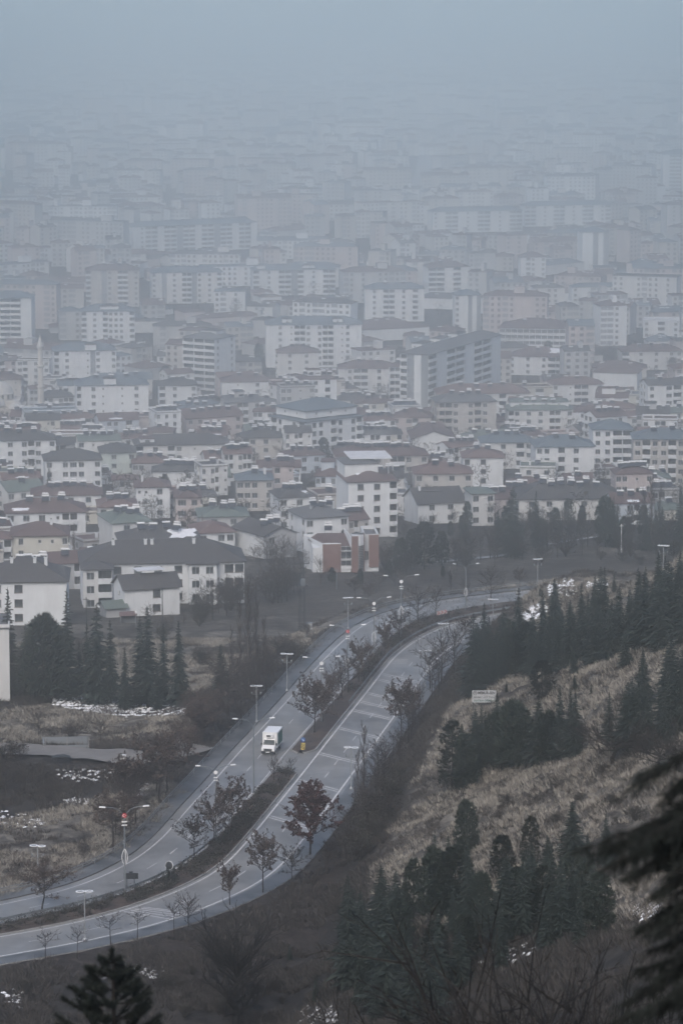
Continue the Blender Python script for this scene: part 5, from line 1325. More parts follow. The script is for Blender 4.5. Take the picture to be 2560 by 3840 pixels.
# park conifers beyond the bend
trees([('spruce3', 1918, 2090, 1818, 1.1), ('spruce2', 2007, 2056, 1835, 1.1), ('pine1', 2268, 2052, 1852, 1.0), ('spruce1', 2420, 2064, 1892, 1.2), ('spruce0', 2546, 2090, 1824, 1.1), ('pine2', 2080, 2040, 1900, 1.2), ('pine0', 2340, 2060, 1930, 1.2), ('spruce3', 2480, 2070, 1900, 1.1)],
      'hazy conifer in the park beyond the road bend, %s from left', 'park conifers', 'conifer_tree')
trees([('pine1', 1590, 2135, 1945, 1.15), ('pine0', 1500, 2145, 2010, 1.2), ('pine3', 1655, 2120, 1985, 1.1), ('pine2', 1540, 2140, 1980, 1.2), ('pine0', 1458, 2170, 2100, 1.1), ('pine1', 1245, 2185, 2125, 1.3), ('pine3', 1350, 2195, 2130, 1.1)],
      'rounded dark evergreen crowding the brick villa, %s from left', 'evergreens round the villa', 'evergreen_tree')
# bare and brown trees
trees([('bare2', 146, 2766, 2634), ('bush1', 275, 2790, 2690, 0.9), ('bare0', 379, 2778, 2675, 1.1), ('bare4', 20, 2985, 2790, 1.2), ('bush1', 184, 3000, 2925), ('bare1', 525, 2770, 2690)],
      'bare dark tree on the left waste ground round the track, %s from left', 'bare trees on the left waste ground', 'bare_tree')
trees([('leafy0', 597, 3016, 2700, 1.25), ('leafy3', 628, 2972, 2740, 1.1), ('leafy1', 425, 3190, 2965, 1.2), ('leafy4', 491, 3120, 2960, 1.1), ('bare3', 318, 3200, 3120, 1.2), ('leafy2', 159, 3420, 3175, 1.15), ('bare1', 318, 3250, 3150), ('leafy3', 690, 2880, 2700, 1.1), ('leafy1', 740, 2800, 2610, 1.1), ('leafy0', 800, 2740, 2560, 1.2)] + fill_region([(430, 3060), (560, 2940), (640, 2880), (760, 2720), (800, 2740), (690, 2870), (600, 3000), (500, 3110), (430, 3160)], 11, ('bare', 'leafy'), 4.5, 8, 1.1, 21) + fill_region([(560, 2860), (700, 2700), (740, 2730), (620, 2880)], 5, ('bare',), 4, 7, 1.1, 22),
      'roadside tree on the grass left of the left carriageway, %s from left', 'trees left of the road', 'roadside_tree')
trees([('sapling0', 171, 3610, 3480, 1.3), ('sapling1', 291, 3595, 3460, 1.2), ('sapling2', 416, 3546, 3420, 1.5), ('sapling0', 516, 3524, 3405, 1.2), ('sapling1', 655, 3513, 3370, 1.4), ('bare3', 707, 3478, 3330, 1.1), ('leafy4', 863, 3404, 3225, 1.0), ('leafy1', 985, 3350, 3110, 0.9), ('leafy2', 1096, 3309, 3140, 0.9), ('bare5', 1228, 3278, 3170, 1.2)],
      'slim street tree along the right pavement, %s from left', 'street trees on the right pavement', 'street_tree')
trees([('oak', 1163, 3216, 2918, 1.05)], 'conical oak with dense dark red leaves on the right pavement', 'dark red oak', 'oak_tree')
trees([('broad', 885, 3850, 3385, 1.0)], 'large bare many-branched tree at the bottom centre-left', 'large bare tree', 'bare_tree')
trees([('leafy3', 1180, 2764, 2520, 1.0), ('bare5', 1280, 2642, 2450, 1.0), ('leafy4', 1246, 2682, 2500, 0.9), ('leafy1', 1211, 2722, 2560, 0.9), ('bare5', 1028, 2946, 2815, 1.2), ('leafy1', 730, 3242, 3050, 1.1), ('leafy3', 870, 3132, 2898, 0.9), ('leafy0', 805, 3190, 2950, 0.9), ('bare3', 1090, 2905, 2830, 1.1),
       ('bare2', 1306, 2612, 2420, 1.0), ('leafy3', 1345, 2572, 2390, 1.0), ('bare3', 1385, 2540, 2370, 1.0), ('leafy4', 1440, 2480, 2320, 0.9), ('bare0', 1566, 2350, 2170, 1.0), ('bare1', 1630, 2322, 2180, 0.9), ('leafy2', 1500, 2420, 2260, 1.0)],
      'tree with sparse brown leaves or bare twigs in the median, %s from left', 'median trees', 'median_tree')
trees([('poplar0', 930, 2600, 2150), ('poplar1', 962, 2620, 2230), ('poplar2', 900, 2570, 2240), ('poplar0', 992, 2565, 2300), ('bare2', 1040, 2520, 2360, 1.2), ('bare4', 855, 2700, 2420, 1.1), ('bare0', 880, 2640, 2430, 1.2), ('bare1', 960, 2660, 2480, 1.2), ('bare3', 1000, 2600, 2440, 1.2), ('bare2', 1085, 2480, 2370, 1.3), ('poplar1', 870, 2590, 2330), ('bare4', 905, 2720, 2540, 1.2), ('bare0', 820, 2760, 2600, 1.2), ('bare5', 930, 2690, 2500, 1.2), ('bare1', 1030, 2560, 2420, 1.3)],
      'bare tree in the dense thicket left of the upper road, %s from left', 'thicket left of the upper road', 'bare_tree')
trees([('bare4', 1613, 2592, 2381, 1.0), ('bare0', 1654, 2564, 2340, 0.9), ('bare3', 1705, 2540, 2300, 0.8), ('leafy3', 1504, 2764, 2530, 0.9), ('leafy1', 1535, 2740, 2560, 0.8), ('poplar0', 1364, 3052, 2695, 1.0), ('poplar2', 1342, 3080, 2790, 1.0), ('sapling1', 1418, 2890, 2760, 1.2), ('sapling2', 1473, 2838, 2735, 1.2), ('bare5', 1499, 2866, 2700, 0.7), ('bare1', 1570, 2690, 2540, 0.8), ('bare5', 1440, 2960, 2810, 0.8), ('poplar1', 1330, 3120, 2900, 1.0), ('bare2', 1300, 3140, 3000, 1.0), ('bare3', 1630, 2630, 2500, 0.8),
       ('leafy2', 1800, 2440, 2330, 0.9), ('leafy0', 1745, 2410, 2300, 0.9)] + fill_region([(1250, 3220), (1330, 3080), (1480, 2830), (1640, 2560), (1690, 2540), (1560, 2760), (1420, 3000), (1320, 3230)], 18, ('bare', 'sapling'), 3.5, 7.5, 0.9, 23),
      'slender tree between the right carriageway and the cut slope, %s from left', 'trees right of the road', 'bare_tree')
trees([('gnarled', 2297, 2862, 2630, 1.25)], 'gnarled spreading bare tree on the dry slope at right', 'gnarled tree', 'bare_tree')
trees([('bare2', 2182, 2822, 2700, 1.0), ('gnarled', 2470, 2890, 2700, 1.2), ('gnarled', 2548, 2900, 2680, 1.2), ('bare0', 2110, 2850, 2740, 1.0), ('bare4', 2400, 2860, 2720, 1.1)],
      'bare dark tree beside the gnarled tree on the right slope, %s from left', 'bare trees on the right slope', 'bare_tree')
trees([('bare1', 1706, 2105, 1990, 1.0), ('bare0', 1746, 2108, 1970, 1.0), ('bare3', 1765, 2106, 1985, 1.0), ('bare5', 1800, 2100, 1960, 1.0), ('bare1', 1838, 2096, 1965, 0.9), ('bare2', 1862, 2092, 1955, 0.9), ('bare4', 1960, 2075, 1930, 1.0), ('poplar0', 2440, 2065, 1770, 1.2), ('poplar1', 2470, 2060, 1800, 1.2), ('poplar2', 2410, 2060, 1820, 1.1), ('bare2', 2130, 2050, 1920, 1.1), ('bare3', 2200, 2050, 1910, 1.1), ('bare1', 2320, 2070, 1960, 1.1), ('bare0', 2050, 2060, 1920, 1.1), ('bare4', 2160, 2045, 1930, 1.0), ('bare5', 2360, 2066, 1880, 1.0), ('bare3', 2510, 2080, 1900, 1.0), ('bare2', 1680, 2110, 2000, 1.0)],
      'hazy bare tree in the park beyond the bend, %s from left', 'bare park trees', 'bare_tree')
trees([('bare0', 1838, 2262, 2110, 1.0), ('bare3', 1745, 2262, 2160, 0.9), ('leafy3', 1947, 2200, 2122, 1.0), ('bare4', 1990, 2225, 2170, 1.0), ('pine0', 1660, 2165, 2120, 1.1), ('bare5', 1690, 2230, 2120, 0.8)],
      'roadside tree beyond the far bend of the left carriageway, %s from left', 'trees beyond the far bend', 'roadside_tree')
trees([('bare1', 1042, 2262, 2050, 1.0), ('bare5', 1075, 2255, 2080, 0.9), ('bare3', 1200, 2192, 2070, 0.9), ('bare2', 798, 2328, 2150, 1.2), ('bare4', 850, 2310, 2170, 1.2), ('bare0', 672, 2295, 2205, 1.1), ('bush0', 557, 2295, 2225, 1.0), ('bare4', 488, 2215, 2085, 1.1), ('bare0', 900, 2300, 2140, 1.1), ('bare2', 960, 2270, 2120, 1.1), ('bare3', 1000, 2250, 2110, 1.0), ('bush2', 740, 2320, 2240, 1.2), ('bare1', 1120, 2230, 2120, 1.0), ('bare5', 820, 2300, 2190, 1.1), ('bare0', 1480, 2200, 2120, 1.1), ('bare2', 1420, 2215, 2130, 1.1), ('leafy3', 1380, 2260, 2180, 1.2), ('leafy1', 1330, 2240, 2160, 1.2)],
      'bare tree near the first houses behind the waste ground, %s from left', 'trees before the first houses', 'bare_tree')
trees([('bush0', 1100, 2480, 2400, 1.5), ('bush2', 1060, 2470, 2385, 1.6), ('bush2', 1380, 3170, 3020, 1.1), ('bush0', 1430, 3080, 2930, 1.1), ('bush2', 1460, 3010, 2890, 1.1), ('bush0', 1350, 3230, 3090, 1.1), ('bush2', 1400, 3130, 2960, 1.1), ('bush0', 1490, 2950, 2850, 1.0), ('bush1', 1230, 3200, 3140, 1.0), ('bush0', 60, 2850, 2760, 1.3), ('bush2', 0, 2870, 2760, 1.3), ('bush0', 440, 2920, 2870, 1.2), ('bush2', 560, 2930, 2860, 1.2), ('bush0', 2400, 2120, 2075, 1.4), ('bush2', 2250, 2100, 2060, 1.4), ('bush0', 2330, 2105, 2060, 1.5), ('bush2', 2480, 2110, 2060, 1.5), ('bush1', 1150, 2380, 2330, 1.0), ('bush2', 760, 2500, 2410, 1.3), ('bush0', 1900, 3020, 2960, 1.3), ('bush0', 2380, 3080, 3010, 1.5)] + fill_region([(1800, 2960), (2200, 2870), (2560, 2900), (2560, 3200), (2000, 3100), (1640, 3150)], 16, ('bush',), 0.7, 1.7, 1.2, 24) + fill_region([(0, 3660), (900, 3620), (1150, 3560), (1200, 3820), (0, 3830)], 16, ('bush',), 0.8, 2.2, 1.2, 25) + fill_region([(1960, 2270), (2300, 2180), (2400, 2200), (2050, 2330)], 6, ('bush',), 0.6, 1.3, 1.2, 26),
      'dark low bush of tangled twigs, %s from left in the whole view', 'tangled bushes', 'bush')
trees(fill_region([(640, 2330), (760, 2280), (900, 2250), (1120, 2200), (1140, 2270), (950, 2330), (800, 2360)], 16, ('bare', 'bush'), 3.5, 7.5, 1.15, 11) + fill_region([(930, 2060), (1130, 2070), (1140, 2170), (930, 2170)], 12, ('bare',), 4, 8, 1.1, 12) + fill_region([(560, 2320), (700, 2320), (760, 2380), (600, 2420)], 6, ('bare', 'bush'), 2.5, 5, 1.1, 13),
      'leafless tree or scrub round the first houses left of the villa, %s from left', 'scrub left of the villa', 'scrub_tree')
trees(fill_region([(1420, 2170), (1640, 2150), (1900, 2120), (2300, 2095), (2560, 2110), (2560, 2060), (1700, 2110), (1450, 2120)], 26, ('bare', 'bush'), 3, 7.5, 1.1, 14) + fill_region([(1480, 2000), (1760, 1980), (1760, 2070), (1500, 2090)], 16, ('bare', 'bare', 'pine'), 4, 9, 1.1, 15) + fill_region([(1850, 1960), (2560, 1930), (2560, 2050), (1850, 2060)], 34, ('bare', 'bare', 'spruce', 'pine', 'poplar'), 5, 12, 1.0, 16),
      'hazy park-side tree beyond the road bend, %s from left counting all', 'park-side trees', 'park_tree')
# trees among the houses
town = []
rq = random.Random(3); tries = 0
while len(town) < 79 and tries < 4000:
    tries += 1
    y = rq.uniform(720, 1750); x = rq.uniform(-0.1, 0.1) * y
    if any(math.hypot(x - fx, y - fy) < fr + 2.5 for fx, fy, fr, fm in FOOT): continue
    px, py, _ = project(x, y, H1(x, y))
    if y < 860 and px > 1400: continue
    town.append((x, y, px))
town.sort(key=lambda q: q[2])
for i, (x, y, px) in enumerate(town):
    key = rq.choice(['bare0', 'bare2', 'bare4', 'poplar1', 'pine0', 'pine3', 'spruce2'])
    o = tree_at(key, x, y, H1(x, y), rq.uniform(5, 10), 'hazy tree standing between town houses, %s from left of the photo' % ordinal(i + 1), 'trees between the houses', 1.1, 'town_tree')

# hazy tree cover between the far buildings: too small and many to pick apart
tc_ = []
rq2 = np.random.RandomState(4)
k = 0
while k < 620:
    y = float(np.exp(rq2.uniform(np.log(880), np.log(3600)))); x = rq2.uniform(-0.104, 0.104) * y
    if y < 900 and x > 5: continue
    if any(math.hypot(x - fx, y - fy) < fr * 0.8 for fx, fy, fr, fm in FOOT): continue
    k += 1
    h = rq2.uniform(4, 9); z = H1(x, y); n_ = 70
    th = rq2.rand(n_) * 6.283; rr_ = np.sqrt(rq2.rand(n_)) * h * 0.38; zz = z + h * (0.2 + 0.8 * rq2.rand(n_) ** 0.8)
    c = np.stack([x + rr_ * np.cos(th), y + rr_ * np.sin(th), zz], 1); d = rq2.randn(n_, 3); d[:, 2] = np.abs(d[:, 2]); d /= np.linalg.norm(d, axis=1)[:, None]; o = np.cross(d, [0.2, 0.9, 0.3]); o = o / np.linalg.norm(o, axis=1)[:, None] * 0.12
    tc_.append(np.stack([c - o, c + o, c + d * h * 0.2], 1).reshape(-1, 3))
    tc_.append(np.array([[x - 0.15, y, z - 0.5], [x + 0.15, y, z - 0.5], [x, y, z + h * 0.7]]))
TREECOVER = np.concatenate(tc_)
# ------------------------------------------------------------------ close, out-of-focus trees
def bottlebrush(mb, p, q, r, n, nl, rr):
    p = Vector(p); q = Vector(q); d = (q - p)
    for k in range(n):
        t = rr.random(); c = p + d * t
        a = Vector((rr.gauss(0, 1), rr.gauss(0, 1), rr.gauss(0, 1))).normalized()
        e = c + (a * 0.8 + d.normalized() * 0.75).normalized() * nl * rr.uniform(0.7, 1.2)
        o = a.orthogonal().normalized() * r
        mb.tri(tuple(c + o), tuple(e), tuple(c - o))
def near_pine():
    px, d = 405, 46.0
    def W(px, py, dd=d): r_ = ray(px, py); t = dd / r_[1]; return Vector((r_[0] * t, dd, CAMZ + r_[2] * t))
    top = W(420, 3560); z = H1(top.x, d)
    o = thing('pine_tree', 'dark out-of-focus pine top poking into the bottom left of the view', 'tree', (top.x, d, z))
    T = Vector((0, 0, top.z - z)); rr = random.Random(4); tr = MB(); cr = MB(); br = MB()
    tr.tube((0, 0, -0.5), (0, 0, T.z * 0.55), 0.13, 0.08, 8); tr.tube((0, 0, T.z * 0.55), (0.02, 0, T.z - 0.25), 0.08, 0.02, 8)
    tr.build('trunk', M['bark'], o)
    bottlebrush(cr, T - Vector((0, 0, 0.22)), T - Vector((0, 0, 0.02)), 0.005, 420, 0.09, rr)
    whorls = [(0.14, 5, 0.16), (0.34, 6, 0.34), (0.55, 7, 0.46), (0.75, 7, 0.58), (0.98, 7, 0.66), (1.3, 7, 0.8), (1.8, 7, 1.0), (2.4, 7, 1.2), (3.2, 7, 1.4), (4.2, 7, 1.6), (5.2, 6, 1.7)]
    for (dt, nb_, L0) in whorls:
        for k in range(nb_):
            a = 6.283 * k / nb_ + rr.uniform(-0.4, 0.4) + dt * 3; L = L0 * rr.uniform(0.7, 1.15); zb = T.z - dt - 0.05
            if zb < 0.8: continue
            m = Vector((math.cos(a) * L * 0.55, math.sin(a) * L * 0.55, zb + L * 0.1)); e = Vector((math.cos(a) * L, math.sin(a) * L, zb + L * rr.uniform(0.3, 0.55)))
            br.tube((0, 0, zb), m, 0.018, 0.013, 4); br.tube(m, e, 0.013, 0.005, 4)
            bottlebrush(cr, m.lerp(Vector((0, 0, zb)), 0.45), e, 0.005, int(420 * min(1, L + 0.3)), 0.095, rr)
            for q in range(3 if L > 0.3 else 0):
                s = m.lerp(e, rr.uniform(-0.3, 0.6)); b = a + rr.choice((-1, 1)) * rr.uniform(0.4, 0.9); e2 = s + Vector((math.cos(b), math.sin(b), rr.uniform(0.4, 0.9))) * L * 0.34
                br.tube(s, e2, 0.008, 0.004, 3); bottlebrush(cr, s, e2, 0.005, 170, 0.09, rr)
    br.build('branches', M['barknear'], o); cr.build('needles', M['needlenear'], o)
near_pine()
def near_cedar():
    d = 24.0
    def W(px, py, dd=d): r_ = ray(px, py); t = dd / r_[1]; return Vector((r_[0] * t, dd, CAMZ + r_[2] * t))
    base = W(2960, 3400); z = H1(base.x, d)
    o = thing('cedar_tree', 'black blurred cedar boughs reaching in from the right edge', 'tree', (base.x, d, z))
    rr = random.Random(9); tr = MB(); br = MB(); cr = MB()
    tr.tube((0, 0, -0.5), (0.05, 0, 11.5), 0.2, 0.03, 8); tr.build('trunk', M['bark'], o)
    tips = [(2400, 2905), (2490, 2985), (2310, 3165), (2430, 3090), (2480, 3060), (2180, 3185), (2330, 3300), (2500, 3330), (2470, 3420), (2540, 3500), (2420, 3250), (2530, 3160), (2550, 2940), (2380, 3200), (2500, 3240), (2540, 3400), (2290, 3240), (2460, 3160)]
    tips = tips + [(2350, 2960), (2520, 3040), (2260, 3175), (2390, 3150), (2460, 3210), (2330, 3230), (2510, 3290), (2440, 3360), (2400, 3480), (2490, 3460), (2550, 3340), (2530, 3260), (2555, 3120), (2450, 3560), (2380, 3640), (2500, 3640), (2430, 3710), (2540, 3590), (2340, 3760), (2480, 3780), (2550, 3720), (2400, 3810), (2555, 3830), (2300, 3830), (2470, 3500)]
    for (px, py) in tips:
        e = W(px, py, d + rr.uniform(-0.6, 0.6)) - Vector((base.x, d, z)); s = Vector((0.02, 0, e.z + 0.25 + rr.uniform(0, 0.2)))
        m = s.lerp(e, 0.55) + Vector((0, 0, 0.08))
        br.tube(s, m, 0.025, 0.014, 5); br.tube(m, e, 0.014, 0.004, 5)
        for q in range(75):
            t = rr.random(); b0 = (s.lerp(m, t) if rr.random() < 0.35 else m.lerp(e, t)); L = rr.uniform(0.07, 0.24)
            e2 = b0 + Vector((-0.7 * rr.random(), rr.uniform(-0.7, 0.7), -0.5 * rr.random() - 0.12)).normalized() * L
            br.tube(b0, e2, 0.005, 0.002, 3); bottlebrush(cr, b0, e2, 0.004, 46, 0.032, rr)
        bottlebrush(cr, m, e, 0.004, 320, 0.035, rr)
    for k in range(26):
        zb = rr.uniform(1.5, 10.8); a = rr.uniform(-1.2, 1.2); L = (12 - zb) * 0.24 * rr.uniform(0.7, 1.1)
        e = Vector((math.cos(a) * L, math.sin(a) * L, zb + 0.05 * L)); br.tube((0, 0, zb), e, 0.03, 0.006, 4); bottlebrush(cr, e * 0.4 + Vector((0, 0, zb * 0.6)), e, 0.004, 220, 0.1, rr)
    br.build('branches', M['barknear'], o); cr.build('needles', M['needlenear'], o)
near_cedar()
def near_bare(px, py, d, ht, key, label, wide=1.0, rot=0.0):
    r_ = ray(px, py); t = d / r_[1]; x = r_[0] * t; top = CAMZ + r_[2] * t; z = H1(x, d)
    tree_at(key, x, d, z, top - z, label, None, wide, 'bare_tree', 'tree', rot)
for i in range(2):
    t, c, f = bare_tree(460 + i, 9, 0.28, 0.52, 0.38, 40, 'round', 0.2, 0, 0.1, 0.08, 0.72, 0.007, 9, 8); lib('near%d' % i, t, c, 'barknear', 'barknear')
    TOPZ['near%d' % i] = (max(v[2] for v in c.v), 3)
near_bare(1780, 3330, 72, 10, 'near0', 'blurred black bare tree filling the bottom right foreground, leftmost', 1.0, 0.6)
near_bare(2080, 3400, 64, 9, 'near1', 'blurred black bare tree at bottom right between two others', 1.0, 2.2)
near_bare(2330, 3440, 58, 9, 'near0', 'blurred black bare tree at bottom right just below the cedar boughs', 1.0, 3.9)
near_bare(2540, 3500, 62, 9, 'near1', 'blurred black bare tree in the bottom right corner', 1.0, 5.1)
near_bare(1980, 3560, 50, 9, 'near1', 'blurred black low bare crown along the bottom edge, right of centre', 1.0, 1.1)
near_bare(1640, 3500, 66, 9, 'near1', 'blurred black bare tree at the bottom, farthest left of the dark tangle', 1.0, 3.3)
near_bare(2210, 3350, 76, 9, 'near0', 'blurred black bare tree at bottom right, tallest of the dark tangle', 1.1, 1.9)
# ------------------------------------------------------------------ street furniture, van, signs
def place(px, py, z=0.0):
    p = on_plane(px, py, z); return (float(p[0]), float(p[1]), z)
def road_angle(x, y):
    i = int(np.argmin(np.hypot(LC[:, 0] - x, LC[:, 1] - y))); i = min(max(i, 2), len(LC) - 3); d = LC[i + 2] - LC[i - 2]; return math.atan2(d[1], d[0])
def lamp_ring_mesh():
    a = MB(); a.ring((0, 0, 0), 0.44, 0.36, 0.09, 0.035, 22); a.disc((0, 0, 0.0), 0.35, 0.008, 22, 1); return a.mesh('ring_lamp', [M['lampwhite'], M['pole']])
RINGM = lamp_ring_mesh()
def ring_lamps(rows):
    rows = sorted(rows, key=lambda q: q[0])
    pm = MB(); pm.tube((0, 0, 0), (0, 0, 5.9), 0.085, 0.06, 8, 0, True); pm.lathe([(0.28, 0.0), (0.28, 0.08), (0.12, 0.32)], 10); pm = pm.mesh('pole', [M['steel']])
    cm_ = MB(); cm_.tube((-0.75, 0, 4.55), (0.75, 0, 4.55), 0.035, 0.035, 6, 0, True); cm_ = cm_.mesh('crossbar', [M['pole']])
    gm_ = MB(); gm_.lathe([(0.05, -0.1), (0.12, -0.02), (0.15, 0.16), (0.1, 0.28), (0.01, 0.31)], 10); gm_ = gm_.mesh('side_lamp', [M['pole']])
    for i, (px, py, zz, h) in enumerate(rows):
        x, y, z = place(px, py, zz) if zz is not None else hit(px, py)
        o = thing('ring_lamp', 'slim grey lamp post topped by two white ring lamps, %s from left' % ordinal(i + 1), 'street lamp', (x, y, z), rt.uniform(-0.25, 0.25), 'double ring lamp posts', (h / 6.0,) * 3)
        link('pole', pm, o); link('crossbar', cm_, o)
        for sx in (-1, 1):
            link('ring_lamp_head', RINGM, o, (sx * 0.52, 0, 5.95)); link('side_lamp', gm_, o, (sx * 0.72, 0, 4.68))
ring_lamps([(1076, 2590, 0.14, 6), (962, 2706, 0.14, 5.6), (1305, 2356, 0.14, 5.4), (145, 3345, 0.14, 6), (320, 3524, 0.13, 6), (1316, 2958, 0.13, 6), (1662, 2462, 0.13, 5.6), (1592, 2572, 0.13, 5.8), (1846, 2362, 0.13, 5.4), (2014, 2200, None, 5.2), (2484, 2175, None, 5.5)])
M['flagred'] = mat('flag_red', (0.42, 0.03, 0.035), None, 1, 0.5)
def leaf_motif():
    mb = MB()
    for sx, ph in ((-1, 0), (1, 0), (0.35, 0.5)):
        pts = [(sx * 0.34 * math.sin(math.pi * t) ** 0.8, 0.12 * math.cos(t * 3 + ph), -0.95 + 2.1 * t) for t in np.linspace(0.02, 0.98, 12)]
        mb.path(pts, 0.045, 5)
    return mb.mesh('leaf_motif', [M['white']])
LEAFM = leaf_motif()
def arm_lamps(rows):
    rows = sorted(rows, key=lambda q: q[0])
    H_ = 10.6
    pm = MB(); pm.tube((0, 0, -0.1), (0, 0, 9.6), 0.12, 0.075, 8, 0, True); pm.lathe([(0.26, 0.0), (0.26, 0.1), (0.13, 0.2)], 8); pm = pm.mesh('pole', [M['pole']])
    am = MB(); am.path([(0, 0, 9.1), (0.25, 0, 9.75), (0.7, 0, 10.25), (1.4, 0, 10.5), (2.3, 0, 10.55)], 0.04, 6); am = am.mesh('arm', [M['pole']])
    hd = MB(); hd.add([(2.2, -0.12, 10.52), (2.95, -0.16, 10.58), (2.95, 0.16, 10.58), (2.2, 0.12, 10.52), (2.2, -0.09, 10.64), (2.9, -0.12, 10.68), (2.9, 0.12, 10.68), (2.2, 0.09, 10.64)], [(0, 3, 2, 1), (4, 5, 6, 7), (0, 1, 5, 4), (1, 2, 6, 5), (2, 3, 7, 6), (3, 0, 4, 7)])
    hd = hd.mesh('lamp_head', [M['lampwhite']])
    bd = MB(); bd.tube((-0.32, -0.02, 0), (0.32, -0.02, 0), 0.07, 0.07, 8, 0, True); bd = bd.mesh('band', [M['white']])
    d1 = MB(); d1.disc((0, 0, 0), 0.28, 0.05, 24, 0, 'y'); dw = d1.mesh('disc_emblem', [M['lampwhite']]); dr = d1.mesh('disc_emblem', [M['flagred']])
    cr = MB(); n_ = 16
    outer = [(-0.04 + 0.17 * math.cos(t), -0.06, 0.17 * math.sin(t)) for t in np.linspace(0.6, 2 * math.pi - 0.6, n_)]; inner = [(0.0 + 0.13 * math.cos(t), -0.06, 0.13 * math.sin(t)) for t in np.linspace(0.75, 2 * math.pi - 0.75, n_)]
    cr.add(outer + inner, [(i, i + 1, n_ + i + 1, n_ + i) for i in range(n_ - 1)])
    st = [(0.13 + (0.075 if k % 2 == 0 else 0.03) * math.cos(math.pi + k * math.pi / 5), -0.06, (0.075 if k % 2 == 0 else 0.03) * math.sin(math.pi + k * math.pi / 5)) for k in range(10)]
    cr.add(st + [(0.13, -0.06, 0)], [(k, (k + 1) % 10, 10) for k in range(10)]); crm = cr.mesh('crescent_and_star', [M['white']])
    for i, (px, py, h, em, motif, what) in enumerate(rows):
        x, y, z = place(px, py, 0.15); k = h / H_
        o = thing('road_lamp', 'tall double-armed road lamp in the median%s, %s from left' % (what, ordinal(i + 1)), 'street lamp', (x, y, z), 0.12, 'double-armed median lamps', (k,) * 3)
        link('pole', pm, o)
        for r_ in (0, math.pi):
            a_ = link('arm', am, o, (0, 0, 0), r_); link('lamp_head', hd, a_)
        if em:
            e = link('disc_emblem', dr if em == 2 else dw, o, (0, -0.13, 9.55))
            if em == 2: link('crescent_and_star', crm, e)
            for q in (8.75, 8.35): link('band', bd, o, (0, -0.02, q))
        if motif: link('leaf_motif', LEAFM, o, (0, -0.1, motif))
arm_lamps([(470, 3352, 11.2, 2, 4.4, ' with red flag disc'), (810, 3134, 9.6, 1, 2.6, ' with white disc'), (952, 2972, 10.6, 0, 0, ' without disc'), (1205, 2712, 10.3, 1, 4.0, ' with white disc'), (1303, 2585, 10.4, 2, 4.0, ' with red flag disc'), (1401, 2470, 10.3, 1, 3.6, ' with white disc'), (1503, 2396, 11.0, 1, 4.4, ' with leaf motif'), (1745, 2293, 8.6, 0, 4.2, ' with leaf motif')])

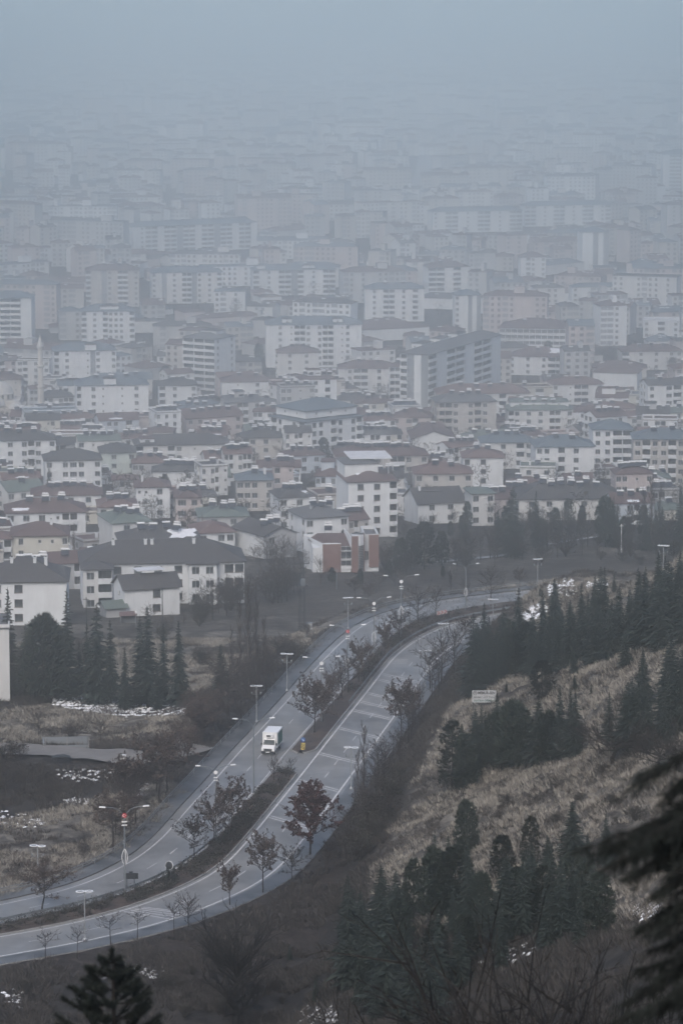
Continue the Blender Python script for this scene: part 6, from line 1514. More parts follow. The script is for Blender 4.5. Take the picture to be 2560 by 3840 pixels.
# ---- box van
def van():
    x, y, z = place(1004, 2832, 0.002)
    a = road_angle(x, y)                                  # direction away from the camera
    o = thing('box_van', 'white refrigerated box van driving toward the viewer on the left carriageway', 'van', (x, y, z), a - math.pi / 2)
    Wt = mat('van_white', (0.80, 0.80, 0.79), None, 1, 0.3, spec=0.5); dk = M['dark']; gn = mat('van_green', (0.03, 0.12, 0.10), (0.05, 0.2, 0.16), 1.5, 0.5)
    # local: front at y = 0 facing -y, length to +y
    b = MB(); b.box(-1.08, 1.08, 1.55, 5.6, 0.78, 3.02); b.box(-1.1, 1.1, 1.53, 1.62, 2.93, 3.05); b.box(-1.1, 1.1, 1.53, 1.6, 0.76, 0.85); box_ = b.build('cargo_box', Wt, o)
    for sx in (-1, 1):
        g = MB(); g.box(sx * 1.083, sx * 1.09, 2.2, 5.3, 1.0, 2.75); g.build('green_graphic', gn, box_)
    b = MB()                                              # cab: bonnet, windscreen frame, roof in profile, extruded
    prof = [(0.06, 0.42), (0.0, 0.62), (0.05, 0.98), (0.22, 1.14), (0.78, 1.28), (1.32, 2.04), (1.52, 2.2), (1.545, 0.42)]
    for sx in (-1, 1): pass
    w0 = [0.9, 0.96, 0.96, 0.92, 0.92, 0.82, 0.8, 0.97]
    n_ = len(prof); L_ = [(-w, q[0], q[1]) for q, w in zip(prof, w0)]; R_ = [(w, q[0], q[1]) for q, w in zip(prof, w0)]
    b.add(L_ + R_, [(i, (i + 1) % n_, n_ + (i + 1) % n_, n_ + i) for i in range(n_)] + [tuple(range(n_ - 1, -1, -1)), tuple(range(n_, 2 * n_))])
    b.build('cab', Wt, o)
    b = MB(); b.quad((-0.85, 0.815, 1.345), (0.85, 0.815, 1.345), (0.76, 1.27, 1.985), (-0.76, 1.27, 1.985)); b.build('windscreen', mat('van_glass', (0.02, 0.032, 0.034), None, 1, 0.45, spec=0.3), o)
    for sx in (-1, 1):
        b = MB(); b.add([(sx * 0.948, 0.92, 1.32), (sx * 0.953, 1.46, 1.3), (sx * 0.845, 1.46, 2.0), (sx * 0.85, 1.34, 2.0)], [(0, 1, 2, 3)]); b.build('side_window', M['glass'], o)
        b = MB(); b.add([(sx * 0.62, -0.02, 0.82), (sx * 0.93, 0.03, 0.84), (sx * 0.93, 0.12, 1.07), (sx * 0.66, 0.1, 1.07), (sx * 0.62, 0.1, 0.82), (sx * 0.93, 0.15, 0.84)], [(0, 1, 2, 3), (0, 3, 4), (1, 5, 2)]); b.build('headlight', M['lampwhite'], o)
        mr = MB(); mr.box(sx * 1.0, sx * 1.2, 0.85, 0.98, 1.3, 1.62); mr.tube((sx * 0.92, 0.95, 1.4), (sx * 1.05, 0.93, 1.42), 0.03, 0.03, 5); mr.build('wing_mirror', dk, o)
        for wy in (0.75, 4.4):
            t = MB(); t.tube((sx * 0.72, wy, 0.34), (sx * 0.98, wy, 0.34), 0.34, 0.34, 16, 0, True); ty = t.build('wheel', dk, o)
            t = MB(); t.tube((sx * 0.975, wy, 0.34), (sx * 0.992, wy, 0.34), 0.2, 0.18, 12, 0, True); t.build('rim', M['steel'], ty)
    b = MB(); b.box(-0.93, 0.93, -0.1, 0.0, 0.28, 0.6); b.box(-0.6, 0.6, -0.012, 0.03, 0.62, 0.95); b.build('bumper', dk, o)
    b = MB(); b.box(-0.28, 0.28, -0.115, -0.103, 0.4, 0.53); b.build('number_plate', M['white'], o)
    b = MB(); b.box(-0.5, 0.55, 1.18, 1.54, 2.32, 2.78); b.box(-0.42, 0.2, 1.165, 1.178, 2.44, 2.7, 1); b.build('refrigeration_unit', [Wt, dk], o)
    b = MB(); b.box(-0.45, 0.45, 1.7, 5.4, 0.4, 0.76); b.build('chassis', dk, o)
van()
def minibus():
    x, y, z = hit(88, 1336)
    o = thing('minibus', 'tiny hazy white minibus parked above the mosque', 'minibus', (x, y, z), R(88))
    b = MB(); prof = [(-2.6, 0.4), (-2.6, 0.95), (-1.9, 1.1), (-1.4, 1.95), (2.5, 2.0), (2.6, 0.4)]; n_ = 6
    b.add([(-0.95, q[0], q[1]) for q in prof] + [(0.95, q[0], q[1]) for q in prof], [(i, (i + 1) % n_, n_ + (i + 1) % n_, n_ + i) for i in range(n_)] + [tuple(range(5, -1, -1)), tuple(range(6, 12))]); b.build('body', M['white'], o)
    for sx in (-1, 1):
        b = MB(); b.box(sx * 0.952, sx * 0.96, -1.3, 2.3, 1.2, 1.75); b.build('side_glazing', M['glass'], o)
        for wy in (-1.7, 1.7): b = MB(); b.tube((sx * 0.75, wy, 0.33), (sx * 0.97, wy, 0.33), 0.33, 0.33, 12, 0, True); b.build('wheel', M['dark'], o)
minibus()

# ---- traffic signs
M['signblue'] = mat('sign_blue', (0.02, 0.09, 0.28), None, 1, 0.4); M['signyellow'] = mat('sign_yellow', (0.62, 0.47, 0.10), None, 1, 0.5); M['signred'] = mat('sign_red', (0.30, 0.04, 0.045), None, 1, 0.5)
def keep_right():
    x, y, z = place(1136, 2818, 0.15)
    o = thing('traffic_sign', 'blue keep-right arrow sign above a yellow-black striped board on the median nose', 'traffic sign', (x, y, z), 0.1)
    b = MB(); b.tube((0, 0, 0), (0, 0, 2.15), 0.035, 0.035, 6, 0, True); b.build('post', M['steel'], o)
    b = MB(); b.disc((0, -0.06, 1.75), 0.36, 0.015, 24, 0, 'y'); d = b.build('blue_disc', M['signblue'], o)
    b = MB(); c, s = math.cos(R(-45)), math.sin(R(-45))
    P = [(-0.26, 0.045), (0.05, 0.045), (0.05, 0.13), (0.27, 0.0), (0.05, -0.13), (0.05, -0.045), (-0.26, -0.045)]
    b.add([(p[0] * c - p[1] * s, -0.082, 1.75 + p[0] * s + p[1] * c) for p in P], [(0, 1, 5, 6), (2, 3, 4)]); b.build('arrow', M['white'], d)
    b = MB(); b.box(-0.3, 0.3, -0.07, -0.045, 0.28, 1.28); h = b.build('hazard_board', M['signyellow'], o)
    for k in range(4):
        b = MB(); z0 = 0.36 + 0.25 * k
        za, zb = [min(1.275, max(0.285, q)) for q in (z0 + 0.2, z0 - 0.15)]
        b.add([(-0.295, -0.074, za), (0.295, -0.074, zb), (0.295, -0.074, min(1.275, zb + 0.13)), (-0.295, -0.074, min(1.275, za + 0.13))], [(0, 1, 2, 3)]); b.build('stripe', M['dark'], h)
keep_right()
for i, (px, py) in enumerate(((1643, 2322), (1656, 2319), (1669, 2316))):
    x, y, z = place(px, py, 0.15)
    o = thing('chevron_sign', 'red chevron bend marker beside the far curve, %s from left of three' % NUM[i + 1], 'traffic sign', (x, y, z), -0.15, 'chevron bend markers')
    b = MB(); b.tube((0, 0, 0), (0, 0, 1.0), 0.03, 0.03, 6, 0, True); b.build('post', M['dark'], o)
    b = MB(); b.box(-0.3, 0.3, -0.05, -0.03, 0.75, 1.45); bd_ = b.build('board', M['w_grey'], o)
    b = MB(); b.add([(-0.26, -0.056, 0.78), (-0.02, -0.056, 0.78), (0.28, -0.056, 1.1), (-0.02, -0.056, 1.42), (-0.26, -0.056, 1.42), (0.04, -0.056, 1.1)], [(0, 1, 2, 5), (5, 2, 3, 4)]); b.build('chevron', M['signred'], bd_)
def info_board():
    x, y, z = place(494, 3332, 0.15)
    o = thing('information_board', 'dark back of a wide information board on posts behind the guard rail', 'sign', (x, y, z), 0.05)
    for px_ in (-0.55, 0.35): b = MB(); b.tube((px_, 0.05, 0), (px_, 0.05, 2.0), 0.045, 0.045, 6, 0, True); b.build('post', M['dark'], o)
    b = MB(); b.box(-0.95, 0.85, 0.1, 0.16, 1.2, 1.95); b.build('panel', M['dark'], o)
    b = MB(); b.box(-0.3, 0.2, -0.05, 0.2, 2.05, 2.18); b.tube((-0.05, 0.08, 1.9), (-0.05, 0.08, 2.06), 0.03, 0.03, 5); b.build('solar_unit', M['dark'], o)
info_board()
def mirror():
    x, y, z = place(634, 3312, 0.15)
    o = thing('traffic_mirror', 'round traffic mirror seen from behind above a dark clipped shrub', 'traffic mirror', (x, y, z), -0.5)
    b = MB(); b.tube((0, 0, 0), (0, 0, 2.2), 0.05, 0.05, 6, 0, True); b.build('post', M['dark'], o)
    b = MB(); b.lathe([(0.02, 0.16), (0.3, 0.12), (0.46, 0.0), (0.5, -0.02), (0.5, -0.1)], 20); m_ = b.build('mirror_back', M['dark'], o); m_.location = (0, 0, 2.3); m_.rotation_euler = (R(80), 0, 0)
    b = MB(); b.ring((0, 0, -0.12), 0.5, 0.5, 0.06, 0.05, 24); r_ = b.build('mirror_rim', M['white'], m_)
    cb = MB(); rr = random.Random(2)
    for k in range(900):
        t = rr.random(); a_ = rr.random() * 6.283; q = 0.62 * (0.85 + 0.15 * math.sin(t * 7)) * math.sqrt(max(0.05, 1 - (max(0, t - 0.8) / 0.25) ** 2)) * rr.uniform(0.8, 1.05)
        c = Vector((q * math.cos(a_), q * math.sin(a_), 0.05 + 2.0 * t)); d = Vector((math.cos(a_), math.sin(a_), rr.uniform(-0.2, 1))).normalized(); n__ = d.orthogonal().normalized() * 0.05; cb.tri(tuple(c - n__), tuple(c + d * 0.17), tuple(c + n__))
    s = thing('clipped_shrub', 'dark columnar clipped shrub wrapped round the traffic mirror post', 'shrub', (x + 0.25, y - 0.1, z)); cb.build('foliage', M['spruce'], s); tb = MB(); tb.tube((0.2, 0, -0.1), (0.2, 0, 1.6), 0.06, 0.03, 6); tb.build('trunk', M['bark'], s)
mirror()

# ---- memorial forest signboard on the hill
def text_mesh(txt, size, name='lettering', mt=None, bold=0.0):
    cu = bpy.data.curves.new('txt', 'FONT'); cu.body = txt; cu.size = size; cu.align_x = 'LEFT'; cu.align_y = 'CENTER'; cu.offset = bold; cu.resolution_u = 2
    t = bpy.data.objects.new('txt', cu); col.objects.link(t)
    dg = bpy.context.evaluated_depsgraph_get(); me_ = bpy.data.meshes.new_from_object(t.evaluated_get(dg))
    bpy.data.objects.remove(t); me_.name = name
    me_.materials.clear(); me_.materials.append(mt or M['dark'])
    return me_
def signboard():
    px0, px1, py0, py1 = 1769, 1859, 2589, 2634
    x, y, z = hit(1814, 2655)
    y -= 0.0
    s = scale_at(x, y, z); W = (px1 - px0) / s; r_ = ray(1814, py1); zb = CAMZ + r_[2] * (y / r_[1]); r_ = ray(1814, py0); zt = CAMZ + r_[2] * (y / r_[1]); hh_ = zt - zb
    o = thing('signboard', 'white hillside signboard with three lines of lettering and a round logo', 'sign', (x, y, z), 0.0)
    zb -= z; zt -= z
    for sx in (-1, 1): b = MB(); b.tube((sx * W * 0.46, 0.12, -1), (sx * W * 0.46, 0.12, zt), 0.06, 0.06, 6, 0, True); b.build('post', M['dark'], o)
    pw = mat('sign_white', (0.46, 0.48, 0.50), None, 1, 0.5)
    rows = ((0.0, 0.30, 'HATIRA ORMANI', 0.25, M['dark'], -0.43), (0.32, 0.56, 'MEHMET AK\u0130F \u0130NAN', 0.235, M['dark'], -0.445), (0.58, 1.0, 'MEMUR-SEN', 0.40, M['dark'], -0.27))
    gn = mat('sign_green', (0.03, 0.10, 0.08), None, 1, 0.5)
    for (a, b_, tx, sz, mm, x0) in rows:
        b = MB(); b.box(-W / 2, W / 2, -0.02, 0.04, zb + a * hh_, zb + b_ * hh_ - 0.02); p = b.build('panel', pw, o)
        me_ = text_mesh(tx, 1.0, 'lettering', gn if tx[0] == 'H' else mm, 0.03)
        w_ = max(v.co.x for v in me_.vertices) - min(v.co.x for v in me_.vertices)
        hgt = max(v.co.y for v in me_.vertices) - min(v.co.y for v in me_.vertices)
        tw = W * (0.47 if False else (0.94 - (x0 + 0.5) - 0.0)); th = (b_ - a) * hh_ * 0.62
        L = link('lettering', me_, p); L.rotation_euler = (R(90), 0, 0); L.scale = (tw / w_, th / hgt, 1); L.location = (W * x0, -0.026, zb + (a + b_) / 2 * hh_ - 0.01)
        if tx[0:4] == 'MEMU':
            lg = MB(); lg.ring((0, 0, 0), hh_ * 0.15, hh_ * 0.15, hh_ * 0.022, 0.004, 22, 0, 'y'); lg.box(-hh_ * 0.09, hh_ * 0.09, -0.004, 0.004, -hh_ * 0.03, hh_ * 0.03); lg.box(-hh_ * 0.05, hh_ * 0.05, -0.004, 0.004, hh_ * 0.045, hh_ * 0.075)
            q = lg.build('logo', M['dark'], p); q.location = (-W * 0.385, -0.028, zb + (a + b_) / 2 * hh_ - 0.01)
signboard()

# ---- guard rails
def rail(P, s0, s1, name, label, z0, hgt, post_h, gap=3.0, double=False, m='steel'):
    S = arc(P); Q = np.array([at(P, s) for s in np.arange(s0, s1, 2.0)])
    o = thing(name, label, 'guard rail', (Q[0][0], Q[0][1], z0)); off = Vector((Q[0][0], Q[0][1], z0))
    for zz, nm in ((hgt, 'rail_beam'),) + (((hgt * 0.55, 'rail_beam'),) if double else ()):
        mb = MB(); A = offset(Q, -0.04); B = offset(Q, 0.04); k = len(Q); hb = 0.15 if not double else 0.05
        V = []
        for (p, dz) in ((A, -hb), (B, -hb), (B, hb), (A, hb)): V += [(q[0] - off.x, q[1] - off.y, zz + dz) for q in p]
        mb.add(V, [(a * k + i, ((a + 1) % 4) * k + i, ((a + 1) % 4) * k + i + 1, a * k + i + 1) for a in range(4) for i in range(k - 1)]); mb.build(nm, M[m], o)
    pmh = MB(); pmh.box(-0.05, 0.05, -0.05, 0.05, -0.3, post_h); pmh = pmh.mesh('post', [M[m]])
    s = s0
    while s < s1 - 1:
        q = at(offset(P, 0.12), s); link('post', pmh, o, (q[0] - off.x, q[1] - off.y, 0)); s += gap
sl = lambda px, py, P: s_of(P, px, py)
rail(offset(L_OUT, -3.5), 20, arc(offset(L_OUT, -3.5))[-1] - 45, 'guard_rail', 'long grey guard rail along the left pavement', 0.14, 0.75, 0.85, 3.0, True, 'pole')
rail(offset(L_OUT, 7.35), sl(0, 3454, offset(L_OUT, 7.35)) - 4, sl(800, 3150, offset(L_OUT, 7.35)), 'guard_rail', 'dark guard rail along the median in the lower left bend', 0.15, 0.6, 0.72, 3.0, False, 'pole')
rail(offset(R_IN, -1.0), sl(1330, 2650, R_IN), arc(R_IN)[-1] - 60, 'guard_rail', 'dark guard rail along the median on the upper right bend', 0.15, 0.6, 0.72, 3.0, False, 'pole')

# ---- lattice transformer tower, cabinet, poles, shed, ruins
def pylon():
    x, y, z = hit(1133, 2364)
    s = scale_at(x, y, z); Ht = (2364 - 2092) / s
    o = thing('lattice_tower', 'dark lattice power tower carrying a transformer, below the brick villa', 'power tower', (x, y, z), 0.3)
    b0, b1 = 0.62, 0.26
    def cor(t, k): h = b0 + (b1 - b0) * t; return ((-h, -h), (h, -h), (h, h), (-h, h))[k]
    for k in range(4):
        mb = MB(); mb.tube((*cor(0, k), -0.5), (*cor(1, k), Ht * 0.96), 0.055, 0.045, 5); mb.build('leg', M['dark'], o)
    n_ = 13
    for i in range(n_):
        t0, t1 = i / n_ * 0.96, (i + 1) / n_ * 0.96
        for k in range(4):
            mb = MB(); a, b = (k, (k + 1) % 4) if i % 2 else ((k + 1) % 4, k)
            mb.tube((*cor(t0, a), Ht * t0), (*cor(t1, b), Ht * t1), 0.025, 0.025, 4); mb.build('brace', M['dark'], o)
    mb = MB(); mb.box(-1.0, 1.0, -0.75, 0.75, Ht * 0.625, Ht * 0.635); mb.build('platform', M['dark'], o)
    mb = MB(); mb.box(-0.42, 0.42, -0.7, -0.05, Ht * 0.636, Ht * 0.73); [mb.box(-0.5 + 0.17 * q, -0.46 + 0.17 * q, -0.78, -0.705, Ht * 0.645, Ht * 0.72) for q in range(6)]; mb.build('transformer', M['pole'], o)
    for zz, w in ((0.93, 1.5), (0.87, 0.8), (0.80, 0.75)):
        mb = MB(); mb.box(-w, w, -0.06, 0.06, Ht * zz, Ht * zz + 0.12); ca = mb.build('crossarm', M['dark'], o)
        for q in (-1, 0, 1): mb = MB(); mb.lathe([(0.03, 0.12), (0.09, 0.16), (0.05, 0.24), (0.09, 0.3), (0.03, 0.42)], 8, 0, (q * w * 0.93, 0, Ht * zz)); mb.build('insulator', M['dark'], ca)
pylon()
def cabinet():
    x, y, z = hit(1159, 2364)
    o = thing('electric_cabinet', 'small blue-grey electric cabinet beside the lattice tower', 'cabinet', (x, y, z), 0.2)
    b = MB(); b.box(-0.45, 0.45, -0.3, 0.3, -0.3, 1.35); b.build('body', M['w_blue'], o)
    b = MB(); b.box(-0.52, 0.52, -0.38, 0.36, 1.353, 1.43); b.build('lid', M['pole'], o)
    b = MB(); b.box(-0.4, 0.4, -0.325, -0.303, 0.15, 1.25); b.build('door', M['w_grey'], o)
cabinet()
for i, (px, py, pt, m_, lab) in enumerate(((610, 2335, 2196, 'dark', 'dark utility pole in front of the small white gabled house'), (326, 2400, 2236, 'dark', 'dark utility pole between the conifer row and the L-shaped block'), (2327, 2075, 1964, 'white', 'tall pale pole in the park at right'), (1262, 2210, 2130, 'pole', 'grey pole by the entrance below the brick villa'))):
    x, y, z = hit(px, py); ht = (py - pt) / scale_at(x, y, z)
    o = thing('utility_pole', lab, 'pole', (x, y, z))
    b = MB(); b.tube((0, 0, -0.5), (0, 0, ht), 0.13, 0.08, 8, 0, True); b.build('pole', M[m_], o)
    b = MB(); b.box(-0.6, 0.6, -0.05, 0.05, ht - 0.5, ht - 0.4); b.build('crossarm', M[m_], o)
def globe():
    x, y, z = hit(511, 2352); o = thing('globe_lamp', 'short post with white globe lamp beside the red-roofed shed', 'street lamp', (x, y, z)); ht = 52 / scale_at(x, y, z)
    b = MB(); b.tube((0, 0, -0.2), (0, 0, ht), 0.05, 0.04, 6); b.build('post', M['pole'], o); b = MB(); b.lathe([(0.04, -0.05), (0.2, 0.05), (0.28, 0.3), (0.2, 0.52), (0.02, 0.6)], 12, 0, (0, 0, ht)); b.build('globe', M['lampwhite'], o, True)
globe()
def shed():
    x, y, z = hit(482, 2338); o = thing('shed', 'low open shed with sloping maroon roof below the small gabled house', 'shed', (x, y, z), 0.1)
    b = MB(); b.box(-1.5, 1.5, 1.3, 1.4, -0.5, 1.7); b.box(-1.5, -1.4, 0, 1.3, -0.5, 1.6); b.box(1.4, 1.5, 0, 1.3, -0.5, 1.6); b.build('wall', M['w_slate'], o)
    b = MB(); b.add([(-1.8, -0.5, 1.55), (1.8, -0.4, 1.7), (1.8, 1.7, 2.15), (-1.8, 1.7, 2.0), (-1.8, -0.5, 1.63), (1.8, -0.4, 1.78), (1.8, 1.7, 2.23), (-1.8, 1.7, 2.08)], [(0, 3, 2, 1), (4, 5, 6, 7), (0, 1, 5, 4), (1, 2, 6, 5), (2, 3, 7, 6), (3, 0, 4, 7)]); b.build('roof', M['r_red'], o)
shed()
def ruin():
    x, y, z = hit(248, 2806); s = scale_at(x, y, z); o = thing('ruined_enclosure', 'roofless concrete enclosure with leaning posts beside the gravel track', 'ruin', (x, y, z), 0.12)
    L = 170 / s
    b = MB(); b.box(-L / 2, L / 2, 2.4, 2.6, -0.5, 1.15); b.build('back_wall', M['w_slate'], o)
    b = MB(); b.add([(-L / 2, 0, -0.5), (-L / 2, 0, 0.9), (-L / 2, 2.4, 1.15), (-L / 2, 2.4, -0.5), (-L / 2 + 0.2, 0, -0.5), (-L / 2 + 0.2, 0, 0.9), (-L / 2 + 0.2, 2.4, 1.15), (-L / 2 + 0.2, 2.4, -0.5)], [(0, 1, 2, 3), (7, 6, 5, 4), (1, 5, 6, 2), (0, 4, 5, 1)]); b.build('side_wall', M['w_slate'], o)
    b = MB(); b.box(-L / 2, L / 2, -0.1, 0.1, -0.5, 0.45); b.build('front_wall', M['w_slate'], o)
    for q in (-0.46, 0.02, 0.5): b = MB(); b.tube((L * q, -0.3, -0.4), (L * q + 0.08, -0.35, 1.75), 0.08, 0.07, 6, 0, True); b.build('post', M['kerb'], o)
    x, y, z = hit(232, 2862); o = thing('broken_bench', 'dark broken wooden platform with sagging top on the track edge', 'bench', (x, y, z), 0.15)
    b = MB(); b.add([(-1.4, -0.5, 0.95), (-0.6, -0.55, 1.1), (0.5, -0.5, 1.05), (1.35, -0.5, 0.9), (1.35, 0.5, 0.95), (0.4, 0.5, 1.25), (-0.6, 0.5, 1.2), (-1.4, 0.5, 1.0)] + [(-1.4, -0.5, 0.78), (-0.6, -0.55, 0.9), (0.5, -0.5, 0.86), (1.35, -0.5, 0.72), (1.35, 0.5, 0.75), (0.4, 0.5, 1.0), (-0.6, 0.5, 0.95), (-1.4, 0.5, 0.8)],
        [(0, 1, 6, 7), (1, 2, 5, 6), (2, 3, 4, 5)] + [(i, 8 + i, 8 + (i + 1) % 8, (i + 1) % 8) for i in range(8)]); b.build('top', M['dark'], o)
    for sx, sy in ((-1, -1), (1, -1), (-1, 1), (1, 1)): b = MB(); b.tube((sx * 1.25 + (0.2 if sx > 0 else 0), sy * 0.4, -0.3), (sx * 1.2, sy * 0.4, 0.85), 0.07, 0.07, 5); b.build('leg', M['dark'], o)
    x, y, z = hit(463, 2860); o = thing('meter_box', 'small white box on a dark stand beside the gravel track', 'box', (x, y, z))
    b = MB(); b.box(-0.32, 0.32, -0.2, 0.2, -0.2, 0.55); b.build('stand', M['dark'], o); b = MB(); b.box(-0.4, 0.4, -0.26, 0.26, 0.553, 1.15); b.box(-0.43, 0.43, -0.3, 0.3, 1.15, 1.2); b.build('cabinet', M['white'], o)
ruin()
# ------------------------------------------------------------------ grass, shrubs, snow
def tri_object(name, V, m, label):
    n_ = len(V) // 3; me_ = bpy.data.meshes.new(name)
    me_.vertices.add(len(V)); me_.vertices.foreach_set('co', np.asarray(V, np.float32).ravel())
    me_.loops.add(len(V)); me_.loops.foreach_set('vertex_index', np.arange(len(V), dtype=np.int32))
    me_.polygons.add(n_); me_.polygons.foreach_set('loop_start', np.arange(n_, dtype=np.int32) * 3); me_.polygons.foreach_set('loop_total', np.full(n_, 3, np.int32))
    me_.update(); me_.materials.append(m)
    return kind(link(name, me_), 'stuff', label)
rs = np.random.RandomState(6)
TRACKP = [(-100, 2780), (100, 2796), (330, 2812), (560, 2816), (640, 2806), (640, 2866), (460, 2884), (200, 2872), (-100, 2850)]
def scatter_tufts(x, y, hgt, lean, nb=7, w=0.05, spread=0.22):
    z = H(x, y); q_ = project(x, y, z); k_ = ~inpoly(q_[0], q_[1], TRACKP); x, y, z, hgt = x[k_], y[k_], z[k_], hgt[k_]; N = len(x)
    base = np.stack([x, y, z - 0.05], 1)[:, None, :].repeat(nb, 1)
    a = rs.rand(N, nb) * 2 * np.pi; rr_ = rs.rand(N, nb) * spread
    base = base + np.stack([np.cos(a) * rr_, np.sin(a) * rr_, np.zeros_like(a)], -1)
    hh_ = hgt[:, None] * (0.55 + 0.7 * rs.rand(N, nb))
    tip = base + np.stack([np.cos(a) * hh_ * lean * (0.5 + rs.rand(N, nb)), np.sin(a) * hh_ * lean * (0.5 + rs.rand(N, nb)) , hh_], -1)
    b = rs.rand(N, nb) * 2 * np.pi; o = np.stack([np.cos(b) * w, np.sin(b) * w, np.zeros_like(b)], -1)
    return np.stack([base - o, base + o, tip], 2).reshape(-1, 3)
def sample_mask(A, n_):
    w = A[200:, :].copy() if False else A.copy()
    dx = np.gradient(xs)[None, :]; dy = np.gradient(ys)[:, None]
    P = (w * dx * dy).ravel(); P /= P.sum()
    k = rs.choice(P.size, n_, p=P); iy, ix = np.unravel_index(k, A.shape)
    return xs[ix] + (rs.rand(n_) - 0.5) * dx[0, ix], ys[iy] + (rs.rand(n_) - 0.5) * dy[iy, 0]
front = (np.abs(gp - 1280) < 1500) & (gq < 4100) & (GY > 280) & (GY < 640)
x_, y_ = sample_mask(np.where(front & (straw > 0.3), straw, 0), 70000)
keep = (fbm(x_, y_, 3.0, 3, 77) > 0.42) & (fbm(x_, y_, 14.0, 2, 78) > 0.36)
pq_ = project(x_, y_, H(x_, y_)); keep &= ~inpoly(pq_[0], pq_[1], [(190, 2598), (330, 2606), (520, 2638), (710, 2652), (700, 2684), (480, 2694), (300, 2670), (190, 2648)])
x_, y_ = x_[keep], y_[keep]
V = scatter_tufts(x_, y_, 0.32 + 0.4 * rs.rand(len(x_)), 0.75, 8, 0.06, 0.35)
tri_object('dry_grass', V, M['straw'], 'dry straw-coloured grass tufts on the slopes and waste ground')
x_, y_ = sample_mask(np.where(front & (straw > 0.2) & (straw < 2), 1.0, 0), 60000)
keep = (fbm(x_, y_, 5.0, 3, 91) > 0.50); x_, y_ = x_[keep], y_[keep]
M['weeds'] = mat('dark_weeds', (0.032, 0.030, 0.029), (0.08, 0.072, 0.066), 0.8, 0.95)
tri_object('dark_weeds', scatter_tufts(x_, y_, 0.3 + 0.4 * rs.rand(len(x_)), 0.8, 8, 0.06, 0.4), M['weeds'], 'dark dead weeds among the dry grass')
x_, y_ = sample_mask(np.where(front & (straw < 0.4) & (np.minimum(np.abs(dist_line(GX, GY, LC)), np.abs(dist_line(GX, GY, RC))) > 8) & (gq > 2300), 1.0, 0), 60000)
keep = (fbm(x_, y_, 5.0, 3, 95) > 0.45); x_, y_ = x_[keep], y_[keep]
M['brush'] = mat('brown_brush', (0.015, 0.0145, 0.0145), (0.082, 0.075, 0.070), 0.9, 0.95)
tri_object('brown_brush', scatter_tufts(x_, y_, 0.3 + 0.6 * rs.rand(len(x_)), 0.7, 8, 0.05, 0.5), M['brush'], 'low brown brush and leaf litter beside the road')
tri_object('distant_tree_cover', TREECOVER, M['twig'], 'hazy dark tree crowns between the far town buildings')
# shrubs filling the median
def median_shrubs():
    V = []; W_ = []
    N = 2600; rr = random.Random(31)
    for _ in range(N):
        y = rr.uniform(374, 470) if rr.random() < 0.62 else rr.uniform(520, 622)
        xl = float(np.interp(y, Lm[:, 1], Lm[:, 0])); xr = float(np.interp(y, Rm[:, 1], Rm[:, 0]))
        if xr - xl < 1.4: continue
        x = rr.uniform(xl + 0.5, xr - 0.5)
        if float(vnoise(np.array(x / 2.5), np.array(y / 3.5), 12)) < 0.36: continue
        h = rr.uniform(0.35, 1.0)
        dst = V if rr.random() < 0.82 else W_
        for k in range(26):
            c = np.array([x + rr.gauss(0, 0.28), y + rr.gauss(0, 0.28), 0.15 + h * rr.random()]); d = np.array([rr.gauss(0, 1), rr.gauss(0, 1), rr.gauss(0.5, 0.8)]); d /= np.linalg.norm(d); o = np.cross(d, [0.3, 0.2, 0.9]); o = o / (np.linalg.norm(o) + 1e-6) * 0.07
            dst += [c - o, c + o, c + d * rr.uniform(0.15, 0.32)]
    tri_object('median_shrubs', np.array(V), M['shrub'], 'low dark evergreen shrubs filling the median')
    tri_object('median_dry_plants', np.array(W_), M['leafbrown'], 'withered brown plants and leaves in the median')
median_shrubs()
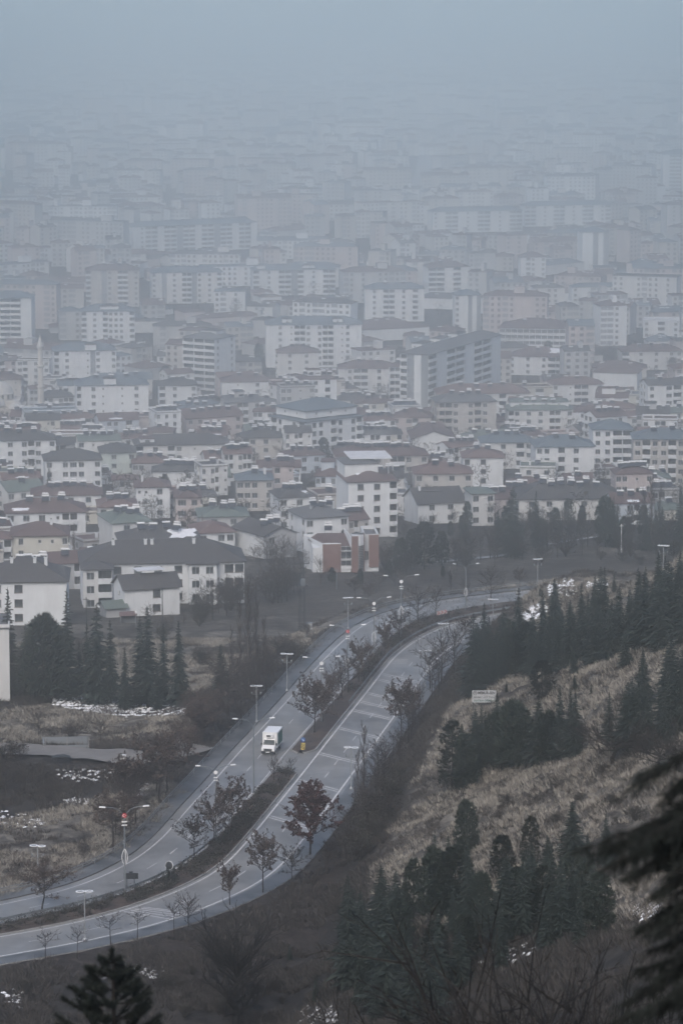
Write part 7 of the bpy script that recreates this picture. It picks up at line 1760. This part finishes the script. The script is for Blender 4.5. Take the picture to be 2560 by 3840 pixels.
# snow remnants
SNOWP = [([(190, 2600), (330, 2608), (520, 2640), (700, 2655), (690, 2680), (480, 2690), (300, 2665), (200, 2645)], 950, 0.2), ([(190, 2885), (450, 2890), (430, 2930), (300, 2940), (200, 2915)], 46, 0.26), ([(235, 2995), (330, 2995), (340, 3012), (240, 3012)], 40, 0.3),
         ([(0, 3040), (170, 3065), (160, 3100), (20, 3115), (-20, 3090)], 70, 0.26), ([(510, 2940), (560, 2940), (545, 2985), (520, 2985)], 26, 0.4), ([(2050, 2185), (2140, 2170), (2170, 2230), (2060, 2240)], 110, 0.24), ([(1940, 2300), (2040, 2255), (2060, 2290), (1990, 2330), (1940, 2330)], 190, 0.24), ([(2190, 2180), (2280, 2170), (2270, 2215), (2200, 2215)], 40, 0.35),
         ([(2370, 3395), (2480, 3400), (2470, 3460), (2390, 3450)], 26, 0.3), ([(1880, 3560), (2010, 3560), (2000, 3620), (1900, 3610)], 24, 0.16), ([(1115, 3780), (1260, 3790), (1260, 3840), (1120, 3830)], 70, 0.2), ([(15, 3710), (90, 3715), (80, 3785), (20, 3760)], 22, 0.19), ([(500, 3630), (590, 3640), (580, 3670), (510, 3660)], 14, 0.25), ([(1300, 3500), (2200, 3450), (2200, 3560), (1400, 3700)], 30, 0.18), ([(280, 3640), (620, 3560), (640, 3640), (300, 3700)], 10, 0.2)]
def snow_blobs():
    mb = MB(); rr = random.Random(17)
    for poly, n_, size in SNOWP:
        x0, x1 = min(p[0] for p in poly), max(p[0] for p in poly); y0, y1 = min(p[1] for p in poly), max(p[1] for p in poly)
        k = 0
        while k < n_:
            px, py = rr.uniform(x0, x1), rr.uniform(y0, y1)
            if not inpoly(np.array([px]), np.array([py]), poly)[0]: continue
            k += 1
            d = ray(px, py)
            t = (H1(0, 0) * 0 + snow_z(px, py) - CAMZ) / d[2]; X, Y = d[0] * t, d[1] * t
            s = size * rr.uniform(0.4, 1.5); n = 7; a0 = rr.random() * 6
            pts = [(X + s * rr.uniform(0.6, 1.3) * math.cos(a0 + 6.283 * q / n) * 1.3, Y + s * rr.uniform(0.6, 1.3) * math.sin(a0 + 6.283 * q / n) * 1.1) for q in range(n)]
            zz = H(np.array([p[0] for p in pts] + [X]), np.array([p[1] for p in pts] + [Y]))
            mb.add([(p[0], p[1], z_ + 0.05) for p, z_ in zip(pts, zz[:-1])] + [(X, Y, zz[-1] + 0.2)], [(q, (q + 1) % n, n) for q in range(n)])
    o = mb.build('snow', M['snow']); kind(o, 'stuff', 'scattered remnants of old snow on the slopes')
_sz = {}
def snow_z(px, py):
    k = (int(px / 40), int(py / 12))
    if k not in _sz: _sz[k] = hit(k[0] * 40 + 20, k[1] * 12 + 6)[2]
    return _sz[k]
snow_blobs()
